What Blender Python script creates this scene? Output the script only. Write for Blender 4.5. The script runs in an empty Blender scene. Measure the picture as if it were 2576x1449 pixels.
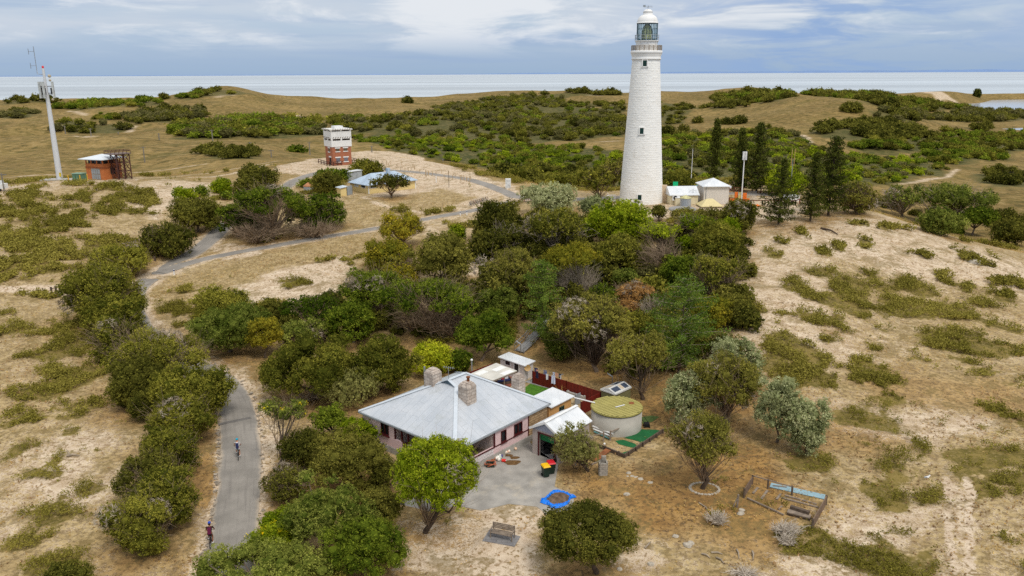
import bpy,math,random
import numpy as np
from mathutils import Matrix,Vector
R=math.radians
SC=bpy.context.scene
COL=SC.collection
F,CX,CY=2003.0,1288.0,724.5          # focal length and centre in the units of a 2576 x 1449 frame
CAMZ,PITCH,ROLL=33.0,R(15.1),R(0.27)
cP,sP,cR,sR=math.cos(PITCH),math.sin(PITCH),math.cos(ROLL),math.sin(ROLL)
rng=np.random.default_rng(7)
def ray(px,py):
 u,v=(px-CX)/F,(CY-py)/F
 u,v=u*cR+v*sR,-u*sR+v*cR
 return np.array([u,cP+v*sP,v*cP-sP])
def pz(px,py,z):
 d=ray(px,py)
 t=(z-CAMZ)/d[2]
 return np.array([d[0]*t,d[1]*t,z])
def depth(p):
 return p[1]*cP+(CAMZ-p[2])*sP
def mpp(p):
 return depth(p)/F
def zrow(p,py):
 """height at which the vertical over p meets frame row py"""
 u=p[0]/depth(p)
 v=(CY-py)/F
 v=(v-u*sR)
 h=p[1]*(sP-v*cP)/(cP+v*sP)
 return CAMZ-h
CR={'A': (0,200,2.0703),'B': (1024,300,2.0703),'C': (2048,0,1.6104),'E': (3072,200,1.8115),
  'F': (0,900,2.0703),'G': (1024,900,2.0703),'H': (2048,900,2.0703),'I': (3072,900,2.0703),
  'J': (0,1604,2.0703),'K': (1024,1604,2.0703),'L': (2048,1604,2.0703),'M': (3072,1604,2.0703),
  'N': (1400,1350,2.6343),'O': (2000,1350,2.6343),'Q': (2440,0,3.623),'R': (2600,650,3.68),'S': (0,0,1.0)}
def c(k,x,y):
 a,b,s=CR[k]
 return ((a+x/s)*0.628906,(b+y/s)*0.628906)
cam_d=bpy.data.cameras.new('camera')
cam=bpy.data.objects.new('camera',cam_d)
COL.objects.link(cam)
cam_d.sensor_width=36.0
cam_d.lens=36.0*F/2576.0
cam_d.clip_start,cam_d.clip_end=0.5,200000.0
right=Vector((cR,-sR*sP,-sR*cP))
up=Vector((sR,cR*sP,cR*cP))
fwd=Vector((0,cP,-sP))
cam.matrix_world=Matrix(((right.x,up.x,-fwd.x,0),(right.y,up.y,-fwd.y,0),(right.z,up.z,-fwd.z,CAMZ),(0,0,0,1)))
SC.camera=cam
def tag(o,label=None,cat=None,group=None,kind=None):
 if label: o['label']=label
 if cat: o['category']=cat
 if group: o['group']=group
 if kind: o['kind']=kind
 return o
def thing(name,label,cat,loc=(0,0,0),rz=0.0,group=None):
 o=bpy.data.objects.new(name,None)
 o.empty_display_size=0.3
 COL.objects.link(o)
 o.location=[float(v) for v in loc]
 o.rotation_euler=(0,0,rz)
 return tag(o,label,cat,group)
def copy_tree(o,parent=None):
 n=o.copy()
 COL.objects.link(n)
 if parent is not None: n.parent=parent
 for ch in list(o.children): copy_tree(ch,n)
 return n
class MB:
 def __init__(s): s.v,s.f,s.uv,s.sm=[],[],[],[]
 def poly(s,pts,uv=None,smooth=False):
  b=len(s.v)
  s.v.extend([tuple(map(float,p)) for p in pts])
  s.f.append(tuple(range(b,b+len(pts))))
  s.uv.append(uv);s.sm.append(smooth)
  return s
 def faces(s,verts,faces,smooth=False):
  b=len(s.v)
  s.v.extend([tuple(map(float,p)) for p in verts])
  for f in faces:
   s.f.append(tuple(i+b for i in f));s.uv.append(None);s.sm.append(smooth)
  return s
 def box(s,ctr,size,rz=0.0,M=None):
  x,y,z=[q/2 for q in size]
  vs=[(-x,-y,-z),(x,-y,-z),(x,y,-z),(-x,y,-z),(-x,-y,z),(x,-y,z),(x,y,z),(-x,y,z)]
  if M is None:
   ca,sa=math.cos(rz),math.sin(rz)
   vs=[(ctr[0]+a*ca-b*sa,ctr[1]+a*sa+b*ca,ctr[2]+d) for a,b,d in vs]
  else:
   vs=[tuple(Vector(ctr)+M @ Vector(p)) for p in vs]
  return s.faces(vs,[(3,2,1,0),(4,5,6,7),(0,1,5,4),(1,2,6,5),(2,3,7,6),(3,0,4,7)])
 def bar(s,p,q,w,h=None,upv=(0,0,1)):
  """a box from p to q, w wide and h high"""
  h=h or w
  p,q=Vector(p),Vector(q)
  d=q-p
  L=d.length
  if L<1e-6: return s
  d.normalize()
  u=Vector(upv)
  if abs(d.dot(u))>0.99: u=Vector((1,0,0))
  x=d.cross(u).normalized();y=x.cross(d)
  M=Matrix((x,d,y)).transposed()
  return s.box((p+q)/2,(w,L,h),M=M)
 def tube(s,pts,rad,n=8,cap=True,smooth=True):
  pts=[Vector(p) for p in pts]
  if not hasattr(rad,'__len__'): rad=[rad]*len(pts)
  rings=[]
  ref=None
  for i,p in enumerate(pts):
   t=(pts[min(i+1,len(pts)-1)]-pts[max(i-1,0)])
   t=t.normalized() if t.length>1e-9 else Vector((0,0,1))
   if ref is None:
    a=Vector((1,0,0)) if abs(t.x)<0.9 else Vector((0,1,0))
    ref=t.cross(a).normalized()
   x=(ref-t*ref.dot(t))
   x=x.normalized() if x.length>1e-6 else t.orthogonal().normalized()
   ref=x;y=t.cross(x)
   rings.append([p+(x*math.cos(2*math.pi*k/n)+y*math.sin(2*math.pi*k/n))*rad[i] for k in range(n)])
  vs=[q for r_ in rings for q in r_]
  fs=[]
  for i in range(len(pts)-1):
   for k in range(n):
    fs.append((i*n+k,i*n+(k+1)%n,(i+1)*n+(k+1)%n,(i+1)*n+k))
  s.faces(vs,fs,smooth)
  if cap:
   s.faces(rings[0],[tuple(range(n-1,-1,-1))]);s.faces(rings[-1],[tuple(range(n))])
  return s
 def lathe(s,prof,ctr=(0,0,0),n=32,smooth=True,a0=0.0,a1=2*math.pi):
  full=abs(a1-a0-2*math.pi)<1e-6
  m=n if full else n+1
  b=len(s.v)
  for r_,z in prof:
   for k in range(m):
    a=a0+(a1-a0)*k/n
    s.v.append((ctr[0]+r_*math.cos(a),ctr[1]+r_*math.sin(a),ctr[2]+z))
  for i in range(len(prof)-1):
   for k in range(n):
    k2=(k+1)%m
    s.f.append((b+i*m+k,b+i*m+k2,b+(i+1)*m+k2,b+(i+1)*m+k))
    rr=max(prof[i][0],prof[i+1][0],0.05)
    u0,u1=rr*(a0+(a1-a0)*k/n),rr*(a0+(a1-a0)*(k+1)/n)
    s.uv.append([(u0,prof[i][1]),(u1,prof[i][1]),(u1,prof[i+1][1]),(u0,prof[i+1][1])])
    s.sm.append(smooth)
  return s
 def ball(s,ctr,r_,n=10,sz=1.0):
  prof=[(r_*math.sin(math.pi*i/n)+1e-4,-r_*sz*math.cos(math.pi*i/n)) for i in range(n+1)]
  return s.lathe(prof,ctr,n=max(8,n+2))
 def prism(s,poly,z0,z1):
  """vertical prism over a world xy polygon"""
  n=len(poly)
  a=sum(poly[i][0]*poly[(i+1)%n][1]-poly[(i+1)%n][0]*poly[i][1] for i in range(n))
  if a<0: poly=poly[::-1]
  lo=[(p[0],p[1],z0) for p in poly];hi=[(p[0],p[1],z1) for p in poly]
  s.faces(lo+hi,[tuple(range(n-1,-1,-1)),tuple(range(n,2*n))]+[(i,(i+1)%n,n+(i+1)%n,n+i) for i in range(n)])
  return s
 def build(s,name,m,parent=None,kind=None,bevel=0.0):
  off=Vector((0,0,0))
  if parent is not None:
   q=parent
   while q is not None:
    off+=q.location;q=q.parent
  me=bpy.data.meshes.new(name)
  V=np.array(s.v,dtype=np.float64).reshape(-1,3)-np.array(off)
  me.from_pydata(V.tolist(),[],s.f)
  uvl=me.uv_layers.new(name='UVMap')
  W=np.array(s.v)
  uvs=np.zeros((sum(len(f) for f in s.f),2))
  k=0
  for f,uv in zip(s.f,s.uv):
   P=W[list(f)]
   if uv is None:
    nn=np.zeros(3)
    for i in range(len(f)):
     a,b2=P[i],P[(i+1)%len(f)]
     nn+=np.cross(a,b2)
    L=np.linalg.norm(nn)
    nn=nn/L if L>1e-12 else np.array([0,0,1.0])
    if abs(nn[2])>0.985: uu,vv=np.array([1.0,0,0]),np.array([0,1.0,0])
    else:
     uu=np.cross([0,0,1.0],nn);uu /= np.linalg.norm(uu);vv=np.cross(nn,uu)
    uvs[k:k+len(f),0]=P @ uu;uvs[k:k+len(f),1]=P @ vv
   else:
    uvs[k:k+len(f)]=uv
   k+=len(f)
  uvl.data.foreach_set('uv',uvs.ravel())
  me.polygons.foreach_set('use_smooth',np.array(s.sm,dtype=bool))
  if m is not None: me.materials.append(m)
  me.update()
  o=bpy.data.objects.new(name,me)
  COL.objects.link(o)
  if parent is not None: o.parent=parent
  if kind: o['kind']=kind
  return o
def fast_mesh(name,V,Q,m,parent=None,off=(0,0,0),tint=None,smooth=False,kind=None):
 """big quad/tri mesh from numpy arrays; tint: per-vertex float"""
 me=bpy.data.meshes.new(name)
 k=Q.shape[1]
 me.vertices.add(len(V));me.loops.add(Q.size);me.polygons.add(len(Q))
 me.vertices.foreach_set('co',(V-np.array(off)).astype(np.float32).ravel())
 me.loops.foreach_set('vertex_index',Q.astype(np.int32).ravel())
 me.polygons.foreach_set('loop_start',np.arange(0,Q.size,k,dtype=np.int32))
 me.polygons.foreach_set('loop_total',np.full(len(Q),k,dtype=np.int32))
 me.polygons.foreach_set('use_smooth',np.full(len(Q),smooth,dtype=bool))
 if tint is not None:
  at_=me.attributes.new('tint','FLOAT','POINT')
  at_.data.foreach_set('value',tint.astype(np.float32))
 if m is not None: me.materials.append(m)
 me.update();me.validate()
 o=bpy.data.objects.new(name,me)
 COL.objects.link(o)
 if parent is not None: o.parent=parent
 if kind: o['kind']=kind
 return o
def nodes(name):
 m=bpy.data.materials.new(name)
 m.use_nodes=True
 nt=m.node_tree
 nt.nodes.clear()
 return m,nt
def N(nt,typ,**kw):
 n=nt.nodes.new(typ)
 for k,v in kw.items():
  if k.startswith('i_'):
   key=k[2:]
   key=int(key) if key.isdigit() else key.replace('_',' ')
   n.inputs[key].default_value=v
  else: setattr(n,k,v)
 return n
def L(nt,a,ao,b,bi): nt.links.new(a.outputs[ao],b.inputs[bi])
def rgb(r,g,b): return (r,g,b,1.0)
def srgb(r,g,b):
 f=lambda q: (q/255/12.92) if q/255<=0.04045 else ((q/255+0.055)/1.055)**2.4
 return (f(r),f(g),f(b),1.0)
def mixc(nt,fac,a,b,blend='MIX'):
 n=nt.nodes.new('ShaderNodeMix');n.data_type='RGBA';n.blend_type=blend
 for sock,val in ((0,fac),(6,a),(7,b)):
  if isinstance(val,(int,float,tuple)): n.inputs[sock].default_value=val
  else: nt.links.new(val,n.inputs[sock])
 return n.outputs[2]
def math_(nt,op,a,b=None,cl=False):
 n=nt.nodes.new('ShaderNodeMath');n.operation=op;n.use_clamp=cl
 for i,val in enumerate((a,b)):
  if val is None: continue
  if isinstance(val,(int,float)): n.inputs[i].default_value=val
  else: nt.links.new(val,n.inputs[i])
 return n.outputs[0]
def sstep(nt,x,a,b):
 n=nt.nodes.new('ShaderNodeMapRange');n.interpolation_type='SMOOTHSTEP'
 nt.links.new(x,n.inputs[0]);n.inputs[1].default_value=a;n.inputs[2].default_value=b
 return n.outputs[0]
def noise(nt,vec,scale,detail=4,rough=0.55,dist=0.0):
 n=N(nt,'ShaderNodeTexNoise')
 n.inputs['Scale'].default_value=scale;n.inputs['Detail'].default_value=detail
 n.inputs['Roughness'].default_value=rough;n.inputs['Distortion'].default_value=dist
 if vec is not None: nt.links.new(vec,n.inputs['Vector'])
 return n.outputs['Fac']
def plain(name,col,rough=0.7,var=0.25,scale=1.5,bump=0.15,bscale=8.0,metal=0.0,dirt=None,spec=0.3):
 m,nt=nodes(name)
 out=N(nt,'ShaderNodeOutputMaterial');b=N(nt,'ShaderNodeBsdfPrincipled')
 L(nt,b,0,out,0)
 geo=N(nt,'ShaderNodeNewGeometry')
 n1=noise(nt,geo.outputs['Position'],scale,5)
 n2=noise(nt,geo.outputs['Position'],bscale,3)
 a=tuple(q*(1-var) for q in col[:3])+(1,);d=tuple(min(1,q*(1+var*0.6)) for q in col[:3])+(1,)
 cc=mixc(nt,sstep(nt,n1,0.3,0.7),a,d)
 if dirt is not None:
  n3=noise(nt,geo.outputs['Position'],scale*0.7,6,0.7,0.4)
  cc=mixc(nt,math_(nt,'MULTIPLY',sstep(nt,n3,0.52,0.75),0.7),cc,dirt)
 nt.links.new(cc,b.inputs['Base Color'])
 b.inputs['Roughness'].default_value=rough;b.inputs['Metallic'].default_value=metal
 b.inputs['Specular IOR Level'].default_value=spec
 if bump:
  bp=N(nt,'ShaderNodeBump');bp.inputs['Strength'].default_value=bump;bp.inputs['Distance'].default_value=0.03
  nt.links.new(n2,bp.inputs['Height']);L(nt,bp,0,b,'Normal')
 return m
def brickmat(name,c1,c2,mortar,bw,bh,ms=0.012,rough=0.85,bump=0.4,var=0.5,dirt=None):
 m,nt=nodes(name)
 out=N(nt,'ShaderNodeOutputMaterial');b=N(nt,'ShaderNodeBsdfPrincipled');L(nt,b,0,out,0)
 uv=N(nt,'ShaderNodeUVMap')
 t=N(nt,'ShaderNodeTexBrick');L(nt,uv,0,t,'Vector')
 t.inputs['Color1'].default_value=c1;t.inputs['Color2'].default_value=c2;t.inputs['Mortar'].default_value=mortar
 t.inputs['Scale'].default_value=1.0;t.inputs['Mortar Size'].default_value=ms
 t.inputs['Brick Width'].default_value=bw;t.inputs['Row Height'].default_value=bh;t.inputs['Bias'].default_value=0.0
 geo=N(nt,'ShaderNodeNewGeometry')
 n1=noise(nt,geo.outputs['Position'],2.2,6,0.65)
 lo=tuple(1-var*0.5 for _ in range(3))+(1,)
 cc=mixc(nt,1.0,t.outputs['Color'],mixc(nt,sstep(nt,n1,0.3,0.7),lo,rgb(1.08,1.06,1.04)),'MULTIPLY')
 if dirt is not None:
  n3=noise(nt,geo.outputs['Position'],0.9,7,0.7,0.5)
  cc=mixc(nt,math_(nt,'MULTIPLY',sstep(nt,n3,0.5,0.72),0.75),cc,dirt)
 nt.links.new(cc,b.inputs['Base Color'])
 b.inputs['Roughness'].default_value=rough;b.inputs['Specular IOR Level'].default_value=0.25
 bp=N(nt,'ShaderNodeBump');bp.inputs['Strength'].default_value=bump;bp.inputs['Distance'].default_value=0.02
 hh=math_(nt,'SUBTRACT',noise(nt,geo.outputs['Position'],7.0,4),t.outputs['Fac'])
 nt.links.new(hh,bp.inputs['Height']);L(nt,bp,0,b,'Normal')
 return m
def sheetmat(name,col,sw=0.76,sl=3.0,rib=0.15,rough=0.45,metal=0.15,seam=0.55,var=0.12,dirt=None,ribc=0.0):
 """roof sheeting: seams and ribs run up the slope (v of the metre UVs)"""
 m,nt=nodes(name)
 out=N(nt,'ShaderNodeOutputMaterial');b=N(nt,'ShaderNodeBsdfPrincipled');L(nt,b,0,out,0)
 uv=N(nt,'ShaderNodeUVMap')
 mp=N(nt,'ShaderNodeMapping');L(nt,uv,0,mp,0);mp.inputs['Rotation'].default_value=(0,0,R(90))
 t=N(nt,'ShaderNodeTexBrick');L(nt,mp,0,t,'Vector')
 a=tuple(q*(1-var) for q in col[:3])+(1,);d=tuple(min(1,q*(1+var)) for q in col[:3])+(1,)
 t.inputs['Color1'].default_value=a;t.inputs['Color2'].default_value=d
 t.inputs['Mortar'].default_value=tuple(q*seam for q in col[:3])+(1,)
 t.inputs['Scale'].default_value=1.0;t.inputs['Mortar Size'].default_value=0.014;t.inputs['Mortar Smooth'].default_value=0.3
 t.inputs['Brick Width'].default_value=sl;t.inputs['Row Height'].default_value=sw
 w=N(nt,'ShaderNodeTexWave');w.wave_type='BANDS';w.bands_direction='X';L(nt,uv,0,w,'Vector')
 w.inputs['Scale'].default_value=1.0/rib/3.18
 geo=N(nt,'ShaderNodeNewGeometry')
 n1=noise(nt,geo.outputs['Position'],0.55,6,0.65,0.3)
 cc=mixc(nt,1.0,t.outputs['Color'],mixc(nt,sstep(nt,n1,0.3,0.72),rgb(0.88,0.9,0.92),rgb(1.05,1.04,1.03)),'MULTIPLY')
 if ribc: cc=mixc(nt,math_(nt,'MULTIPLY',sstep(nt,w.outputs['Fac'],0.45,0.1),ribc),cc,tuple(q*0.35 for q in col[:3])+(1,))
 if dirt is not None:
  n3=noise(nt,geo.outputs['Position'],0.8,7,0.7,0.5)
  cc=mixc(nt,math_(nt,'MULTIPLY',sstep(nt,n3,0.54,0.74),0.6),cc,dirt)
 nt.links.new(cc,b.inputs['Base Color'])
 b.inputs['Roughness'].default_value=rough;b.inputs['Metallic'].default_value=metal;b.inputs['Specular IOR Level'].default_value=0.4
 bp=N(nt,'ShaderNodeBump');bp.inputs['Strength'].default_value=0.5;bp.inputs['Distance'].default_value=0.02
 nt.links.new(w.outputs['Fac'],bp.inputs['Height']);L(nt,bp,0,b,'Normal')
 return m
def leafmat(name,col,col2,trans=0.25,patch=0.35):
 """foliage: leaf tint attribute between two leaf colours plus slow patches of the plant's own colour"""
 m,nt=nodes(name)
 out=N(nt,'ShaderNodeOutputMaterial')
 at_=N(nt,'ShaderNodeAttribute',attribute_name='tint')
 geo=N(nt,'ShaderNodeNewGeometry')
 n1=noise(nt,geo.outputs['Position'],patch,3)
 oi=N(nt,'ShaderNodeObjectInfo')
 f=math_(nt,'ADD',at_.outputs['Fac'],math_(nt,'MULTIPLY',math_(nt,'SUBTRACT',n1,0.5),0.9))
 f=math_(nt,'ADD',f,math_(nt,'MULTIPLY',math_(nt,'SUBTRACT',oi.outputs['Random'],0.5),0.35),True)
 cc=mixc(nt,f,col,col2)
 d=N(nt,'ShaderNodeBsdfDiffuse');t=N(nt,'ShaderNodeBsdfTranslucent');mx=N(nt,'ShaderNodeMixShader')
 nt.links.new(cc,d.inputs[0]);nt.links.new(cc,t.inputs[0])
 mx.inputs[0].default_value=trans
 L(nt,d,0,mx,1);L(nt,t,0,mx,2);L(nt,mx,0,out,0)
 return m
PTS=[]
def zpt(*a):
 for px,py,z in a:
  p=pz(px,py,z);PTS.append((p[0],p[1],z))
def dpt(*a):
 for px,py,d in a:
  r_=ray(px,py);t=d/math.hypot(r_[0],r_[1]);PTS.append((r_[0]*t,r_[1]*t,CAMZ+r_[2]*t))
def wpt(*a):
 for px,d,z in a:
  u=(px-CX)/F;PTS.append((u*d,d,z))
zpt((600,1130,0),(560,1400,-.4),(1200,1200,0),(1380,1250,0),(1300,1400,.4),(900,1200,0),(1100,1400,.3),
 (1150,1010,0),(1300,950,0),(1450,960,0),(1550,1060,0),(1700,1200,.3),(2000,1300,.5),(2400,1400,1),(1600,1000,.2))
zpt((1650,900,.8),(1850,900,1.5),(1850,750,4),(1900,600,6),(1960,560,6.8),(2080,545,6.8),(2200,535,6.3),(2300,565,5),
 (2400,595,3.8),(2500,630,2.6),(2576,660,1.6),(2100,700,4.5),(2300,700,3.2),(2500,750,1.8),(2100,850,2.2),
 (2400,900,1.2),(2576,1000,.8),(2000,1000,.8),(2300,1100,.5),(2576,1250,1),(1750,1050,.4))
wpt((2200,200,-2),(2200,280,-12),(2300,185,-3),(2300,280,-14),(2400,170,-3),(2400,250,-15),(2576,165,-4),(2576,240,-16),
 (2100,200,2),(2100,270,-9),(2800,130,-2),(2800,240,-18),(3200,60,.5),(3200,130,-4),(3200,300,-20),(3200,900,-30))
zpt((1612,515,7),(1720,515,7),(1800,510,7),(1900,500,7),(1990,490,7),(1550,520,6.8),(1450,530,6.5),(1930,520,7),
 (1550,640,4.5),(1400,640,4),(1250,600,4.5),(1700,640,4.8),(1450,760,2.2),(1600,800,1.8),(1300,760,1.8),
 (1340,860,.8),(1500,930,.3),(1250,700,2.8),(1700,560,6.5),(1600,560,6.2))
wpt((1612,225,1),(1612,300,-9),(1800,188,7),(1800,215,5),(1800,260,-3),(1800,320,-10),(1450,220,1.5),(1450,300,-8),
 (1990,210,4),(1990,270,-6))
zpt((1150,620,4),(1000,620,3.5),(900,640,3),(700,650,2.4),(600,680,1.6),(560,620,2.2),(700,700,1.8),(550,740,.9),
 (850,760,1.2),(650,800,.4),(1000,860,.2),(800,900,0),(380,720,.5),(440,680,.9),(530,600,2.3),(552,578,2.8),
 (940,578,3.9),(1090,545,4.8),(1210,530,5.2),(1290,505,5.8),(1330,497,6.1),(1215,460,6.1),(1100,442,6),(950,426,5.6),
 (860,428,5.5),(780,440,5.4),(720,470,5.2),(940,475,5.4),(1050,480,5.6),(1150,510,5.5),(850,413,5.5),(960,391,6.6),
 (1070,406,7),(1200,432,6.9),(1300,466,6.6),(1400,490,6.4),(780,405,5.6),(640,560,3.5),(1000,520,4.9),(700,560,3.8))
wpt((900,330,-2),(900,420,-9),(1100,290,0),(1100,380,-10),(1300,245,1),(1300,310,-8),(760,330,-1),(760,420,-6))
zpt((150,457,7.5),(275,452,7.2),(30,480,7.5),(350,446,6.8),(430,450,6.2),(100,550,6),(300,550,5),(420,500,5.8),
 (500,520,4.5),(100,640,4),(300,640,2.5),(100,730,1.6),(20,725,2),(200,740,1),(100,850,.8),(50,1000,.2),(200,1100,0),
 (100,1300,-.3),(300,1000,.1),(420,900,0),(50,1440,-.5),(400,1440,-.4),(500,445,5.4),(600,430,5),(690,420,5))
wpt((150,260,0),(300,250,1),(500,270,1),(300,330,-5),(100,340,-4),(300,450,-2),(300,530,-9),(100,430,-4),(100,530,-8),(450,400,-4),
 (620,340,-1),(600,480,-4),(600,560,-8),(450,560,-8),(200,768,-9),(200,1048,-10),(-600,60,0),(-600,150,4),(-600,300,-4),(-600,900,-9),
 (1288,20,-1.2),(600,25,-1),(2000,25,0),(-600,25,-1),(3200,25,.5),(700,823,-8),(700,495,-6),(1000,745,-8),(1100,546,-10),
 (1400,560,-9),(1400,886,-8),(1900,628,-12),(1800,711,-8),(1750,993,-6),(2300,496,-20),(2500,710,-27),(2400,1111,-32),(2100,420,-14),(1700,400,-10),
 (2500,1500,-36),(2500,1700,-36),(2576,350,-19),(2576,1000,-33),(-600,1400,-12),(3200,1700,-34),(2100,1150,-18),(2250,1300,-30))
dpt((2020,247,880),(2140,256,880),(2230,278,860),(1950,262,860))
SKY=[(0,255,1350),(150,252,1350),(300,250,1300),(430,248,1300),(500,236,1250),(570,225,1230),(630,236,1250),(700,250,1300),
  (850,257,1350),(1000,258,1400),(1100,252,1450),(1200,243,1450),(1330,236,1450),(1450,234,1450),(1560,233,1450),(1700,234,1450),
  (1780,232,1450),(1860,222,1500),(1950,230,1550),(2050,237,1700),(2200,238,1900),(2330,231,2050),(2400,232,2050),(2480,241,2150),(2576,240,2150)]
dpt(*SKY)
wpt(*[(px,d+420,-46) for px,py,d in SKY[::2]],(-600,1800,-46),(3200,2300,-46),(-600,2500,-60),(1288,2500,-60),(3200,2700,-60))
AZ0,AZ1,NA,NR_,R0,R1=R(-50),R(50),760,980,14.0,2700.0
azs=np.linspace(AZ0,AZ1,NA)
rads=R0*(R1/R0)**(np.arange(NR_)/(NR_-1))
def _key(X,Y): return np.stack([np.arctan2(X,Y)*2.6,np.log(np.hypot(X,Y))],-1)
_P=np.array(PTS)
_K=_key(_P[:,0],_P[:,1])
def _phi(d2): return 0.5*d2*np.log(d2+1e-12)
_d2=((_K[:,None]-_K[None])**2).sum(-1)
n_=len(_P)
_A=np.zeros((n_+3,n_+3));_A[:n_,:n_]=_phi(_d2)+np.eye(n_)*4e-5
_A[:n_,n_]=1;_A[:n_,n_+1:]=_K;_A[n_,:n_]=1;_A[n_+1:,:n_]=_K.T
_W=np.linalg.solve(_A,np.concatenate([_P[:,2],np.zeros(3)]))
def vnoise(X,Y,seed=0):
 """smooth value noise, unit wavelength"""
 xi,yi=np.floor(X).astype(np.int64),np.floor(Y).astype(np.int64)
 fx,fy=X-xi,Y-yi
 fx=fx*fx*fx*(fx*(fx*6-15)+10);fy=fy*fy*fy*(fy*(fy*6-15)+10)
 def h(a,b):
  q=(a*374761393+b*668265263+seed*1442695041) & 0xffffffff
  q=((q ^ (q >> 13))*1274126177) & 0xffffffff
  return ((q ^ (q >> 16)) & 0xffff)/65535.0*2-1
 return (h(xi,yi)*(1-fx)+h(xi+1,yi)*fx)*(1-fy)+(h(xi,yi+1)*(1-fx)+h(xi+1,yi+1)*fx)*fy
def fbm(X,Y,wl,oct=4,seed=0,gain=0.5):
 s,a,w=0,1.0,wl
 for o in range(oct):
  s=s+a*vnoise(X/w+17.3*o,Y/w-9.1*o,seed+o);a*=gain;w*=0.5
 return s
def base_height(X,Y):
 q=_key(X,Y).reshape(-1,2)
 out=np.zeros(len(q))
 for i in range(0,len(q),20000):
  d2=((q[i:i+20000,None]-_K[None])**2).sum(-1)
  out[i:i+20000]=_phi(d2) @ _W[:n_]+_W[n_]+q[i:i+20000] @ _W[n_+1:]
 return out.reshape(X.shape)
ca,cr=240,300
_az=np.linspace(AZ0,AZ1,ca);_lr=np.linspace(math.log(R0),math.log(R1),cr)
_H=base_height(np.exp(_lr)[None]*np.sin(_az)[:,None],np.exp(_lr)[None]*np.cos(_az)[:,None])
fi=np.linspace(0,ca-1.0001,NA);fj=np.linspace(0,cr-1.0001,NR_)
i0,j0=fi.astype(int),fj.astype(int);ti,tj=(fi-i0)[:,None],(fj-j0)[None]
def _b(A):
 return (A[i0][:,j0]*(1-ti)+A[i0+1][:,j0]*ti)*(1-tj)+(A[i0][:,j0+1]*(1-ti)+A[i0+1][:,j0+1]*ti)*tj
TZ=_b(_H)
TX=rads[None]*np.sin(azs)[:,None];TY=rads[None]*np.cos(azs)[:,None]
RD=np.broadcast_to(rads[None],TZ.shape)
far=np.clip((RD-230)/350,0,1)
rid=1-np.abs(fbm(TX,TY*0.8,210,3,5))
TZ=TZ+far*((rid-0.6)*6.0+fbm(TX,TY,80,3,11)*2.4)*np.clip((2100-RD)/900,0.25,1)*np.clip((TZ+36)/14,0,1)
near=np.clip((330-RD)/150,0,1)
TZ=TZ+near*(fbm(TX,TY,14,3,21)*0.16+fbm(TX,TY,3.2,3,31)*0.05)
def at(px,py,dz=0.0):
 """first point of the ground seen at a frame position"""
 d=ray(px,py);h=math.hypot(d[0],d[1])
 a=(math.atan2(d[0],d[1])-AZ0)/(AZ1-AZ0)*(NA-1)
 a=min(max(a,0),NA-1.001);i=int(a);t=a-i
 prof=TZ[i]*(1-t)+TZ[i+1]*t
 zr=CAMZ+d[2]/h*rads
 hit=np.nonzero(prof>=zr)[0]
 if len(hit)==0: j=NR_-1;r_=rads[j]
 else:
  j=max(hit[0],1)
  g0,g1=zr[j-1]-prof[j-1],zr[j]-prof[j]
  q=g0/(g0-g1+1e-9);r_=rads[j-1]+(rads[j]-rads[j-1])*q
 X,Y=d[0]/h*r_,d[1]/h*r_
 return np.array([X,Y,float(gz(X,Y))+dz])
def gz(X,Y):
 X,Y=np.asarray(X,float),np.asarray(Y,float)
 a=np.clip((np.arctan2(X,Y)-AZ0)/(AZ1-AZ0)*(NA-1),0,NA-1.001)
 b=np.clip(np.log(np.hypot(X,Y)/R0)/math.log(R1/R0)*(NR_-1),0,NR_-1.001)
 i,j=a.astype(int),b.astype(int);t,s=a-i,b-j
 return (TZ[i,j]*(1-t)+TZ[i+1,j]*t)*(1-s)+(TZ[i,j+1]*(1-t)+TZ[i+1,j+1]*t)*s
def inpoly(X,Y,poly):
 ins=np.zeros(X.shape,bool);n=len(poly)
 for i in range(n):
  x1,y1=poly[i][:2];x2,y2=poly[(i+1)%n][:2]
  if y1==y2: continue
  ins ^= ((y1>Y) != (y2>Y)) & (X<(x2-x1)*(Y-y1)/(y2-y1)+x1)
 return ins
def segdist(X,Y,pts,closed=False):
 D=np.full(X.shape,1e9)
 for i in range(len(pts)-(0 if closed else 1)):
  ax,ay=pts[i][:2];bx,by=pts[(i+1)%len(pts)][:2]
  dx,dy=bx-ax,by-ay
  t=np.clip(((X-ax)*dx+(Y-ay)*dy)/(dx*dx+dy*dy+1e-9),0,1)
  D=np.minimum(D,np.hypot(X-ax-t*dx,Y-ay-t*dy))
 return D
def polysd(X,Y,poly):
 """signed distance, positive inside"""
 d=segdist(X,Y,poly,True)
 return np.where(inpoly(X,Y,poly),d,-d)
def smooth_line(pts,step=0.6):
 """Catmull-Rom through world points, resampled"""
 P=np.array([p[:2] for p in pts],float)
 P=np.vstack([2*P[0]-P[1],P,2*P[-1]-P[-2]])
 out=[]
 for i in range(1,len(P)-2):
  n=max(2,int(np.linalg.norm(P[i+1]-P[i])/step))
  for k in range(n):
   t=k/n
   out.append(0.5*((2*P[i])+(-P[i-1]+P[i+1])*t+(2*P[i-1]-5*P[i]+4*P[i+1]-P[i+2])*t*t+(-P[i-1]+3*P[i]-3*P[i+1]+P[i+2])*t**3))
 out.append(P[-2])
 return np.array(out)
def wpoly(pts,k=None):
 return [at(*(c(k,*p) if k else p))[:2] for p in pts]
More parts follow.
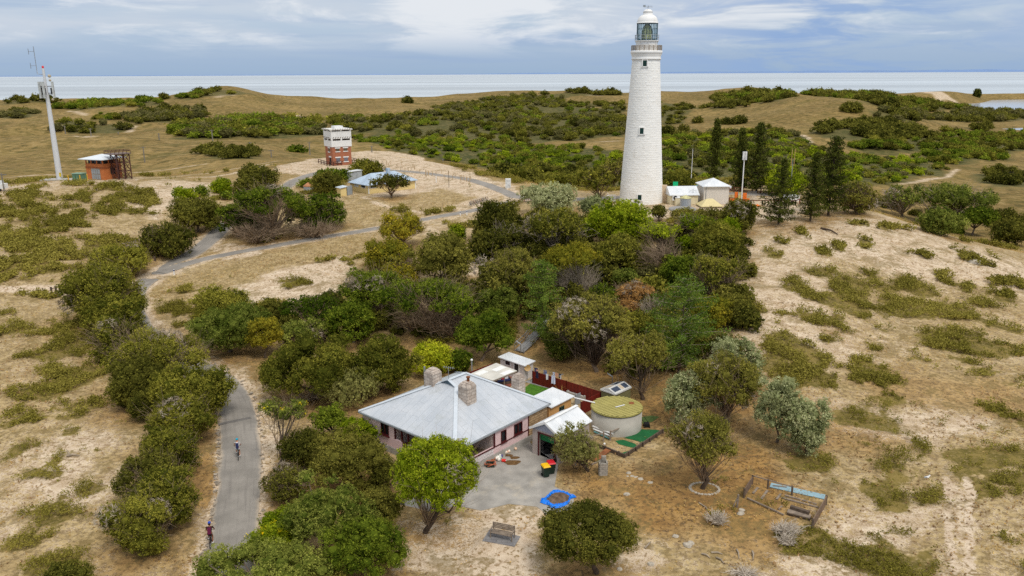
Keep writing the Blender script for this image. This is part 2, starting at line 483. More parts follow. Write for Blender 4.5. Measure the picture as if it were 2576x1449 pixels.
def blend_pad(pts,z,soft=3.0):
 poly=[pz(px,py,z)[:2] for px,py in pts]
 P=np.array(poly);m=(TX>P[:,0].min()-soft) & (TX<P[:,0].max()+soft) & (TY>P[:,1].min()-soft) & (TY<P[:,1].max()+soft)
 sd=polysd(TX[m],TY[m],poly)
 w=np.clip(sd/soft+1,0,1);w=w*w*(3-2*w)
 TZ[m]=TZ[m]*(1-w)+z*w
 return poly
blend_pad([(860,1150),(900,1020),(1000,980),(1120,900),(1330,890),(1560,950),(1690,1070),(1560,1160),(1440,1200),(1430,1290),(1200,1290),(1000,1250)],0.0,4.0)
blend_pad([(1545,520),(1560,500),(2010,488),(2020,520),(1880,528),(1620,528)],7.0,3.0)
blend_pad([(795,418),(905,416),(900,405),(800,405)],5.5,5.0)
blend_pad([(840,490),(920,500),(1060,480),(1050,450),(900,445)],5.4,4.0)
blend_pad([(205,452),(215,445),(350,443),(345,455)],6.9,3.0)
blend_pad([(1215,1372),(1240,1335),(1312,1345),(1300,1378)],0.45,1.2)
blend_pad([(1868,1240),(1880,1195),(2085,1245),(2060,1325)],0.6,2.0)
ROADS={
 'road': ([(572,1500),(578,1400),(590,1330),(602,1200),(604,1100),(594,1020),(552,960),(462,905),(384,858),(338,802),(328,757),(350,722),(398,690),(450,657),(500,627),(530,602),(553,580),(590,548),(640,510),(712,474),(745,453),(790,437),(850,427.5),(930,424.5),(1000,429),(1100,440.5),(1200,457),(1265,480),(1300,497)],1.72),
 'side_road': ([(404,688),(470,664),(560,641),(700,615),(850,590),(940,576),(1000,566),(1080,549),(1200,528),(1268,512),(1303,500)],1.45),
 'approach_road': ([(1297,495),(1330,499),(1400,503),(1480,500),(1560,496),(1680,489),(1800,484),(1900,489),(1990,492)],1.9),
}
ROADLINE={}
for nm,(pix,hw) in ROADS.items():
 ln=smooth_line([at(*p) for p in pix],0.8)
 z=gz(ln[:,0],ln[:,1])
 kk=9;zp=np.pad(z,kk,mode='edge');z=np.convolve(zp,np.ones(2*kk+1)/(2*kk+1),'valid')
 ROADLINE[nm]=(ln,z,hw)
def nearline(X,Y,ln,z):
 D=np.full(X.shape,1e9);Z=np.zeros(X.shape)
 st=max(1,len(ln) // 90);idx=list(range(0,len(ln),st))
 if idx[-1] != len(ln)-1: idx.append(len(ln)-1)
 for i,j in zip(idx[:-1],idx[1:]):
  dx,dy=ln[j]-ln[i]
  t=np.clip(((X-ln[i,0])*dx+(Y-ln[i,1])*dy)/(dx*dx+dy*dy+1e-9),0,1)
  d=np.hypot(X-ln[i,0]-t*dx,Y-ln[i,1]-t*dy)
  b=d<D;D[b]=d[b];Z[b]=(z[i]*(1-t)+z[j]*t)[b]
 return D,Z
mr=RD<330
ROADD=np.full(TZ.shape,1e9)
for nm,(ln,z,hw) in ROADLINE.items():
 D,Z=nearline(TX[mr],TY[mr],ln,z)
 w=np.clip(1-(D-hw-0.2)/3.0,0,1);w=w*w*(3-2*w)
 TZ[mr]=TZ[mr]*(1-w)+(Z-0.07*(D<hw+0.15))*w
 ROADD[mr]=np.minimum(ROADD[mr],D-hw)
for nm,(ln,z,hw) in ROADLINE.items():
 z[:]=nearline(ln[:,0],ln[:,1],ln,z)[1]
SANDM=np.zeros(TZ.shape);SCRUB=np.zeros(TZ.shape);RUST=np.zeros(TZ.shape);STRAW=np.zeros(TZ.shape);UNDER=np.zeros(TZ.shape)
def paint(ch,pts,val,soft=2.0,k=None,wob=0.6):
 poly=wpoly(pts,k);P=np.array(poly);s2=soft*2
 m=(TX>P[:,0].min()-s2) & (TX<P[:,0].max()+s2) & (TY>P[:,1].min()-s2) & (TY<P[:,1].max()+s2)
 if not m.any(): return
 x,y=TX[m],TY[m]
 sd=polysd(x,y,poly)+soft*wob*fbm(x,y,soft*3.0,3,77)+soft*0.3*fbm(x,y,soft*.7,2,78)
 w=np.clip(sd/soft+0.5,0,1)*val
 ch[m]=np.maximum(ch[m],w) if val>0 else ch[m]+w
SAND_P=[([(690,417),(770,405),(815,397),(880,382),(960,379),(1060,393),(1150,425),(1260,460),(1310,487),(1330,500),(1300,505),(1200,470),(1000,440),(860,435),(760,445),(700,430)],1.3,2),
 ([(960,440),(1080,445),(1200,467),(1255,490),(1262,505),(1200,525),(1130,530),(1185,495),(1100,475),(1040,490),(960,500),(930,495)],.9,2.5),
 ([(318,470),(420,452),(560,466),(480,522),(380,545),(328,512)],.75,3),([(0,470),(120,457),(360,445),(340,462),(200,470),(0,500)],.6,2),
 ([(1870,600),(1900,530),(1960,555),(2200,535),(2400,600),(2576,668),(2576,730),(2350,715),(2200,700),(2000,730),(1890,790),(1840,850),(1850,720)],.62,14),
 ([(1545,505),(1640,515),(1900,500),(2010,490),(2030,540),(1900,560),(1640,560),(1540,540)],.9,3),
 ([(1010,1290),(1200,1280),(1330,1268),(1395,1300),(1350,1400),(1345,1449),(960,1449),(1005,1390)],1.25,2),
 ([(2360,1190),(2420,1190),(2440,1300),(2490,1449),(2360,1449),(2370,1300)],.6,1.5),([(2050,1000),(2350,1010),(2500,1060),(2300,1120),(2080,1080)],.7,3),
 ([(0,1130),(150,1070),(335,1060),(290,1180),(240,1290),(0,1310)],.8,4),([(545,745),(700,668),(860,645),(895,705),(850,762),(640,775)],.85,3),
 ([(600,905),(650,985),(705,1080),(700,1180),(665,1180),(655,1080),(625,1000)],.85,1.5),([(520,880),(600,930),(640,1000),(600,1000),(550,940)],.9,1),([(340,725),(366,740),(392,800),(420,850),(390,850),(360,800)],.95,1),([(2060,1330),(2300,1300),(2300,1440),(2030,1449)],.7,3),([(1560,1330),(1700,1420),(1620,1449),(1500,1449)],.8,2),
 ([(660,640),(560,655),(530,625),(580,612),(650,618)],.9,1),([(1165,640),(1200,600),(1240,570),(1225,640),(1195,720),(1170,700)],.7,2),([(1030,555),(1200,540),(1200,580),(1050,600)],.4,3),
 ([(1360,1300),(1200,1295),(1210,1270),(1350,1262),(1400,1275),(1380,1300)],.95,.8),([(420,590),(560,585),(555,570),(600,545),(500,600)],.2,2)]
for pts,v,s in SAND_P: paint(SANDM,pts,v,s)
RUST_P=[([(1430,1200),(1560,1160),(1690,1080),(1900,1080),(2080,1140),(2110,1250),(1900,1400),(1640,1350),(1480,1280)],.95,5),([(1330,900),(1500,900),(1720,960),(1920,1000),(1900,1080),(1700,1070),(1560,960),(1400,930)],.9,4),
 ([(1900,1000),(2300,1080),(2350,1180),(2080,1160),(1900,1090)],.6,5),([(505,1080),(552,1080),(548,1300),(520,1449),(420,1449),(480,1250)],.8,2),([(330,1390),(500,1380),(480,1449),(330,1449)],.7,3),
 ([(560,900),(660,900),(660,1000),(600,930)],.7,2),([(880,850),(1100,830),(1180,860),(1060,950),(1000,960),(940,900)],.7,3),([(690,1090),(990,1130),(990,1300),(700,1250)],.9,3),([(1940,560),(2100,550),(2110,580),(1960,590)],.7,3),
 ([(2200,900),(2500,960),(2576,1010),(2576,1060),(2300,1000),(2100,960)],.5,4),([(2000,770),(2250,900),(2100,900)],.5,4),([(350,820),(560,850),(560,890),(400,860)],.5,3)]
for pts,v,s in RUST_P: paint(RUST,pts,v,s)
STRAW_P=[([(380,730),(480,690),(700,640),(930,590),(1000,610),(900,640),(720,660),(560,740),(480,790),(390,800)],.9,4),([(0,780),(250,780),(230,900),(0,950)],.8,6),([(870,520),(1190,490),(1260,505),(1180,520),(1050,545),(880,570)],.8,3),
 ([(1090,405),(1160,412),(1400,470),(1390,492),(1310,485),(1200,440)],1,3),([(600,430),(800,410),(800,430),(700,470),(620,450)],.9,4)]
for pts,v,s in STRAW_P: paint(STRAW,pts,v,s)
SCRUB_P={'I': [[(160,440),(290,450),(400,540),(560,540),(840,640),(950,700),(940,770),(830,800),(760,790),(560,720),(330,620),(140,540)],[(480,460),(620,400),(780,450),(840,530),(820,610),(700,600),(520,540)],
 [(915,550),(1010,440),(1160,415),(1290,450),(1420,580),(1330,605),(1200,590),(1080,560)],[(900,650),(1080,590),(1390,650),(1500,620),(1640,660),(1760,760),(2120,860),(2120,930),(1900,860),(1700,790),(1400,760),(1240,800),(1100,760),(960,710)],
 [(300,380),(480,350),(570,390),(540,430),(380,450)],[(20,880),(180,860),(330,960),(430,1050),(480,1180),(550,1280),(480,1360),(290,1360),(200,1250),(80,1180),(0,1100)],[(400,920),(640,850),(690,890),(640,970),(440,980)],
 [(1170,880),(1400,840),(1700,870),(1900,980),(2120,1000),(2120,1090),(1900,1100),(1640,1070),(1400,1040),(1200,960)],[(1060,1090),(1240,1060),(1410,1130),(1330,1160),(1120,1140)],[(1650,1200),(1780,1170),(1900,1210),(1870,1260),(1700,1240)],
 [(1900,1300),(2120,1280),(2120,1360),(1950,1350)],[(1800,440),(2060,430),(2110,500),(1960,530),(1800,500)],[(1620,610),(1800,620),(1910,680),(1760,700),(1640,660)],[(250,720),(420,720),(560,800),(540,860),(380,830),(260,790)],
 [(0,210),(90,210),(140,250),(80,280),(0,260)],[(50,130),(170,130),(150,180),(60,165)],[(230,60),(300,60),(360,110),(300,130)],[(530,155),(580,155),(630,210),(560,200)],[(710,110),(780,105),(860,175),(790,195)],[(380,200),(460,200),(520,250),(400,245)],[(770,400),(870,400),(930,470),(860,470)],[(1530,480),(1620,470),(1700,540),(1640,570)],[(1370,395),(1570,410),(1580,455),(1400,430)],[(810,820),(900,820),(1060,890),(1040,925),(930,900)],[(820,980),(900,970),(930,1050),(830,1050)]],
 'M': [[(1480,430),(1700,380),(1900,360),(2110,420),(2110,540),(1950,560),(1900,620),(1640,600),(1560,520)],[(940,620),(1100,560),(1230,640),(1200,720),(1000,700)],[(1200,780),(1290,720),(1400,710),(1480,780),(1420,880),(1260,860)],[(450,1180),(560,1160),(720,1230),(640,1290),(480,1240)],
 [(1650,650),(1850,640),(1880,760),(1700,800)],[(880,480),(1060,420),(1140,400),(1230,490),(1080,520)],[(1080,1060),(1200,1040),(1220,1110),(1120,1120)],[(1240,1200),(1340,1180),(1420,1260),(1280,1290)],[(1800,1100),(1950,1060),(2120,1180),(2110,1260),(1950,1200)],[(920,1300),(1060,1300),(1060,1380),(930,1360)],[(1240,1330),(1400,1320),(1400,1380),(1260,1390)],
 [(1400,140),(1560,90),(1600,190),(1430,205)],[(1640,210),(1800,200),(1840,250),(1680,250)],[(1740,20),(1900,40),(1990,80),(1900,90)],[(100,480),(300,440),(480,480),(460,580),(300,620),(150,560)],[(550,700),(680,670),(720,740),(600,780)],[(1040,840),(1100,840),(1110,900),(1000,890)],[(2000,740),(2120,720),(2120,790),(1980,780)],[(1060,1380),(1180,1360),(1260,1449),(1080,1449)],[(180,1400),(300,1390),(300,1449),(170,1449)],[(320,1380),(440,1370),(470,1430),(340,1449)]],
 'J': [[(0,360),(280,310),(340,340),(230,420),(120,480),(0,510)],[(0,1120),(500,1050),(560,1080),(340,1250),(0,1290)],[(90,1440),(350,1270),(690,1200),(680,1300),(560,1350),(300,1449)],[(460,80),(790,0),(800,40),(640,110)],[(490,240),(650,210),(640,260),(540,290)],[(330,900),(500,810),(520,850),(380,920)],[(40,940),(240,870),(240,940),(100,990)],[(460,930),(700,880),(720,940),(500,980)],[(300,990),(420,940),(430,1000),(330,1030)],[(690,990),(800,960),(820,1010),(720,1025)],[(680,730),(740,710),(830,740),(700,780)],[(10,80),(150,30),(180,90),(30,130)],[(240,590),(360,580),(350,610),(250,610)],[(430,590),(520,585),(510,625),(430,620)],[(800,400),(900,395),(880,425),(800,420)]],
 'F': [[(110,1100),(160,1040),(320,1040),(560,900),(700,930),(760,1020),(740,1100),(560,1120),(420,1180),(300,1100)],[(260,1220),(420,1160),(740,1160),(940,1200),(760,1330),(560,1400),(380,1310)],[(0,1400),(200,1330),(500,1220),(700,1290),(600,1390),(400,1449),(60,1449)],[(0,180),(60,60),(200,40),(330,90),(600,160),(660,280),(520,310),(380,280),(250,220),(100,250)],[(680,190),(840,90),(1090,120),(1100,160),(880,200),(700,210)],
 [(140,360),(200,330),(270,345),(280,380),(180,390)],[(380,370),(450,345),(510,375),(480,395),(390,395)],[(0,410),(60,420),(50,465),(0,465)],[(110,430),(250,425),(240,465),(130,465)],[(1240,700),(1320,640),(1480,660),(1450,720),(1280,750)],[(1410,740),(1560,690),(1560,740),(1430,775)],[(0,330),(120,320),(130,350),(0,365)]],
 'A': [[(820,1240),(1000,1200),(1240,1170),(1320,1280),(1220,1310),(1080,1260),(900,1260)],[(840,1320),(1000,1280),(1040,1300),(1030,1350),(900,1400),(860,1350)],[(600,1230),(680,1200),(780,1240),(700,1270)],[(510,1310),(590,1270),(680,1300),(560,1320)],[(380,1380),(440,1350),(500,1375),(430,1395)],[(740,1310),(800,1290),(840,1315),(770,1340)],[(590,1360),(660,1340),(700,1365),(640,1390)],[(160,1380),(300,1360),(340,1410),(200,1430)],[(360,1225),(440,1220),(470,1245),(400,1250)],[(0,1310),(100,1330),(140,1380),(0,1380)],[(460,1449),(520,1400),(640,1410),(690,1449)],[(240,1150),(330,1140),(340,1165),(260,1170)],[(760,1380),(820,1360),(840,1395),(780,1400)]],
 'G': [[(170,490),(300,430),(420,440),(400,490),(260,530),(180,520)],[(550,170),(600,150),(650,170),(600,190)],[(170,650),(240,640),(300,680),(240,710)]],
 'B': [[(1060,1130),(1200,1090),(1290,1130),(1200,1150)],[(1380,1130),(1640,1120),(1600,1160),(1440,1170)]]}
for k,ps in SCRUB_P.items():
 for pts in ps: paint(SCRUB,pts,1.0,1.1,k,0.8)
clump=fbm(TX,TY,5.0,4,51)+0.45*fbm(TX,TY,26,2,52)
lush=np.zeros(TZ.shape)
for pts_,v_ in (([(1950,900),(2300,820),(2700,900),(2800,1500),(2050,1500),(2100,1200)],.54),([(-300,560),(160,560),(330,640),(230,800),(260,1000),(330,1060),(230,1500),(-300,1500)],.48),([(0,480),(400,460),(420,600),(0,620)],.42),([(370,780),(500,700),(900,600),(900,740),(650,790),(420,840)],.35)): paint(lush,pts_,v_,8)
op=np.clip((RD<260)*(clump-0.66+lush)*3,0,1)*(ROADD>2)*(SANDM<0.85)
yd=[pz(px,py,0)[:2] for px,py in [(980,1260),(1000,980),(1120,900),(1330,880),(1560,950),(1700,1050),(1900,1100),(1700,1340),(1420,1290),(1200,1290)]]
op=op*~inpoly(TX,TY,yd)*~inpoly(TX,TY,[pz(px,py,7)[:2] for px,py in [(1540,530),(1550,480),(2020,480),(2030,540)]])
SCRUB=np.maximum(SCRUB,op)
SCRUB=SCRUB*np.clip(ROADD/1.5,0,1)
SANDM=np.maximum(SANDM,np.clip(1-(ROADD-0.1)/np.maximum(.35,1.1+0.9*fbm(TX,TY,6,2,61)),0,1)*1.2*(RD<330))
TRACKS=[([(-20,728),(60,726),(150,731),(230,735),(330,745)],1.6,1.6),([(0,478),(60,468),(150,459),(210,452)],1.6,1.3),([(340,452),(480,440),(560,430),(640,415),(700,405)],1.2,.7),([c('A',60,1055),c('A',300,1035),c('A',470,1035)],1.6,.8),([c('A',1110,1015),c('A',1350,995),c('A',1560,965),c('A',1690,945)],2.0,.9),([c('A',1600,1055),c('A',1800,1045),c('A',2060,990),c('B',100,740)],1.5,.85),
   ([c('M',1480,640),c('M',1500,760),c('M',1490,950),c('M',1510,1150),c('M',1530,1300),c('M',1560,1449)],.3,1.5),([c('M',1640,640),c('M',1680,780),c('M',1660,950),c('M',1670,1150),c('M',1660,1300),c('M',1680,1449)],.32,1.5),([c('B',880,1010),c('B',1050,1080),c('B',1250,1120),c('B',1440,1150)],.7,1.3),
   ([c('E',940,975),c('E',1150,940),c('E',1380,865)],2.0,.8),([c('E',250,615),c('E',300,670)],3.0,.9),([c('A',470,650),c('A',500,620)],7,.9),([c('A',1070,680),c('A',1090,640),c('A',1140,628)],4,.8),([c('A',570,505),c('A',650,520),c('A',710,540)],5,.7),([c('A',620,712),c('A',650,718)],4,.9),([c('A',720,715),c('A',745,718)],4,.7),([c('B',310,330),c('B',345,350)],6,.9),([c('B',1880,225),c('B',1885,260)],6,.8),([c('A',1790,390),c('A',1840,372)],8,.7),([c('A',1890,372),c('A',1930,372)],7,.9),([c('C',500,612),c('C',560,617)],9,.7),([c('C',540,915),c('C',680,908)],4,.7),([c('C',1075,850),c('C',1085,860)],4,.8)]
for pix,hw,v in TRACKS:
 ln=smooth_line([at(*p) for p in pix],1.5)
 P=np.array(ln);m=(TX>P[:,0].min()-6) & (TX<P[:,0].max()+6) & (TY>P[:,1].min()-6) & (TY<P[:,1].max()+6)
 st=max(1,len(ln) // 30)
 D=segdist(TX[m],TY[m],list(ln[::st])+[ln[-1]])
 w=np.clip(1.2-D/hw+0.4*fbm(TX[m],TY[m],hw*2,2,66),0,1)*v
 SANDM[m]=np.maximum(SANDM[m],w);SCRUB[m]*=1-np.clip(w*1.5,0,1)
paint(SANDM,[c('E',*p) for p in [(1050,297),(1200,303),(1380,318),(1390,326),(1250,326),(1120,312)]],1.0,8)
paint(SANDM,[c('E',*p) for p in [(350,305),(420,300),(520,305),(500,315),(380,318)]],.9,12)
paint(SANDM,[c('E',*p) for p in [(1370,355),(1600,358),(1620,372),(1560,395),(1400,410),(1390,385)]],.5,12)
HILL=np.clip((RD-205)/50,0,1)*(1-np.clip(SANDM*1.2,0,1))
LAKES=[[c('E',*p) for p in [(1395,395),(1560,380),(1625,362),(1860,358),(1870,400),(1860,436),(1700,432),(1560,436),(1400,425)]],
   [c('E',*p) for p in [(1140,472),(1220,466),(1330,468),(1310,486),(1180,484)]],[c('E',*p) for p in [(1600,575),(1860,563),(1860,582),(1700,590),(1600,588)]],[c('E',*p) for p in [(1225,405),(1300,405),(1330,430),(1240,430)]]]
LZ=-36.0
lake_w=[]
for lk in LAKES:
 poly=[pz(px,py,LZ)[:2] for px,py in lk];lake_w.append(poly)
 P=np.array(poly);m=(TX>P[:,0].min()-60) & (TX<P[:,0].max()+60) & (TY>P[:,1].min()-60) & (TY<P[:,1].max()+60)
 sd=polysd(TX[m],TY[m],poly)
 tgt=np.where(sd>0,LZ-0.3-np.minimum(sd,20)*0.05,LZ+0.1-sd*0.05)
 w=np.clip(1+sd/55,0,1)
 TZ[m]=TZ[m]*(1-w)+np.minimum(TZ[m],tgt)*w
 SANDM[m]=np.maximum(SANDM[m],np.clip(1.2-np.abs(sd+3)/7,0,1)*.8)
def ground_mat():
 m,nt=nodes('sandy_ground')
 out=N(nt,'ShaderNodeOutputMaterial');b=N(nt,'ShaderNodeBsdfPrincipled');L(nt,b,0,out,0)
 b.inputs['Roughness'].default_value=0.95;b.inputs['Specular IOR Level'].default_value=0.1
 geo=N(nt,'ShaderNodeNewGeometry');P=geo.outputs['Position']
 at_=N(nt,'ShaderNodeAttribute',attribute_name='cover')
 sp=N(nt,'ShaderNodeSeparateColor');L(nt,at_,0,sp,0)
 sand,scrub,rust=sp.outputs[0],sp.outputs[1],sp.outputs[2];hill=at_.outputs['Alpha']
 at2=N(nt,'ShaderNodeAttribute',attribute_name='straw')
 nL,nM,nS,nF=noise(nt,P,.11,5,.6),noise(nt,P,.7,5,.65,.6),noise(nt,P,2.6,4,.7,.3),noise(nt,P,9,3,.7)
 straw=mixc(nt,sstep(nt,nM,.35,.65),srgb(160,137,96),srgb(190,168,124))
 straw=mixc(nt,sstep(nt,nS,.42,.62),straw,srgb(122,104,72))
 rustc=mixc(nt,sstep(nt,nM,.38,.62),srgb(134,100,58),srgb(168,132,80))
 rustc=mixc(nt,sstep(nt,nS,.5,.64),rustc,srgb(92,72,50))
 dry=mixc(nt,math_(nt,'ADD',rust,math_(nt,'MULTIPLY',math_(nt,'SUBTRACT',nM,.5),.8),True),straw,rustc)
 sandc=mixc(nt,sstep(nt,nM,.3,.7),srgb(190,168,142),srgb(216,198,174))
 sandc=mixc(nt,math_(nt,'MULTIPLY',sstep(nt,nS,.5,.62),.8),sandc,srgb(138,112,78))
 s=math_(nt,'ADD',math_(nt,'MULTIPLY',sand,1.0),-.27)
 s=math_(nt,'SUBTRACT',s,math_(nt,'MULTIPLY',rust,.55));s=math_(nt,'SUBTRACT',s,math_(nt,'MULTIPLY',at2.outputs['Fac'],.22))
 s=math_(nt,'ADD',s,math_(nt,'MULTIPLY',math_(nt,'SUBTRACT',nL,.5),1.0));s=math_(nt,'ADD',s,math_(nt,'MULTIPLY',math_(nt,'SUBTRACT',nM,.5),1.3))
 s=math_(nt,'ADD',s,math_(nt,'MULTIPLY',math_(nt,'SUBTRACT',nS,.5),3.2));s=math_(nt,'ADD',s,math_(nt,'MULTIPLY',math_(nt,'SUBTRACT',nF,.5),2.6))
 col=mixc(nt,sstep(nt,s,-.3,.36),dry,sandc)
 col=mixc(nt,math_(nt,'MULTIPLY',sstep(nt,math_(nt,'ADD',noise(nt,P,.28,5,.7,.4),math_(nt,'MULTIPLY',math_(nt,'SUBTRACT',nS,.5),.5)),.5,.62),.6),col,mixc(nt,nS,srgb(96,82,46),srgb(142,122,78)))
 g=math_(nt,'ADD',scrub,math_(nt,'ADD',math_(nt,'MULTIPLY',math_(nt,'SUBTRACT',nS,.5),1.6),math_(nt,'MULTIPLY',math_(nt,'SUBTRACT',nM,.5),1.0)))
 col=mixc(nt,sstep(nt,g,.45,1.0),col,mixc(nt,sstep(nt,nM,.35,.65),srgb(92,84,38),srgb(136,118,68)))
 h1,h2,h3=noise(nt,P,.012,6,.62),noise(nt,P,.22,5,.75,.4),noise(nt,P,.06,4,.6)
 hc=mixc(nt,sstep(nt,h1,.35,.65),srgb(120,100,58),srgb(148,124,76))
 hc=mixc(nt,math_(nt,'MULTIPLY',sstep(nt,h3,.45,.7),.55),hc,srgb(118,104,54))
 hc=mixc(nt,math_(nt,'MULTIPLY',sstep(nt,h2,.5,.61),.85),hc,srgb(82,74,38))
 hc=mixc(nt,math_(nt,'MULTIPLY',sstep(nt,noise(nt,P,.035,6,.7,.5),.54,.62),.6),hc,srgb(94,86,44))
 hc=mixc(nt,math_(nt,'MULTIPLY',sstep(nt,h2,.46,.36),.45),hc,srgb(176,152,106))
 col=mixc(nt,hill,col,hc)
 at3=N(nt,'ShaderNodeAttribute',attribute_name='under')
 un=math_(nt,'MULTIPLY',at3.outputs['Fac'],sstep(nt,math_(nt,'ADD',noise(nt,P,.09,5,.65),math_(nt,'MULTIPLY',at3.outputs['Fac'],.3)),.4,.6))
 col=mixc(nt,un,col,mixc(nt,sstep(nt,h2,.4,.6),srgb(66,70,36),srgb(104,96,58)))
 nt.links.new(col,b.inputs['Base Color'])
 bp=N(nt,'ShaderNodeBump');bp.inputs['Strength'].default_value=.6;bp.inputs['Distance'].default_value=.12
 nt.links.new(math_(nt,'ADD',math_(nt,'ADD',nS,math_(nt,'MULTIPLY',nF,.5)),math_(nt,'MULTIPLY',h2,3.0)),bp.inputs['Height']);L(nt,bp,0,b,'Normal')
 return m
V_=np.stack([TX,TY,TZ],-1).reshape(-1,3)
_i,_j=np.meshgrid(np.arange(NA-1),np.arange(NR_-1),indexing='ij')
_a=(_i*NR_+_j).ravel()
def make_terrain():
 o=fast_mesh('terrain',V_,np.stack([_a,_a+NR_,_a+NR_+1,_a+1],-1),ground_mat(),smooth=True,kind='structure')
 ca_=o.data.attributes.new('cover','FLOAT_COLOR','POINT')
 ca_.data.foreach_set('color',np.stack([np.clip(SANDM,0,1.6),np.clip(SCRUB,0,1),np.clip(RUST,0,1),HILL],-1).astype(np.float32).ravel())
 sa=o.data.attributes.new('straw','FLOAT','POINT');sa.data.foreach_set('value',STRAW.astype(np.float32).ravel())
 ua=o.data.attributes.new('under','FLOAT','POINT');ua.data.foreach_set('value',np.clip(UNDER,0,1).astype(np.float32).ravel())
 return o
def road_mat():
 m,nt=nodes('old_asphalt')
 out=N(nt,'ShaderNodeOutputMaterial');b=N(nt,'ShaderNodeBsdfPrincipled');L(nt,b,0,out,0)
 geo=N(nt,'ShaderNodeNewGeometry');P=geo.outputs['Position']
 uv=N(nt,'ShaderNodeUVMap');mp=N(nt,'ShaderNodeMapping');L(nt,uv,0,mp,0);mp.inputs['Scale'].default_value=(1.6,.06,1)
 n1,n2,n3=noise(nt,P,.35,6,.65),noise(nt,mp.outputs[0],2.0,5,.6),noise(nt,P,14,3,.7)
 cc=mixc(nt,sstep(nt,n1,.3,.7),srgb(126,121,114),srgb(150,144,136))
 cc=mixc(nt,math_(nt,'MULTIPLY',sstep(nt,n2,.48,.68),.55),cc,srgb(116,111,106))
 cc=mixc(nt,math_(nt,'MULTIPLY',sstep(nt,n3,.45,.65),.25),cc,srgb(168,160,150))
 sx=N(nt,'ShaderNodeSeparateXYZ');L(nt,uv,0,sx,0)
 e=math_(nt,'ABSOLUTE',sx.outputs[0]);e=math_(nt,'ADD',e,math_(nt,'MULTIPLY',math_(nt,'SUBTRACT',n1,.5),1.2))
 cc=mixc(nt,math_(nt,'MULTIPLY',sstep(nt,e,1.5,2.05),.75),cc,srgb(196,178,154))
 nt.links.new(cc,b.inputs['Base Color']);b.inputs['Roughness'].default_value=.9;b.inputs['Specular IOR Level'].default_value=.2
 return m
MROAD=road_mat()
def make_road(nm):
 ln,z,hw=ROADLINE[nm]
 t=np.gradient(ln,axis=0);t /= np.linalg.norm(t,axis=1)[:,None]
 nrm=np.stack([t[:,1],-t[:,0]],-1)
 s_=np.concatenate([[0],np.cumsum(np.linalg.norm(np.diff(ln,axis=0),axis=1))])
 lift={'road': .03,'side_road': .022,'approach_road': .026}[nm]
 mb=MB();q=[-1,-.6,0,.6,1]
 wob=0.12*fbm(s_,s_*0+.5,3.0,3,9)
 for i in range(len(ln)):
  for f_ in q:
   w=hw*f_+(wob[i] if f_==1 else -wob[(i*7)%len(ln)] if f_==-1 else 0)
   p=ln[i]+nrm[i]*w
   mb.v.append((p[0],p[1],z[i]+lift-(.05 if abs(f_)==1 else 0)))
 for i in range(len(ln)-1):
  for k in range(4):
   a=i*5+k
   mb.f.append((a,a+1,a+6,a+5));mb.sm.append(True)
   mb.uv.append([(q[k]*1.85,s_[i]),(q[k+1]*1.85,s_[i]),(q[k+1]*1.85,s_[i+1]),(q[k]*1.85,s_[i+1])])
 return mb.build(nm,MROAD,kind='structure')
def water_mat(name,col,rough,sc,bump):
 m,nt=nodes(name)
 out=N(nt,'ShaderNodeOutputMaterial');b=N(nt,'ShaderNodeBsdfPrincipled');L(nt,b,0,out,0)
 geo=N(nt,'ShaderNodeNewGeometry');mp=N(nt,'ShaderNodeMapping');nt.links.new(geo.outputs['Position'],mp.inputs[0]);mp.inputs['Scale'].default_value=(.00006,.0006,1)
 n0=noise(nt,mp.outputs[0],1.0,5,.55)
 cc=mixc(nt,sstep(nt,n0,.35,.65),tuple(q*.78 for q in col[:3])+(1,),tuple(q*1.1 for q in col[:3])+(1,))
 nt.links.new(cc,b.inputs['Base Color']);b.inputs['Roughness'].default_value=rough;b.inputs['IOR'].default_value=1.33
 bp=N(nt,'ShaderNodeBump');bp.inputs['Strength'].default_value=bump;bp.inputs['Distance'].default_value=.6
 nt.links.new(noise(nt,geo.outputs['Position'],sc,4),bp.inputs['Height']);L(nt,bp,0,b,'Normal')
 return m
def make_water():
 mb=MB();mb.poly([(-60000,1000,-41),(60000,1000,-41),(60000,62000,-41),(-60000,62000,-41)])
 mb.build('sea',water_mat('sea_water',srgb(178,187,194),.42,.05,.2),kind='structure')
 mk=water_mat('lake_water',srgb(176,184,194),.12,.3,.05)
 for poly in lake_w:
  P=np.array(poly);cen=P.mean(0)
  MB().poly([(cen[0]+(p[0]-cen[0])*1.03,cen[1]+(p[1]-cen[1])*1.03,LZ) for p in poly][::-1]).build('salt_lake',mk,kind='structure')
 n=60;mb=MB()
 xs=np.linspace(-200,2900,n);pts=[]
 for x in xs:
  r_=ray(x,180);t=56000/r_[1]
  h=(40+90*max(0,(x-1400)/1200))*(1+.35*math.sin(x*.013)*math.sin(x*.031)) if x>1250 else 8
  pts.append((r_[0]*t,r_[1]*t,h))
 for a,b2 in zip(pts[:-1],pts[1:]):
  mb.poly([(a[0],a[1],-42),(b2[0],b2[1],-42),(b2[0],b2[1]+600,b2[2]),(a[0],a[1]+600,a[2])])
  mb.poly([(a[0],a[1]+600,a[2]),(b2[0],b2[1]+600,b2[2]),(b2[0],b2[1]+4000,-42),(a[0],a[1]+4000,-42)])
 mb.build('far_coast_hills',plain('hazy_far_coast',srgb(112,140,182),var=.1,scale=.0005,bump=0),kind='structure')  # bluish distance haze is put into the hill colour
SUN_EL,SUN_AZ=R(56),R(150)      # azimuth clockwise from the view direction (+Y)
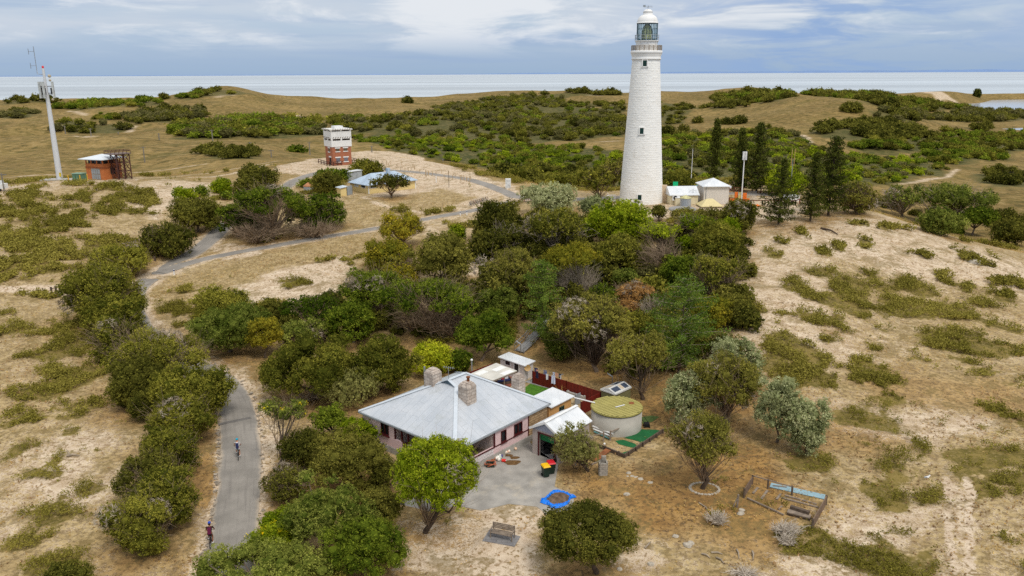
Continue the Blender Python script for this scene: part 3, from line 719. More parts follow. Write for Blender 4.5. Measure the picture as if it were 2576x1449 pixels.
def make_sky():
 w=bpy.data.worlds.new('World');SC.world=w;w.use_nodes=True
 nt=w.node_tree;nt.nodes.clear()
 out=N(nt,'ShaderNodeOutputWorld');bg=N(nt,'ShaderNodeBackground');L(nt,bg,0,out,0)
 sk=N(nt,'ShaderNodeTexSky');sk.sky_type='NISHITA';sk.sun_disc=False;sk.sun_elevation=SUN_EL;sk.sun_rotation=SUN_AZ
 tc=N(nt,'ShaderNodeTexCoord');sx=N(nt,'ShaderNodeSeparateXYZ');L(nt,tc,'Generated',sx,0)
 x,y,z=sx.outputs
 zc=math_(nt,'MAXIMUM',z,0.0)
 den=math_(nt,'ADD',zc,.05)
 cv=N(nt,'ShaderNodeCombineXYZ');nt.links.new(math_(nt,'MULTIPLY',x,4.2),cv.inputs[0]);nt.links.new(math_(nt,'MULTIPLY',z,22),cv.inputs[1]);nt.links.new(math_(nt,'MULTIPLY',y,2),cv.inputs[2])
 n1,n2=noise(nt,cv.outputs[0],.8,7,.55,.4),noise(nt,cv.outputs[0],1.9,9,.6,.5)
 st=N(nt,'ShaderNodeCombineXYZ');nt.links.new(math_(nt,'MULTIPLY',x,2.2),st.inputs[0]);nt.links.new(math_(nt,'MULTIPLY',z,60),st.inputs[1]);nt.links.new(y,st.inputs[2])
 n3=noise(nt,st.outputs[0],1.4,6,.55,.6)
 def cl(r,g,b,k=1.0): q=srgb(r,g,b);return (q[0]*10*k,q[1]*10*k,q[2]*10*k,1)
 ramp=N(nt,'ShaderNodeValToRGB');e=ramp.color_ramp.elements
 e[0].position=0;e[0].color=tuple(v/20 for v in cl(158,184,214)[:3])+(1,);e[1].position=1;e[1].color=tuple(v/20 for v in cl(255,251,244,1.6)[:3])+(1,)
 for p,q in ((.02,cl(162,186,216)),(.05,cl(180,199,222)),(.085,cl(198,211,227)),(.2,cl(214,222,232)),(.5,cl(244,243,240,1.12))):
  el=e.new(p);el.color=tuple(v/20 for v in q[:3])+(1,)
 nt.links.new(zc,ramp.inputs[0])
 base=mixc(nt,1.0,ramp.outputs[0],(20,20,20,1),'MULTIPLY')
 base=mixc(nt,.12,base,sk.outputs[0])
 up_=sstep(nt,zc,.012,.055)
 col=mixc(nt,math_(nt,'MULTIPLY',sstep(nt,n3,.45,.7),.55),base,cl(156,179,211))
 col=mixc(nt,math_(nt,'MULTIPLY',sstep(nt,n1,.40,.60),math_(nt,'MULTIPLY',up_,.85)),col,cl(204,213,225))
 def blob(px,py,rad,amt):
  d=Vector(ray(px,py)).normalized()
  dp=N(nt,'ShaderNodeVectorMath',operation='DISTANCE');L(nt,tc,'Generated',dp,0)
  dp.inputs[1].default_value=d
  return math_(nt,'MULTIPLY',math_(nt,'SUBTRACT',1.0,math_(nt,'DIVIDE',dp.outputs['Value'],rad),True),amt)
 pile=math_(nt,'ADD',math_(nt,'ADD',blob(1150,30,.13,.75),blob(350,20,.32,.2)),math_(nt,'ADD',blob(1450,-50,.14,.3),blob(2000,-60,.2,.15)))
 wv=math_(nt,'ADD',math_(nt,'ADD',math_(nt,'MULTIPLY',n2,1.7),math_(nt,'MULTIPLY',n1,.5)),pile)
 col=mixc(nt,math_(nt,'MULTIPLY',sstep(nt,wv,1.22,1.62),math_(nt,'MULTIPLY',up_,.9)),col,cl(231,235,240))
 bl=math_(nt,'ADD',blob(1950,110,.2,1.0),blob(2350,80,.18,.7))
 col=mixc(nt,math_(nt,'MULTIPLY',bl,math_(nt,'MULTIPLY',sstep(nt,n2,.6,.4),.9)),col,cl(144,173,215))
 nt.links.new(col,bg.inputs[0]);bg.inputs[1].default_value=.1
 sd=bpy.data.lights.new('sun','SUN');so=bpy.data.objects.new('sun',sd);COL.objects.link(so)
 sd.energy=1.9;sd.angle=R(16);sd.color=(1.0,.95,.87)
 d=Vector((math.sin(SUN_AZ)*math.cos(SUN_EL),math.cos(SUN_AZ)*math.cos(SUN_EL),math.sin(SUN_EL)))
 so.rotation_euler=d.to_track_quat('Z','Y').to_euler()
 so.location=d*500
 SC.view_settings.view_transform='Standard';SC.view_settings.look='None';SC.view_settings.exposure=0;SC.view_settings.gamma=1
 SC.cycles.max_bounces=5;SC.cycles.diffuse_bounces=3;SC.cycles.transparent_max_bounces=6
for nm in ROADS: make_road(nm)
def road_patch(k,a,b,cc,d,name='asphalt_patch'):
 mb=MB();P=[at(*c(k,*q)) for q in (a,b,cc,d)]
 n=8
 for i in range(n):
  for j in range(2):
   f=lambda u,v: (P[0]*(1-u)+P[1]*u)*(1-v)+(P[3]*(1-u)+P[2]*u)*v
   pts=[f(x/n,y/2) for x,y in ((i,j),(i+1,j),(i+1,j+1),(i,j+1))]
   mb.poly([(q[0],q[1],nearline(np.array([q[0]]),np.array([q[1]]),*ROADLINE['road'][:2])[1][0]+.036) for q in pts][::-1])
 return mb.build(name,plain('dark_asphalt',S_DARK,.9,.2,2,.2),kind='structure')
S_DARK=srgb(112,108,104)
road_patch('J',(1805,188),(2072,138),(2085,152),(1810,208))
make_water()
make_sky()
def unit(n,g):
 v=g.normal(size=(n,3));return v/np.linalg.norm(v,axis=1)[:,None]
def norm(v): return v/(np.linalg.norm(v,axis=-1,keepdims=True)+1e-9)
class Leaves:
 def __init__(s): s.V,s.Q,s.T,s.n=[],[],[],0
 def add(s,V,Q,T):
  s.V.append(V);s.Q.append(Q+s.n);s.T.append(T);s.n+=len(V)
 def tufts(s,C,D,r,nl,ls,tint,g,asp=.62,hemi=.9,droop=0.0,lo=.3):
  M=len(C)
  if M==0: return
  C=np.repeat(C,nl,0);Dn=np.repeat(D,nl,0);r=np.repeat(np.broadcast_to(r,(M,)),nl);t=np.repeat(np.broadcast_to(tint,(M,)),nl)
  n=len(C)
  d=norm(unit(n,g)+Dn*hemi)
  p=C+d*(r*g.uniform(lo,1.2,n))[:,None]
  nn=norm(d+1.15*unit(n,g))
  a=norm(np.cross(nn,unit(n,g)))
  if droop:
   a=norm(a*(1-droop)+np.array([0,0,-1.0])*droop)
   nn=norm(np.cross(a,unit(n,g)))
  b=np.cross(nn,a)
  l=(ls*g.uniform(.6,1.25,n))[:,None]
  a=a*l*.5;b=b*l*.5*asp
  V=np.stack([p-a,p+b*.9+a*.1,p+a,p-b*.9+a*.1],1).reshape(-1,3)
  Q=np.arange(n*4).reshape(-1,4)
  T=np.repeat(np.clip(t+g.normal(0,.24,n),0,1),4)
  s.add(V,Q,T)
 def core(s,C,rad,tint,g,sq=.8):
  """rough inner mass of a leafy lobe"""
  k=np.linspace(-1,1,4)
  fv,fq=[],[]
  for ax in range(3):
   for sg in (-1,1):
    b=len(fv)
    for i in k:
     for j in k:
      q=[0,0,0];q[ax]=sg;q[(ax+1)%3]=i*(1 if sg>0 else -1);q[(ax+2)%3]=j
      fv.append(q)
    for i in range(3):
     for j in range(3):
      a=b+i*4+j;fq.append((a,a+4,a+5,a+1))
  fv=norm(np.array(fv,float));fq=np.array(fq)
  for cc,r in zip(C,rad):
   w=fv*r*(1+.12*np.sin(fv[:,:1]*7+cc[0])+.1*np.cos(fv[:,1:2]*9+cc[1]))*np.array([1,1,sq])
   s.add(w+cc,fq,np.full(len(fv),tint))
 def build(s,name,m,parent,off):
  return fast_mesh(name,np.concatenate(s.V),np.concatenate(s.Q),m,parent,off,np.concatenate(s.T))
def sphere_pts(n,g,zmin=-1,jit=.25):
 k=int(n*2/(1-zmin))+2
 i=np.arange(k)+.5
 z=1-2*i/k;a=math.pi*(1+5**.5)*i+g.uniform(0,6.28)
 q=np.stack([np.sqrt(1-z*z)*np.cos(a),np.sqrt(1-z*z)*np.sin(a),z],-1)
 q=norm(q+g.normal(0,jit*2/math.sqrt(k),q.shape))
 return q[q[:,2]>zmin]
def dome(lv,ctr,ax,g,tr,ls,lobe=.34,lv2=None,dead=0.0,cov=1.15,zmin=-.35,nleaf=11,gap=.08,rough=.2,tint=(.2,.7),droop=0.0,asp=.62,corek=.8,flat=.8,hemi=.9,fill=True):
 """a crown: leafy lobes over an ellipsoid, each lobe a mass of tufts"""
 ax=np.array(ax,float);am=(ax[0]+ax[1])/2
 rl0=min(max(lobe*am,tr*1.6),2.6 if am<12 else 4)
 area=4*math.pi*(((ax[0]*ax[1])**1.6+(ax[0]*ax[2])**1.6+(ax[1]*ax[2])**1.6)/3)**(1/1.6)*(1-zmin)/2
 nl=max(5,int(cov*area/(math.pi*rl0**2)))
 d=sphere_pts(nl,g,zmin)
 d=d[g.uniform(size=len(d))>gap]
 rl=rl0*g.uniform(.6,1.3,len(d))
 k=np.maximum(.25,1-rl/am*.85)*(1+g.normal(0,rough,len(d)))
 C=ctr+d*ax*k[:,None]
 nrm_=norm(d/ax*am+np.array([0,0,.75]))
 lt=g.uniform(tint[0],tint[1],len(d))
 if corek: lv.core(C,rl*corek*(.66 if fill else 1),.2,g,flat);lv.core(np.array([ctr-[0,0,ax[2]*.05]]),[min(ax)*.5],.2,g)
 for c0,n0,r0,t0 in zip(C,nrm_,rl,lt):
  m=max(5,int(1.9*r0*r0/(tr*tr)))
  u=norm(sphere_pts(m,g,-.2,.5))
  z=n0;x=norm(np.cross([0.3,.2,1.0],z));y=np.cross(z,x)
  w=u[:,:1]*x+u[:,1:2]*y+u[:,2:3]*z
  tc_=c0+w*np.array([1,1,flat])*r0*g.uniform(.78,1.02,(len(w),1))
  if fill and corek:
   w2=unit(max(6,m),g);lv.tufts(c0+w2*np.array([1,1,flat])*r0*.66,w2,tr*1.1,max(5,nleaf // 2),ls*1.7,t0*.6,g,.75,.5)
  if lv2 is not None and n0[2]>.1 and g.uniform()<dead:
   lv2.tufts(tc_,w,tr*g.uniform(.9,1.5,len(w)),nleaf // 2,ls*3.2,g.uniform(.1,.9,len(w)),g,.14,1.6);continue
  lv.tufts(tc_,w,tr*g.uniform(.75,1.25,len(w)),nleaf,ls,np.clip(t0+g.normal(0,.13,len(w)),0,1),g,asp,hemi,droop)
 return C,rl
def cones(P0,P1,r0,g,bend=.12,r1k=.3):
 """many thin twigs at once: three-sided tapering tubes of two segments"""
 n=len(P0);d=P1-P0;ln=np.linalg.norm(d,axis=1,keepdims=True)+1e-6
 t=d/ln;a=norm(np.cross(t,unit(n,g)));b=np.cross(t,a)
 r0=np.broadcast_to(r0,(n,))[:,None]
 mid=(P0+P1)/2+a*ln*g.normal(0,bend,(n,1))+b*ln*g.normal(0,bend,(n,1))
 V=np.zeros((n,9,3))
 for k in range(3):
  o=a*math.cos(2.094*k)+b*math.sin(2.094*k)
  V[:,k]=P0+o*r0;V[:,3+k]=mid+o*r0*(.5+r1k/2);V[:,6+k]=P1+o*r0*r1k
 q=[]
 for s_ in (0,3):
  for k in range(3): q.append((s_+k,s_+(k+1)%3,s_+3+(k+1)%3,s_+3+k))
 Q=(np.arange(n)[:,None,None]*9+np.array(q)[None]).reshape(-1,4)
 return V.reshape(-1,3),Q,mid
def twigs(root,tips,g,r0=.05,fork=3,spread=.35):
 """limbs from root to tips, each with forking twigs; returns verts, quads"""
 n=len(tips);P0=np.repeat(root[None],n,0)+g.normal(0,.12,(n,3))*np.array([1,1,.4])
 V1,Q1,mid=cones(P0,tips,r0,g)
 VS,QS,o=[V1],[Q1],len(V1)
 ln=np.linalg.norm(tips-P0,axis=1,keepdims=True)
 for f in range(fork):
  s0=mid+(tips-mid)*g.uniform(0,.9,(n,1))
  e=s0+norm(norm(tips-P0)+spread*1.6*unit(n,g))*ln*g.uniform(.25,.55,(n,1))
  V2,Q2,_=cones(s0,e,r0*.5,g)
  VS.append(V2);QS.append(Q2+o);o+=len(V2)
 return np.concatenate(VS),np.concatenate(QS)
S_=srgb
LEAF={
 'tea': leafmat('tea_tree_leaves',S_(74,79,26),S_(166,159,64)),'teadark': leafmat('dark_tea_tree_leaves',S_(61,65,24),S_(137,132,56)),
 'bright': leafmat('bright_leaves',S_(88,108,15),S_(177,186,47)),'green': leafmat('green_leaves',S_(61,79,20),S_(146,157,51)),
 'olive': leafmat('olive_leaves',S_(88,88,35),S_(168,159,73)),'yellow': leafmat('yellowing_leaves',S_(112,112,35),S_(188,168,53)),
 'lime': leafmat('lime_leaves',S_(139,150,29),S_(211,209,58)),'grey': leafmat('grey_leaves',S_(128,135,87),S_(215,215,163)),
 'dry': leafmat('dead_brown_leaves',S_(141,106,60),S_(202,155,94)),'norf': leafmat('dark_needles',S_(47,56,22),S_(99,103,42),.1),
 'pine': leafmat('soft_needles',S_(76,101,38),S_(132,148,60),.15),'weep': leafmat('weeping_leaves',S_(112,115,58),S_(164,159,94)),
 'scrubl': leafmat('low_scrub_leaves',S_(112,106,42),S_(157,146,69),.2,.6),'straw': leafmat('dry_grass_blades',S_(182,146,80),S_(233,202,132),.2,.6),
 'flower': leafmat('yellow_flowers',S_(238,193,22),S_(255,238,44)),'palegreen': leafmat('pale_green_leaves',S_(81,94,33),S_(168,171,80)),'darkshrub': leafmat('dark_shrub_leaves',S_(88,88,49),S_(128,121,73)),
 'twig': leafmat('grey_dead_twigs',S_(128,115,100),S_(179,166,147),0.05),'litter': leafmat('leaf_litter_clods',S_(139,112,78),S_(191,157,112),0.1,.6)}
BARK=plain('grey_bark',S_(112,98,84),.9,.35,3,.5,12)
BARKD=plain('dark_bark',S_(84,70,58),.9,.35,3,.5,12)
DEAD=plain('bleached_deadwood',S_(156,142,124),.9,.3,2,.2,12)
DEADBR=plain('brown_deadwood',S_(140,120,98),.9,.3,2,.2,12)
STY={  # lobe,zmin,gap,flat,leaf aspect,tint range,droop
 'tea': dict(lobe=.36,zmin=-.75,gap=.05,flat=.8,tint=(.1,.85)),'teadark': dict(lobe=.36,zmin=-.8,gap=.05,flat=.8,tint=(.05,.8)),
 'bright': dict(lobe=.30,zmin=-.65,gap=.1,flat=.9,tint=(.2,.85),rough=.2),'green': dict(lobe=.28,zmin=-.6,gap=.12,flat=.65,tint=(.15,.8),rough=.2),
 'olive': dict(lobe=.32,zmin=-.7,gap=.08,flat=.85,tint=(.1,.8)),'yellow': dict(lobe=.34,zmin=-.6,gap=.1,flat=.8,tint=(.1,.95)),
 'lime': dict(lobe=.3,zmin=-.5,gap=.08,flat=.8,tint=(.2,.9)),'grey': dict(lobe=.27,zmin=-.65,gap=.12,flat=1.0,tint=(.1,.9),rough=.24),
 'dry': dict(lobe=.3,zmin=-.2,gap=.3,flat=.8,tint=(.2,.8)),'weep': dict(lobe=.3,zmin=-.6,gap=.15,flat=1.1,tint=(.1,.9),droop=.55,asp=.35,corek=.55),
 'palegreen': dict(lobe=.32,zmin=-.6,gap=.06,flat=.8,tint=(.1,.85)),'pine': dict(lobe=.28,zmin=-.5,gap=.1,flat=.8,tint=(.1,.8))}
def frame_tree(foot,box):
 """crown centre and semi-axes from where the crown shows"""
 x0,y0,x1,y1=box
 p=np.array(foot,float);dp=depth(p);k=dp/F
 cx,cy=(x0+x1)/2,(y0+y1)/2
 u=(cx-CX)/F
 zc=zrow(p,cy)
 ctr=np.array([u*depth(np.array([p[0],p[1],zc])),p[1],zc])
 k=depth(ctr)/F
 a=(x1-x0)/2*k
 e=math.atan2(CAMZ-ctr[2],math.hypot(ctr[0],ctr[1]))
 Hh=(y1-y0)/2*k
 ad=a*.85
 b=math.sqrt(max(Hh**2-(ad*math.sin(e))**2,(.45*Hh)**2))/math.cos(e)
 return ctr,np.array([a,ad,b])
HG='tea trees hedging the road'
TREES=[]
def tree(name,label,cat,kind,foot_px,box,trunk=True,twig=0.0,cap=False,group=None,bark=None,seed=None,lean=0,dens=1.0,sparse=0,flowers=0,deadk=None,**over):
 g=np.random.default_rng(seed if seed is not None else len(TREES)*13+5)
 foot=at(*foot_px)
 ctr,ax=frame_tree(foot,box)
 gl=float(gz(ctr[0],ctr[1]))
 if ctr[2]-ax[2]*.9<gl+.1: ctr[2]+=0.0
 root=thing(name,label,cat,foot,0,group)
 dp=depth(ctr)
 tr=max(.2,.0034*dp);ls=max(.10,.0020*dp)
 st=dict(STY[kind]);st.update(over)
 if cap: st['zmin']=max(st['zmin'],-.12);st['gap']=.1
 if ctr[2]-ax[2]*.85<max(gl,foot[2])+.7 and not cap and 'zmin' not in over: st['zmin']=-.92
 lv,lv2=Leaves(),Leaves()
 C,rl=dome(lv,ctr,ax*(.9 if group==HG else .99),g,tr,ls,lv2=lv2,dead=.055*twig if not cap else .06,nleaf=int(15*dens),**st)
 m=LEAF[kind]
 cr=lv.build('crown',m,root,foot)
 if lv2.n: lv2.build('dead_foliage',LEAF['twig'],root,foot)
 if flowers:
  fl=Leaves();d=norm(C-ctr);i_=np.argsort(-(d[:,2]+g.uniform(0,.8,len(d))))[:flowers]
  fl.tufts(C[i_]+d[i_]*rl[i_][:,None]*.9,d[i_],.3,14,.12,.5,g)
  fl.build('blossom',LEAF['flower'],root,foot)
 bk=bark or BARK
 hgt=max(ctr[2]-foot[2],.6)
 if trunk:
  mb=MB();r0=max(.10,.03*ax[0]+.012*hgt)*1.25
  fork=foot+(ctr-foot)*.55+np.array([g.normal(0,.1)*ax[0]*.5,0,0]);fork[2]=foot[2]+hgt*(.42 if ctr[2]-ax[2]>foot[2]+1 else .3)
  mid=(foot+fork)/2+np.array([g.normal(0,.12),g.normal(0,.1),0])*hgt*.3
  mb.tube([foot-[0,0,.3],foot+[0,0,.15],mid,fork],[r0*1.5,r0*1.15,r0*.9,r0*.75],9)
  idx=np.argsort(-ax[2]*0+np.abs(g.normal(size=len(C))))[:max(4,min(9,len(C) // 3))]
  for i in idx:
   e=ctr+(C[i]-ctr)*.9;mm=fork*.5+e*.5+g.normal(0,.1,3)*ax[0]*.5-[0,0,.08*ax[2]]
   mb.tube([fork,mm,e],[r0*.6,r0*.4,r0*.15],6)
  mb.build('trunk',bk,root)
 if twig>0:
  n=int(60*twig)
  rt=foot+np.array([0,0,.2])
  d=sphere_pts(n,g,-.05 if not cap else -.15,1.0)
  tips=ctr+d*ax*g.uniform(.7,.98,(len(d),1))-[0,0,ax[2]*(.05 if cap else .12)]
  tips[:,2]=np.maximum(tips[:,2],foot[2]+.3)
  V,Q=twigs(rt+(ctr-rt)*.12,tips,g,max(.028,.0005*dp),5,.45)
  fast_mesh('dead_branches',V,Q,deadk or DEADBR,root,foot)
 TREES.append((foot,ctr,ax))
 return root
def bare_shrub(name,label,cat,foot_px,box,n=70,m=None,r0=None,group=None,zmin=-.1,seed=None,fork=4,k=(.6,1.0)):
 g=np.random.default_rng(seed if seed is not None else len(TREES)*17+3)
 foot=at(*foot_px);ctr,ax=frame_tree(foot,box);dp=depth(ctr)
 root=thing(name,label,cat,foot,0,group)
 d=sphere_pts(n,g,zmin,1.2)
 tips=ctr+d*ax*g.uniform(k[0],k[1],(len(d),1));tips[:,2]=np.maximum(tips[:,2],gz(tips[:,0],tips[:,1])+.05)
 V,Q=twigs(foot+[0,0,.1],tips,g,r0 or max(.03,.00055*dp),fork,.45)
 fast_mesh('branches',V,Q,m or DEADBR,root,foot)
 return root
def norfolk(name,label,foot_px,top_px,half_px,cat='pine tree',group=None,kind='norf',wh=.62,droop=.1,clear=.1,nb=7,pw=.8,taper_top=.12,seed=0,branch_m=None,dens=1.8,gapk=.18,trk=1.2):
 g=np.random.default_rng(seed+100)
 foot=at(*foot_px);H=zrow(foot,top_px[1])-foot[2]
 kx=depth(foot)/F
 rm=half_px*kx*1.45;lean=(top_px[0]-foot_px[0])*kx
 root=thing(name,label,cat,foot,0,group)
 mb=MB();mb.tube([foot-[0,0,.3],foot+[lean*.3,0,H*.3],foot+[lean,0,H]],[.03*H*.55,.02*H*.55,.02],9)
 mb.build('trunk',BARKD,root)
 lv=Leaves();P0s,P1s=[],[]
 z=clear*H;dp=depth(foot);tr=max(.24,.0032*dp)*trk;ls=max(.18,.0027*dp)
 while z<H*.985:
  t=z/H
  r_=rm*((1-t)**pw+taper_top*.3)*g.uniform(.75,1.12)*(1 if t>clear+.1 else .8+.2*(t-clear)/.1)
  a0=g.uniform(0,6.28)
  for b in range(nb):
   if g.uniform()<gapk: continue
   a=a0+6.283*b/nb+g.normal(0,.12);L_=r_*g.uniform(.6,1.15)
   dr=np.array([math.cos(a),math.sin(a),0])
   base=foot+np.array([lean*t,0,z+g.normal(0,wh*.2)])
   n=max(2,int(L_/(tr*.85)))
   s_=np.linspace(.22,1,n)
   pts=base+dr*(L_*s_)[:,None]+np.array([0,0,1.0])*(L_*(-droop*s_+(.16+droop*.6)*s_**2))[:,None]
   lv.tufts(pts,np.tile([0,0,.4],(n,1)),tr*(1.05-.35*s_),int(11*dens),ls,np.clip(g.uniform(.15,.75)+g.normal(0,.1,n),0,1),g,.45,.5)
   P0s.append(base);P1s.append(pts[-1])
  z+=wh*g.uniform(.75,1.25)*(1 if t<.7 else .75)
 lv.build('crown',LEAF[kind],root,foot)
 V,Q,_=cones(np.array(P0s),np.array(P1s),max(.03,.0005*dp),g,.02)
 fast_mesh('branches',V,Q,branch_m or BARKD,root,foot)
 TREES.append((foot,foot+[0,0,H*.5],np.array([rm,rm,H*.5])))
 return root
HG='tea trees hedging the road'
def T(name,label,kind,foot,box,cat='tree',**k): return tree(name,label,cat,kind,foot,box,**k)
T('tea_tree','big two-lobed tea tree at the near end of the roadside hedge','tea',(375,1385),(256,1235,440,1400),group=HG,twig=.6)
T('tea_tree','rounded tea tree crown behind the near end of the roadside hedge','tea',(430,1330),(318,1168,501,1330),group=HG,twig=.3)
T('tea_tree','grey twiggy low tea tree in the middle of the roadside hedge','teadark',(400,1260),(287,1130,470,1255),group=HG,twig=1.0,gap=.2)
T('tea_tree','dull green tea tree beside the road, level with the farther cyclist','tea',(455,1200),(345,1065,500,1200),group=HG,twig=.5)
T('tea_tree','spreading tea tree leaning over the road edge above the dark asphalt patch','tea',(490,1110),(358,985,548,1120),group=HG,twig=.4)
T('tea_tree','broad bright-topped tea tree at the bend where the road disappears','tea',(500,1050),(378,915,594,1055),group=HG,tint=(.4,.95))
T('tea_tree','dark low tea tree on the field side of the twiggy one','teadark',(330,1030),(260,895,432,1035),group=HG)
T('tea_tree','tea tree with a wide grey dead-twigged crown below a green cap','tea',(400,985),(275,828,520,965),group=HG,twig=2.0,cap=True,tint=(.3,.8))
T('tea_tree','small dark tea tree filling the field edge of the hedge bend','teadark',(346,1062),(318,985,376,1062),group=HG,trunk=False)
T('tea_tree','tea tree with a patch of dead grey twigs facing the road','tea',(295,905),(210,800,372,915),group=HG,twig=1.4,gap=.2)
T('tea_tree','bright green tea tree third from the far end of the hedge','tea',(300,850),(208,742,372,850),group=HG,tint=(.35,.95))
T('tea_tree','tallest domed tea tree of the hedge, where the sandy track meets the road','tea',(245,815),(156,663,362,820),group=HG,twig=1.0,tint=(.2,.85))
T('tea_tree','small dark tea tree at the foot of the tallest dome of the hedge','teadark',(262,822),(240,775,296,826),group=HG,trunk=False)
T('tea_tree','low wind-pruned tea tree with bent dark stems facing the fork in the road','tea',(320,686),(225,618,383,690),group=HG,twig=.8)
T('tea_tree','squat grey-green tea tree beside the road fork on the grassy side','teadark',(420,642),(342,560,492,646),group=HG,twig=.6)
T('tea_tree','dark dome tea tree where the upper road enters the trees','teadark',(500,583),(428,490,571,585),group=HG)
HK='trees on the knoll above the road fork'
T('tea_tree','rounded dark tea tree topping the knoll in front of the grass','teadark',(655,468),(594,418,700,470),group=HK)
T('tea_tree','dark tea tree just below the topmost one on the knoll','teadark',(625,495),(588,448,665,500),group=HK)
T('leafy_bush','light green bush alone on the pale sand slope','bright',(464,507),(437,476,492,508),'bush',trunk=False)
T('leafy_bush','small green bush next to the dark dome tree on the sand slope','green',(506,492),(487,471,526,493),'bush',trunk=False)
T('leafy_bush','green bush at the sand edge below the grassy ridge','bright',(556,484),(530,454,586,485),'bush',trunk=False)
T('leafy_bush','tiny round bush between the sand slope bushes and the dark trees','green',(566,503),(553,480,582,504),'bush',trunk=False)
T('flat_topped_tree','wide flat-topped bright green tree over a thicket of dead wood','green',(690,600),(592,468,772,572),twig=1.6,cap=True,group=HK)
T('flat_topped_tree','green umbrella tree at the end of the dead wood thicket nearest the yellow house','green',(812,575),(738,490,866,578),twig=1.0,group=HK)
T('flat_topped_tree','green tree overhanging the upper road at the dead wood thicket','green',(600,595),(553,508,645,592),twig=.8,group=HK)
T('leafy_bush','small green bush growing up through the grey dead branches','green',(668,572),(640,545,700,573),'bush',trunk=False)
bare_shrub('dead_shrub','grey leafless thicket of dead branches beside the road fork','dead shrub',(648,612),(572,555,735,617),110,DEADBR)
bare_shrub('dead_shrub','brown leafless thicket of dead branches nearest the meadow','dead shrub',(795,598),(715,556,866,600),110,DEADBR)
T('bushy_tree','dark bushy tree between the rusty-roofed tank and the yellow house','teadark',(825,489),(784,433,863,492))
T('bushy_tree','domed dark tree behind the yellow house beside the loop road','tea',(922,440),(884,403,962,440),tint=(.05,.4))
T('gnarled_tree','gnarled tree with bare stems in front of the yellow house','teadark',(985,497),(942,444,1028,482),twig=.3,zmin=-.1)
T('leafy_bush','low green bush between the loop road and the dark bushy tree','green',(835,455),(788,430,880,456),'bush',trunk=False)
T('leafy_bush','small bush by the loop road above the rusty-roofed tank','green',(770,470),(752,455,795,471),'bush',trunk=False)
T('yellowing_tree','tree with a gold-green top beside the side road','yellow',(1010,622),(948,542,1066,616),twig=.8,zmin=-.1)
T('yellowing_tree','yellow-green shrubby tree at the corner of the dry meadow','yellow',(968,682),(910,606,1036,684))
T('olive_tree','large olive-green tree with puffy clumps beside the sandy gap','olive',(1110,718),(1039,584,1194,716))
T('leafy_bush','bright green bush standing up behind the puffy olive tree','bright',(1150,608),(1126,571,1172,610),'bush',trunk=False)
T('yellowing_tree','yellow-green tree tucked between the olive tree and a flat green canopy','yellow',(1010,735),(957,668,1058,732))
T('bare_bush','brown-grey thin bush among the yellowing trees','olive',(1000,690),(958,640,1055,685),'bush',twig=1.2,gap=.6,corek=0)
T('flat_topped_tree','deep green flat-topped tree with dark bare stems above the meadow corner','green',(945,800),(860,672,1016,775),twig=1.4,tint=(.05,.6))
T('flat_topped_tree','widest flat green canopy over a grey web of dead branches','green',(1090,850),(969,708,1200,790),twig=2.2,cap=True,tint=(.25,.9))
bare_shrub('dead_shrub','grey leafless bush spreading below the widest flat canopy','dead shrub',(1145,855),(1060,760,1190,857),110,DEADBR)
bare_shrub('dead_shrub','fallen grey branches lying under the green slope trees','dead shrub',(1040,838),(985,778,1080,840),60,DEADBR)
T('green_tree','bright green tree on the slope with leafy skirts to the ground','green',(890,862),(812,760,950,858),tint=(.3,.9),zmin=-.6)
T('dark_tree','dark airy tree at the lower edge of the dry meadow','green',(790,815),(720,744,855,806),twig=.8,tint=(0,.35),gap=.25,corek=.6)
T('olive_bush','low olive bush behind the widest flat canopy','olive',(1130,735),(1078,703,1174,732),'bush',trunk=False)
T('tea_tree','olive tea tree at the meadow end of the leafy cluster','tea',(550,820),(474,735,640,805))
T('round_tree','bright rounded tree of the leafy cluster beside the hidden road','palegreen',(580,885),(478,766,682,878),tint=(.0,.5))
T('round_tree','dark green tree at the meadow edge of the leafy cluster','teadark',(690,818),(644,754,720,815))
T('flat_topped_tree','pale green low tree with bare grey underside above the big dome','palegreen',(760,870),(696,810,824,866),twig=.9,zmin=-.1)
T('yellowing_tree','olive-yellow tree at the shaded end of the leafy cluster','yellow',(668,900),(628,795,706,890),tint=(0,.4))
T('dome_tree','huge cauliflower-domed tea tree behind the pink house','tea',(790,1005),(662,852,905,1000),tint=(.1,.6),lobe=.3)
T('dome_tree','second cauliflower dome joined to the huge one behind the pink house','tea',(950,985),(862,852,1036,988),tint=(.05,.5),lobe=.32)
T('dome_tree','small dark crown at the sandy edge of the huge dome','teadark',(690,955),(655,905,715,960))
T('weeping_tree','drooping grey-green tree in front of the huge dome','weep',(880,1015),(796,930,958,1012),tint=(.3,.9))
bare_shrub('dead_shrub','white dead branches poking from under the huge dome','dead shrub',(775,1010),(725,960,830,1015),40,DEAD)
T('lime_tree','lime green round tree just behind the house chimney','lime',(1085,940),(1030,864,1139,935))
T('green_bush','soft green bush between the lime tree and the patio','green',(1155,935),(1125,880,1190,935),'bush',trunk=False)
T('leafy_tree','leafy rich green tree beside the stairway','green',(1212,908),(1145,778,1291,900),tint=(.1,.6),droop=.35,asp=.45)
WS='trees on the slope below the lighthouse'
T('dome_tree','dark domed tree at the meeting of the roads','teadark',(1258,605),(1194,502,1312,602),group=WS,tint=(.2,.8))
T('grey_bush','silvery bush beside the approach road','grey',(1390,536),(1322,468,1458,538),'bush',group=WS)
T('leaning_tree','leaning green tree close beside the lighthouse wall','tea',(1512,505),(1444,424,1545,490),group=WS,twig=.4,zmin=-.2)
T('brown_bush','brownish twiggy bush touching the lighthouse behind the leaning tree','olive',(1545,470),(1505,402,1572,470),'bush',twig=.6,gap=.3,corek=.5)
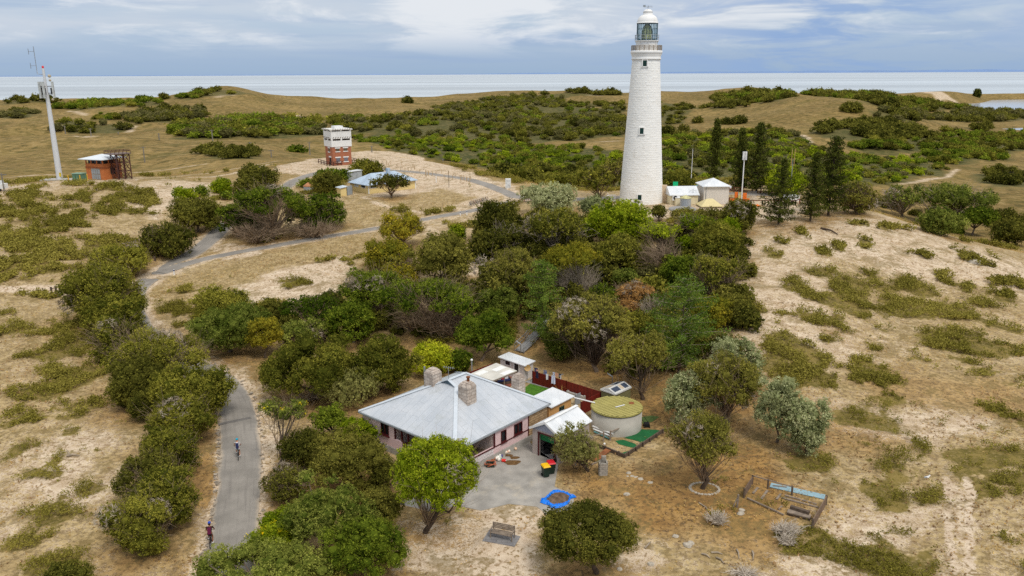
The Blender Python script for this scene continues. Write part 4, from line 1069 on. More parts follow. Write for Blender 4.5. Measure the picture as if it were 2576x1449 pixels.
T('bright_tree','brightest green rounded tree at the foot of the lighthouse','bright',(1552,620),(1474,503,1631,605),group=WS,tint=(.4,1))
T('small_round_tree','small round tree on the sand between the lighthouse and the tanks','teadark',(1658,557),(1637,515,1677,549),group=WS,zmin=-.7)
T('olive_bush','grey-olive bush behind the brightest tree','grey',(1490,555),(1458,496,1524,548),'bush',tint=(0,.4))
T('limbed_tree','open tree with pale twisted limbs below the silvery bush','tea',(1395,645),(1300,540,1482,618),group=WS,twig=.8,zmin=.0,gap=.2,deadk=DEAD)
T('limbed_tree','green tree with white dead branches beside the dark dome','teadark',(1268,645),(1212,565,1322,642),group=WS,twig=.6,deadk=DEAD)
T('umbrella_tree','bright flat crown held up by red-brown limbs below the tanks','bright',(1678,655),(1615,568,1705,612),group=WS,zmin=.0,twig=.8,tint=(.3,.9))
T('umbrella_tree','small bright cap of leaves beside the red-brown limbs','bright',(1725,650),(1699,600,1756,628),group=WS,zmin=0,tint=(.2,.7))
T('tea_tree','dense dark tree on the hill edge facing the open sand','tea',(1812,660),(1742,560,1868,662),group=WS)
T('tea_tree','dark dome in front of the white square shed','teadark',(1855,588),(1812,503,1905,588),group=WS,twig=.5)
T('olive_bush','low olive bush hiding the round concrete tank','olive',(1735,555),(1690,530,1762,556),'bush',twig=.5)
T('olive_bush','low olive bush below the cream hipped roof','olive',(1785,560),(1748,530,1826,562),'bush',twig=.5,tint=(0,.5))
T('umbrella_tree','yellow-green wind-shaped crown below the square shed','bright',(1790,615),(1700,545,1800,585),group=WS,zmin=-.1,twig=1.0,tint=(.1,.6))
T('umbrella_tree','yellow-green crown at the hill edge above the dense dark tree','bright',(1830,625),(1790,550,1868,600),group=WS,zmin=-.1,tint=(.1,.6))
T('dome_tree','olive domed tree in the middle of the wooded slope','tea',(1560,692),(1503,588,1618,688),group=WS,tint=(.3,.8))
bare_shrub('dead_tree','grey dead tree with fanned branches behind the brown dead shrubs','dead tree',(1690,692),(1603,605,1716,694),90,DEADBR)
T('umbrella_tree','olive umbrella crown above a silver web of dead branches','yellow',(1452,765),(1366,622,1532,690),group=WS,zmin=.15,tint=(0,.5),gap=.2)
bare_shrub('dead_tree','silver dead tree under the olive umbrella crown','dead tree',(1465,765),(1390,650,1515,766),110,DEAD)
T('olive_tree','tall olive tree beside the sandy gap on the slope','olive',(1285,780),(1196,635,1370,760),group=WS,twig=.8)
T('olive_tree','mid green tree below the tall olive one, above the stairs','palegreen',(1255,815),(1196,722,1305,808),group=WS,tint=(0,.5))
T('small_round_tree','small bright-topped tree with a bent trunk near the sand pocket','palegreen',(1566,738),(1538,675,1606,728),group=WS,zmin=-.2,tint=(.2,.6))
T('green_bush','fresh green bush behind the big yellow-topped tree','green',(1518,778),(1472,716,1562,775),'bush',group=WS,trunk=False)
T('green_tree','rich green tree beside the spire of the soft pine','green',(1712,728),(1664,639,1764,726),group=WS)
T('umbrella_tree','leaning yellow-green tree at the sand edge with reddish limbs','tea',(1795,762),(1742,650,1873,722),group=WS,zmin=-.1,twig=.9,tint=(.5,1))
T('brown_shrub','dead shrub with rusty brown leaves among the green trees','dry',(1612,775),(1540,712,1650,765),'shrub',twig=1.6,trunk=False)
T('brown_shrub','second rusty brown shrub with silver dead branches','dry',(1575,800),(1535,755,1620,795),'shrub',twig=1.2,trunk=False,deadk=DEAD)
bare_shrub('dead_tree','silver dead branches beside the rusty brown shrubs','dead tree',(1640,815),(1600,745,1690,818),70,DEAD)
T('tea_tree','olive tree with orange-tipped clumps on the sand edge','yellow',(1790,835),(1733,745,1842,830),group=WS,tint=(0,.6))
T('tea_tree','dark compact tree standing farthest out on the sand edge','teadark',(1842,815),(1790,745,1887,815),group=WS)
T('round_tree','big yellow-green puffy tree with a dark hollow skirt beside the stairs','olive',(1500,935),(1391,748,1578,880),group=WS,twig=2.0,zmin=-.15,tint=(.45,1),deadk=BARKD)
T('round_tree','green shrubby tree hugging the stair side of the puffy tree','palegreen',(1408,905),(1372,812,1442,906),group=WS,tint=(.1,.5))
T('dark_tree','dark olive tree between the puffy tree and the soft pine','tea',(1650,852),(1602,795,1684,846),group=WS,tint=(0,.4))
T('dark_tree','deep shaded tree behind the foot of the soft pine','teadark',(1815,930),(1762,838,1870,930),group=WS)
norfolk('soft_pine','broad soft-needled pine with a pale bare spire and wide whorls',(1707,940),(1713,700),108,seed=1,kind='pine',wh=.8,clear=.1,nb=8,pw=.6,branch_m=DEAD,droop=.02,group=WS,dens=3.2,trk=2.1)
norfolk('soft_pine','slender pine with a thin bare trunk beside the stairway',(1365,858),(1362,655),50,seed=2,kind='pine',wh=.75,clear=.14,nb=7,pw=.45,branch_m=DEADBR,droop=.03,group=WS,dens=3.0,trk=1.9)
T('forked_tree','olive tree with a dark forked trunk behind the green shed','olive',(1617,1005),(1528,845,1690,948),twig=.5,zmin=-.2,gap=.25,corek=.5,bark=BARKD,dens=1.1)
T('olive_tree','wide brown-olive tree with silver leaf tips behind the grey bushes','olive',(1830,1065),(1728,880,1900,1050),twig=1.0,gap=.2,tint=(0,.6))
T('grey_tree','silver-leaved tree rising behind the brown-olive tree','grey',(1845,990),(1778,862,1918,985),tint=(.1,.7))
T('grey_tree','silver-leaved bush between the water tank and the brown-olive tree','grey',(1745,1068),(1674,930,1806,1066),tint=(.1,.8))
T('stout_tree','stout tree with a leaning trunk in a ring of pale stones','olive',(1768,1229),(1674,1046,1862,1172),twig=1.0,zmin=-.25,bark=BARKD,tint=(.2,1),gap=.12)
T('grey_tree','taller silver-green tree alone on the scrubby slope','grey',(1955,1112),(1902,945,2012,1100),tint=(.0,.6))
T('grey_tree','lower pale silver tree joined to the taller one on the slope','grey',(2030,1142),(1975,1004,2083,1140),tint=(.3,1))
T('weeping_tree','weeping tree beside the garage with a bicycle against its trunk','weep',(1478,1186),(1392,1072,1508,1182),zmin=-.6,twig=.6,bark=BARKD)
T('round_tree','dense dark round tree alone near the blue tarpaulin','teadark',(1500,1442),(1352,1268,1594,1412),bark=BARKD,tint=(.2,.9),lobe=.24,rough=.10,zmin=-.6,gap=.0,cov=1.7)
T('bright_tree','bright yellow-green pine-like tree before the corner of the pink house','bright',(1071,1340),(996,1100,1200,1280),bark=BARKD,twig=.8,tint=(.15,.95),lobe=.22,zmin=-.6,rough=.13,flat=1.05,gap=.03,cov=1.5)
T('round_tree','dark olive rounded tree before the long pink wall','olive',(872,1228),(784,1088,964,1226),bark=BARKD,tint=(0,.55),lobe=.26)
T('small_tree','small dark tree between the rounded tree and the driveway','teadark',(975,1243),(933,1150,1009,1236),bark=BARKD,zmin=-.3)
T('leafy_tree','fresh green leafy tree by the corner of the pink wall','green',(850,1105),(784,1026,880,1092),tint=(.3,.9),zmin=-.2)
T('leafy_bush','yellow-green bush pressed against the pink weatherboards','bright',(900,1125),(843,1055,950,1122),'bush',tint=(0,.6))
T('wattle_tree','thin crooked wattle with yellow flower sprays by the road verge','palegreen',(705,1170),(658,1000,776,1078),twig=.3,gap=.35,zmin=-.2,corek=.5,flowers=9,tint=(0,.6))
T('small_tree','dark feathery tree between the wattle and the rounded tree','teadark',(770,1185),(703,1072,806,1172),gap=.2,tint=(.1,.7),corek=.6)
T('twiggy_bush','purple-grey twiggy bush on the road verge below the wattle','teadark',(705,1258),(658,1170,782,1256),'bush',twig=1.5,gap=.3,corek=.5)
T('round_tree','large pale-topped round tree nearest the driveway entrance','palegreen',(812,1395),(716,1216,915,1370),tint=(.4,1),lobe=.26)
T('round_tree','olive crown between the pale-topped tree and the driveway','olive',(955,1345),(885,1232,1003,1345),tint=(.05,.5))
T('round_tree','dark glossy green tree beside the sandy clearing with the bench','green',(920,1442),(824,1308,1014,1444),tint=(0,.55),lobe=.25,flat=.9,zmin=-.6)
T('wattle_tree','yellow-green wattle with a few yellow flowers at the road edge','bright',(690,1400),(612,1325,730,1405),flowers=8,tint=(.2,.9),droop=.25)
T('wattle_tree','light green wattle crown above the flowering one','bright',(715,1355),(648,1280,782,1356),tint=(.0,.6),droop=.25)
T('tea_tree','olive tree cut by the bottom edge beside the road','palegreen',(650,1510),(492,1385,810,1500),tint=(.25,.9),lobe=.22)
T('tea_tree','yellowish bush crown at the bottom edge below the glossy tree','olive',(815,1490),(750,1426,882,1490),tint=(.3,.9))
T('tea_tree','dark bush cut by the bottom edge on the field side of the road','teadark',(160,1490),(92,1408,230,1490),tint=(.3,.9))
T('small_bush','small green bush growing beside the pink verandah','green',(1021,1174),(1000,1132,1043,1173),'bush',trunk=False,tint=(0,.4))
NP='dark pines beside the lighthouse compound'
norfolk('norfolk_pine','tall narrow dark pine standing alone behind the flagpole',(1795,452),(1796,302),19,seed=3,group=NP,clear=.06)
norfolk('norfolk_pine','tall dark pine behind the white antenna mast',(1862,480),(1858,322),22,seed=4,group=NP,clear=.06)
norfolk('norfolk_pine','tallest dark pine just behind the rail fence',(1902,487),(1902,308),27,seed=5,group=NP,clear=.08,pw=.6)
norfolk('norfolk_pine','open-branched dark pine nearest the orange barriers',(1958,565),(1960,402),42,seed=6,group=NP,wh=.75,gapk=.15)
norfolk('norfolk_pine','middle dark pine on the sandy hill edge',(2038,557),(2040,384),34,seed=7,group=NP,wh=.7,gapk=.12)
norfolk('norfolk_pine','fullest dark pine at the outer hill edge',(2083,543),(2085,340),37,seed=8,group=NP,pw=.5)
T('bright_bush','bright green rounded tree behind the compound rail fence','bright',(1985,490),(1921,427,2034,487),'tree',tint=(.3,1))
T('twiggy_bush','dead-looking brown bush on the crest beside the fullest pine','olive',(2155,537),(2103,460,2200,536),'bush',twig=1.6,gap=.35,corek=.5)
VT='trees in the hollow beyond the hill crest'
T('pale_limbed_tree','thin green tree with pale bare limbs beyond the hill crest','palegreen',(2270,545),(2222,475,2310,535),group=VT,twig=1.2,deadk=DEAD,gap=.35,corek=.5,zmin=0)
T('umbrella_tree','wide flat green canopy with pale limbs beyond the hill crest','palegreen',(2400,575),(2298,470,2490,535),group=VT,twig=1.2,deadk=DEAD,zmin=0,tint=(.1,.6))
T('green_tree','green tree on a short trunk at the canopy edge beyond the crest','green',(2445,592),(2413,522,2508,582),group=VT,zmin=-.2,tint=(0,.5))
T('green_tree','soft green bush under the wide flat canopy','palegreen',(2365,590),(2315,525,2420,590),group=VT,trunk=False,tint=(0,.6))
T('dark_tree','dark round tree cut by the picture edge beyond the crest','teadark',(2538,615),(2494,556,2590,614),group=VT)
T('dark_tree','dark bushy tree behind the round one beyond the crest','teadark',(2530,575),(2494,528,2572,575),group=VT)
T('dark_bush','low dark bush beneath the pale bare limbs','teadark',(2238,524),(2207,495,2265,524),'bush',trunk=False)
T('dome_tree','green dome behind the cream office roof','tea',(1705,490),(1661,438,1746,490),tint=(0,.4))
T('lone_tree','lone dark tree standing out against the sea','teadark',(1027,259),(1017,249,1037,260))
T('lone_tree','lone dark tree on the skyline beyond the phone mast','teadark',(416,249),(407,241,425,250))
norfolk('lone_pine','lone conifer on the far shore beside the lake',(2457,244),(2457,229),5,seed=9,wh=2.2)
for lb,kd,ft,bx in [('small round bush on the bare dune slope beyond the pines','teadark',(1757,309),(1748,299,1767,309)),('larger of two round bushes on the dune slope beyond the pines','teadark',(1860,311),(1843,297,1877,312)),('smaller of two round bushes on the dune slope beyond the pines','teadark',(1830,313),(1817,302,1844,314)),
      ('dark round bush low on the dune beside the lighthouse wall','teadark',(1690,340),(1664,320,1702,342)),('dark round bush on the grass next to the lighthouse shrubland','teadark',(1712,346),(1690,335,1736,350)),('round bush halfway along the dune foot','teadark',(1722,330),(1712,321,1732,331)),
      ('lone green shrub on the dry slope beside the brick tower','green',(746,381),(722,372,772,382)),('long dark bush lying on the tan dune','teadark',(2147,278),(2117,264,2170,281))]:
 T('round_bush',lb,kd,ft,bx,'bush',trunk=False)
for foot_,ctr_,ax_ in TREES:
 if math.hypot(ctr_[0],ctr_[1])>260: continue
 r_=ax_[0]*1.15;m_=(np.abs(TX-ctr_[0])<r_*1.5) & (np.abs(TY-ctr_[1])<r_*1.5)
 w_=np.clip(1.4-np.hypot(TX[m_]-ctr_[0],TY[m_]-ctr_[1])/r_+.35*fbm(TX[m_],TY[m_],3,2,88),0,1)
 RUST[m_]=np.maximum(RUST[m_],w_*.75);SANDM[m_]*=1-.3*w_
def proto_bush(kind,seed,nleaf,ls,fl=.75,zmin=-.1,tr=.2):
 g=np.random.default_rng(seed);lv=Leaves()
 dome(lv,np.array([0,0,.38]),(1,.95,fl),g,tr,ls,nleaf=nleaf,lobe=.36,zmin=zmin,gap=.1,rough=.22,tint=(.1,.8),fill=nleaf>5)
 return lv
PROTO=[(k,proto_bush(k,60+i,7,.17,f)) for i,(k,f) in enumerate([('teadark',.7),('tea',.7),('green',.62),('teadark',.85),('darkshrub',.75),('olive',.6),('green',.8),('bright',.7)])]
PME=[]
for i,(k,lv) in enumerate(PROTO):
 o=lv.build('thicket_bush',LEAF[k],None,(0,0,0));PME.append(o.data);bpy.data.objects.remove(o)
PME2=[]
for i,(k,f) in enumerate([('teadark',.7),('tea',.7),('green',.62),('teadark',.85),('darkshrub',.75),('olive',.6),('green',.8),('bright',.7)]):
 lv=Leaves();dome(lv,np.array([0,0,.38]),(1,.95,f),np.random.default_rng(160+i),.16,.13,nleaf=11,lobe=.34,zmin=-.3,gap=.1,rough=.25,tint=(.1,.8));o=lv.build('undergrowth_bush',LEAF[k],None,(0,0,0));PME2.append(o.data);bpy.data.objects.remove(o)
LOW=[(k,proto_bush(k,90+i,4,.34,f,.0,.3)) for i,(k,f) in enumerate([('teadark',.7),('tea',.7),('green',.6),('teadark',.85),('darkshrub',.75),('olive',.6),('green',.75),('bright',.7)])]
ET=lambda *p: [c('E',*q) for q in p]
AT=lambda *p: [c('A',*q) for q in p]
PATCH=[
 ([(880,345),(985,380),(1080,398),(1180,412),(1250,428),(1380,440),(1480,468),(1570,470),(1572,380),(1450,372),(1290,365),(1100,345),(950,335)],3.2,(1.3,3.0),(1,2,2,0,7,6),'low bright green bush in the thicket between the brick tower and the lighthouse','bushes in the thicket behind the dune',70),
 ([(1280,430),(1380,424),(1500,440),(1500,470),(1400,470),(1300,455),(1240,440)],1.6,(2.5,4.5),(0,3,1),'dark domed bush at the thicket edge beyond the dune crest','dark bushes beyond the dune crest',18),
 ([(812,303),(870,288),(1000,296),(1060,285),(1130,268),(1235,250),(1330,243),(1415,243),(1420,268),(1570,275),(1575,345),(1480,352),(1400,355),(1290,362),(1100,345),(950,335),(880,338)],1.15,(2.2,4.8),(0,3,4,4,1,2,0),'dark scattered bush on the rise behind the brick tower','bushes on the rise behind the brick tower',40),
 ([(1661,258),(1700,262),(1732,280),(1720,310),(1662,315)],1.0,(2.2,4.2),(0,3,1),'scattered bush on the slope just past the lighthouse shaft','bushes past the lighthouse shaft',4),
 ([(1665,350),(1790,335),(1870,333),(1935,322),(2030,345),(2045,375),(2120,392),(2230,395),(2350,415),(2400,426),(2370,437),(2260,462),(2130,470),(2050,458),(1900,452),(1800,450),(1668,480)],2.4,(1.6,3.8),(0,1,2,4,7,3,6),'rounded bush in the shrubland behind the dark pines','bushes in the shrubland behind the dark pines',62),
 ([(2050,325),(2090,312),(2240,314),(2320,325),(2325,345),(2250,355),(2150,360),(2060,345)],1.2,(3.5,6.5),(0,3,0),'dark dome bush in the grove on the tan hill','dark bushes of the hill grove',16),
 ([(2120,368),(2250,352),(2350,345),(2500,335),(2600,338),(2600,375),(2400,380),(2250,388),(2180,384)],1.3,(2.5,5.0),(0,2,3,1,6),'dark green bush in the long grove across the valley','bushes of the long valley grove',22),
 ([(2275,398),(2330,388),(2420,380),(2520,385),(2540,402),(2440,413),(2350,412),(2290,410)],1.6,(2.5,4.6),(2,6,1),'fresh green bush in the clump on the grassy slope','green bushes of the slope clump',14),
 ([(2456,437),(2500,425),(2590,430),(2590,472),(2500,467),(2465,452)],1.1,(3,5),(0,3),'dark bush in the clump at the valley edge','dark bushes at the valley edge',8),
 ([(2020,240),(2120,236),(2230,240),(2262,250),(2350,258),(2420,268),(2440,276),(2330,282),(2240,278),(2180,258),(2100,246)],.8,(5,9),(0,2,3),'grey-green tree in the far wood beside the lake','trees of the far wood beside the lake',12),
 ([(2205,298),(2280,282),(2330,283),(2345,300),(2300,312)],.8,(4,7),(0,3,4),'dark bush in the small grove below the far wood','bushes of the small grove below the wood',6),
 ([(2340,300),(2400,282),(2480,277),(2600,280),(2600,300),(2450,308),(2370,305)],.7,(5,8),(0,3,4),'dark tree along the near shore of the lake','trees along the lake shore',8),
 ([(2435,324),(2480,308),(2500,322),(2480,334)],1.0,(4,6),(0,3),'dark tree beside the small pond','trees beside the small pond',3),
 (AT((460,668),(500,600),(560,585),(760,610),(1080,620),(1075,675),(900,690),(600,695)),1.1,(3.5,6),(0,3,1,4),'dark bush in the grove behind the orange building','bushes of the grove behind the orange building',10),
 (AT((770,545),(860,525),(960,545),(985,590),(830,580)),1.2,(3,5),(1,2),'mid green bush on the slope above the grove','green bushes above the grove',5),
 (AT((1000,580),(1220,510),(1450,500),(1700,515),(1710,550),(1480,590),(1150,615)),.9,(4,7),(0,3,4),'dark tree in the upper grove on the dry hills','trees of the upper grove',8),
 ([(430,332),(455,318),(560,306),(640,300),(720,297),(790,310),(815,325),(812,340),(720,347),(600,347),(455,348)],1.4,(3.5,6.5),(6,2,0,1,4),'leafy bush in the large grove beside the brick tower','bushes of the large grove by the tower',20),
 (AT((0,550),(130,520),(300,520),(300,555),(100,570),(0,565)),.9,(4,6),(0,4),'dark bush on the hills beyond the phone mast','bushes beyond the phone mast',5),
 (AT((1620,850),(1700,825),(1850,835),(2120,860),(2120,905),(1900,905),(1780,880)),1.6,(2.5,4),(0,3),'dark bush in the low clump on the near dry slope','dark bushes on the near dry slope',10),
 ([(15,257),(60,252),(140,253),(140,260),(20,263)],.5,(5,8),(0,3),'dark bush on the skyline beside the phone mast','skyline bushes by the phone mast',4),
 ([(130,266),(250,256),(400,251),(410,262),(250,272),(140,273)],.6,(4,7),(2,6,1),'green bush on the flat before the sea','green bushes before the sea',4),
 ([(425,249),(480,239),(560,227),(610,229),(632,237),(560,242),(480,249)],.6,(4,7),(2,0,1),'green bush on the highest hill by the sea','green bushes on the sea hill',4),
 ([(1300,241),(1420,234),(1560,235),(1560,242),(1400,247)],.5,(4,7),(0,3),'bush on the far skyline behind the lighthouse','skyline bushes behind the lighthouse',3),
 ([(1780,248),(1850,234),(1990,235),(1995,247),(1900,260),(1800,257)],.5,(5,8),(0,2,3),'dark bush on the far hill above the pines','bushes on the far hill above the pines',4),
 ([(1710,268),(1800,266),(1880,270),(1900,275),(1800,274)],.5,(4,6),(0,3),'bush in the thin line across the far dune','bushes in the thin dune line',3),
 ([(1420,262),(1500,258),(1570,262),(1570,266),(1480,268)],.5,(4,6),(0,1),'bush in the thin line behind the lighthouse shaft','bushes in the thin line behind the shaft',2),
]
gP=np.random.default_rng(11)
MASS=Leaves();MASSK={}
for poly,dens,(r0,r1),kinds,lab,grp,nind in PATCH:
 W=np.array([at(*p)[:2] for p in poly])
 lo,hi=W.min(0),W.max(0)
 nc=int((hi-lo).prod()/100*dens*(1.0 if dens>2 else 1.45))
 nc=min(nc,24000)
 P=lo+gP.uniform(size=(nc,2))*(hi-lo)
 P=P[inpoly(P[:,0],P[:,1],[tuple(q) for q in W])]
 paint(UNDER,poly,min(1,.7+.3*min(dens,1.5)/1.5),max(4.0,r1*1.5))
 cl=fbm(P[:,0],P[:,1],45 if r1<5 else 90,3,41)
 P=P[gP.uniform(size=len(P))<np.clip(.8+cl*(1.3 if dens<.8 else .7),.06,1)]
 rr=gP.uniform(r0,r1,len(P))*gP.uniform(.75,1.1,len(P))
 Z=gz(P[:,0],P[:,1])
 order=np.argsort(np.hypot(P[:,0],P[:,1])/rr)
 for q,i in enumerate(order):
  k=kinds[int(gP.integers(len(kinds)))];s=rr[i];a=gP.uniform(0,6.28)
  sc=(s*gP.uniform(.85,1.2),s*gP.uniform(.85,1.2),s*gP.uniform(.7,1.1))
  if q<nind:
   o=bpy.data.objects.new('thicket_bush',PME[k]);COL.objects.link(o)
   o.location=(P[i,0],P[i,1],Z[i]);o.rotation_euler=(0,0,a);o.scale=sc
   tag(o,lab,'bush',grp)
  else:
   MASSK.setdefault(PROTO[k][0],[]).append((P[i,0],P[i,1],Z[i],a,sc,k))
for poly,n,r0,r1,kinds,lab,grp in (
 ([(1200,600),(1330,560),(1480,570),(1640,600),(1860,610),(1875,830),(1800,905),(1600,930),(1420,880),(1290,830),(1195,760)],140,1.5,3.0,(0,0,1,3,4,5),'low dark bush in the undergrowth of the wooded slope','undergrowth of the wooded slope'),
 ([(640,800),(760,770),(900,740),(1190,740),(1190,845),(960,845),(700,870)],45,.9,1.9,(0,2,3,4),'low bush in the undergrowth above the cauliflower dome','undergrowth above the dome'),
 ([(300,1250),(330,1090),(300,950),(240,830),(210,770),(250,720),(310,800),(380,900),(450,1000),(470,1100),(440,1230),(390,1330)],14,.8,1.4,(0,1,3,0),'low bush filling the roadside hedge','undergrowth of the roadside hedge'),
 ([(560,600),(600,500),(700,470),(760,520),(860,560),(860,600),(700,610)],26,.9,1.8,(0,2,3,4),'low bush among the dead branches on the knoll','undergrowth on the knoll'),
 ([(680,1200),(760,1090),(940,1120),(990,1230),(960,1300),(760,1320)],14,.7,1.3,(0,5,3),'low bush between the trees before the pink wall','undergrowth before the pink wall'),
 ([(2220,540),(2300,500),(2480,530),(2560,590),(2470,595),(2320,570)],20,1.3,2.6,(0,1,3,2),'low bush in the hollow beyond the hill crest','undergrowth beyond the hill crest')):
 W=np.array([at(*p)[:2] for p in poly]);lo,hi=W.min(0),W.max(0);P=lo+gP.uniform(size=(n*6,2))*(hi-lo);P=P[inpoly(P[:,0],P[:,1],[tuple(q) for q in W])][:n]
 P=P[[min((np.hypot(x-f_[0],y-f_[1]) for f_,_,_ in TREES if True))>.8 for x,y in P]]
 rd_=np.array([min(np.hypot(l_[:,0]-x,l_[:,1]-y).min()-h_ for l_,z_,h_ in ROADLINE.values()) for x,y in P]);P=P[rd_>r1]
 for x,y in P:
  k=kinds[int(gP.integers(len(kinds)))];s=gP.uniform(r0,r1)
  o=bpy.data.objects.new('undergrowth_bush',PME2[k]);COL.objects.link(o);o.location=(x,y,float(gz(x,y))-.1);o.rotation_euler=(0,0,gP.uniform(0,6.28));o.scale=(s,s*gP.uniform(.8,1.2),s*gP.uniform(.7,1.2));tag(o,lab,'bush',grp)
names_mass={}
mv,mq,mt,mm,nn_,mats=[],[],[],[],0,[]
for kd,items in MASSK.items():
 mats.append(LEAF[kd])
 for X,Y,Zz,a,sc,k in items:
  lv=LOW[k][1]
  if not hasattr(lv,'cat'): lv.cat=(np.concatenate(lv.V),np.concatenate(lv.Q),np.concatenate(lv.T))
  v,q_,t_=lv.cat
  ca_,sa_=math.cos(a),math.sin(a)
  w=v*np.array(sc);w=np.stack([w[:,0]*ca_-w[:,1]*sa_+X,w[:,0]*sa_+w[:,1]*ca_+Y,w[:,2]+Zz],-1)
  mv.append(w.astype(np.float32));mq.append((q_+nn_).astype(np.int32));mt.append(np.clip(t_+gP.normal(0,.12),0,1));mm.append(np.full(len(q_),len(mats)-1,np.int32));nn_+=len(v)
o=fast_mesh('shrubland',np.concatenate(mv),np.concatenate(mq),None,None,(0,0,0),np.concatenate(mt),kind='stuff')
for m in mats: o.data.materials.append(m)
o.data.polygons.foreach_set('material_index',np.concatenate(mm))
print('MASS',{k: len(v) for k,v in MASSK.items()},len(o.data.polygons))
make_terrain()
def G(k,x,y,z=0.0): return pz(*c(k,x,y),z)
def proj(p):
 dp=depth(p);u=p[0]/dp;v=(p[1]*sP-(CAMZ-p[2])*cP)/dp
 uu,vv=u*cR-v*sR,u*sR+v*cR
 return (CX+uu*F,CY-vv*F)
class Fr:
 """a plan frame: origin, e along the first wall, f along the second"""
 def __init__(s,o,toward,flip=None):
  s.o=np.array(o[:2],float);d=np.array(toward[:2],float)-s.o;s.e=d/np.linalg.norm(d);s.L=np.linalg.norm(d)
  s.f=np.array([-s.e[1],s.e[0]])
  if flip is not None and np.dot(np.array(flip[:2])-s.o,s.f)<0: s.f=-s.f
  s.rz=math.atan2(s.e[1],s.e[0])
 def p(s,u,v,z): q=s.o+s.e*u+s.f*v;return np.array([q[0],q[1],z])
 def uv(s,p): d=np.array(p[:2])-s.o;return float(d @ s.e),float(d @ s.f)
GALV=sheetmat('galvanised_roof_sheets',S_(194,198,203),.76,3.2,var=.04,seam=.66,dirt=S_(168,172,170))
WHITEROOF=sheetmat('white_roof_sheets',S_(226,228,230),.76,4.0,seam=.78,var=.04)
BLUEROOF=sheetmat('pale_blue_roof_sheets',S_(176,192,208),.76,3.2,seam=.7)
PINKBOARD=brickmat('pink_weatherboard',S_(224,198,196),S_(222,196,194),S_(186,158,156),40,.17,.02,.7,.2,.06)
PINK=plain('pink_sheet_wall',S_(224,194,194),.7,.06,1.2,.05,dirt=S_(184,164,160))
MAROON=plain('maroon_paint',S_(82,32,34),.5,.15)
LIME_=brickmat('limestone_blocks',S_(206,194,182),S_(186,172,160),S_(150,136,126),.62,.31,.02,.9,.6,.5,S_(128,112,100))
TANSTONE=brickmat('tan_rubble_wall',S_(188,160,122),S_(160,132,98),S_(130,108,84),.5,.24,.02,.9,.6,.5)
ORANGEW=plain('ochre_render',S_(198,152,96),.8,.12,1.5,.2,dirt=S_(170,128,80))
CONC=plain('weathered_concrete',S_(172,168,160),.9,.18,.8,.3,6,dirt=S_(112,106,100))
CONCG=plain('grey_concrete',S_(150,148,146),.9,.15,.8,.2,6)
GLASS=plain('dark_window_glass',S_(36,40,44),.12,.2,1,0,spec=.6)
DARKIN=plain('dark_interior',S_(46,42,42),.8,.3,1,.1)
REDFENCE=brickmat('red_fence_sheets',S_(126,40,30),S_(112,34,26),S_(74,22,18),.19,30,.03,.55,.5,.15)
WHITEP=plain('white_paint',S_(228,228,226),.55,.06,1,.05)
GREYP=plain('grey_painted_metal',S_(150,156,160),.5,.12,1,.05)
STEEL=plain('galvanised_steel',S_(158,162,166),.4,.15,3,.05,metal=.5)
WOOD=plain('weathered_timber',S_(138,124,110),.9,.3,3,.4,14)
WOODD=plain('dark_old_timber',S_(96,82,70),.9,.3,3,.4,14)
BLACK=plain('black_plastic',S_(28,28,30),.5,.2,3,.05)
TYRE=plain('tyre_rubber',S_(30,30,32),.8,.2)
CREAM=plain('cream_wall',S_(226,214,180),.75,.06,1,.08,dirt=S_(200,188,156))
YELLOWW=brickmat('yellow_weatherboard',S_(232,210,150),S_(226,204,144),S_(190,168,112),40,.18,.014,.7,.3,.08)
RUST=plain('rusty_iron',S_(140,86,52),.85,.35,2,.3)
OLIVEW=plain('olive_sheet_wall',S_(118,116,80),.6,.1,2,.1)
BRICK=brickmat('red_brick',S_(176,108,78),S_(160,94,66),S_(170,124,100),.24,.086,.01,.85,.3,.35)
ORANGEB=brickmat('orange_painted_block',S_(196,120,70),S_(188,112,64),S_(170,94,48),.6,.3,.012,.75,.3,.15)
LHWHITE=plain('limewashed_stone',S_(240,238,233),.85,.03,.5,.12,2.5,dirt=S_(222,216,206))
def wall(mb,p0,p1,z0,z1,ops=(),t=.2):
 """a straight wall with openings (s0, s1, zb, zt) given along its length"""
 p0,p1=np.array(p0[:2],float),np.array(p1[:2],float);d=p1-p0;Ln=np.linalg.norm(d);e=d/Ln;rz=math.atan2(e[1],e[0])
 def blk(a,b,lo,hi):
  if b-a<.01 or hi-lo<.01: return
  m=p0+e*(a+b)/2
  mb.box((m[0],m[1],(lo+hi)/2),(b-a,t,hi-lo),rz)
 cur=0
 for a,b,zb,zt in sorted(ops):
  blk(cur,a,z0,z1);blk(a,b,z0,zb);blk(a,b,zt,z1);cur=b
 blk(cur,Ln,z0,z1)
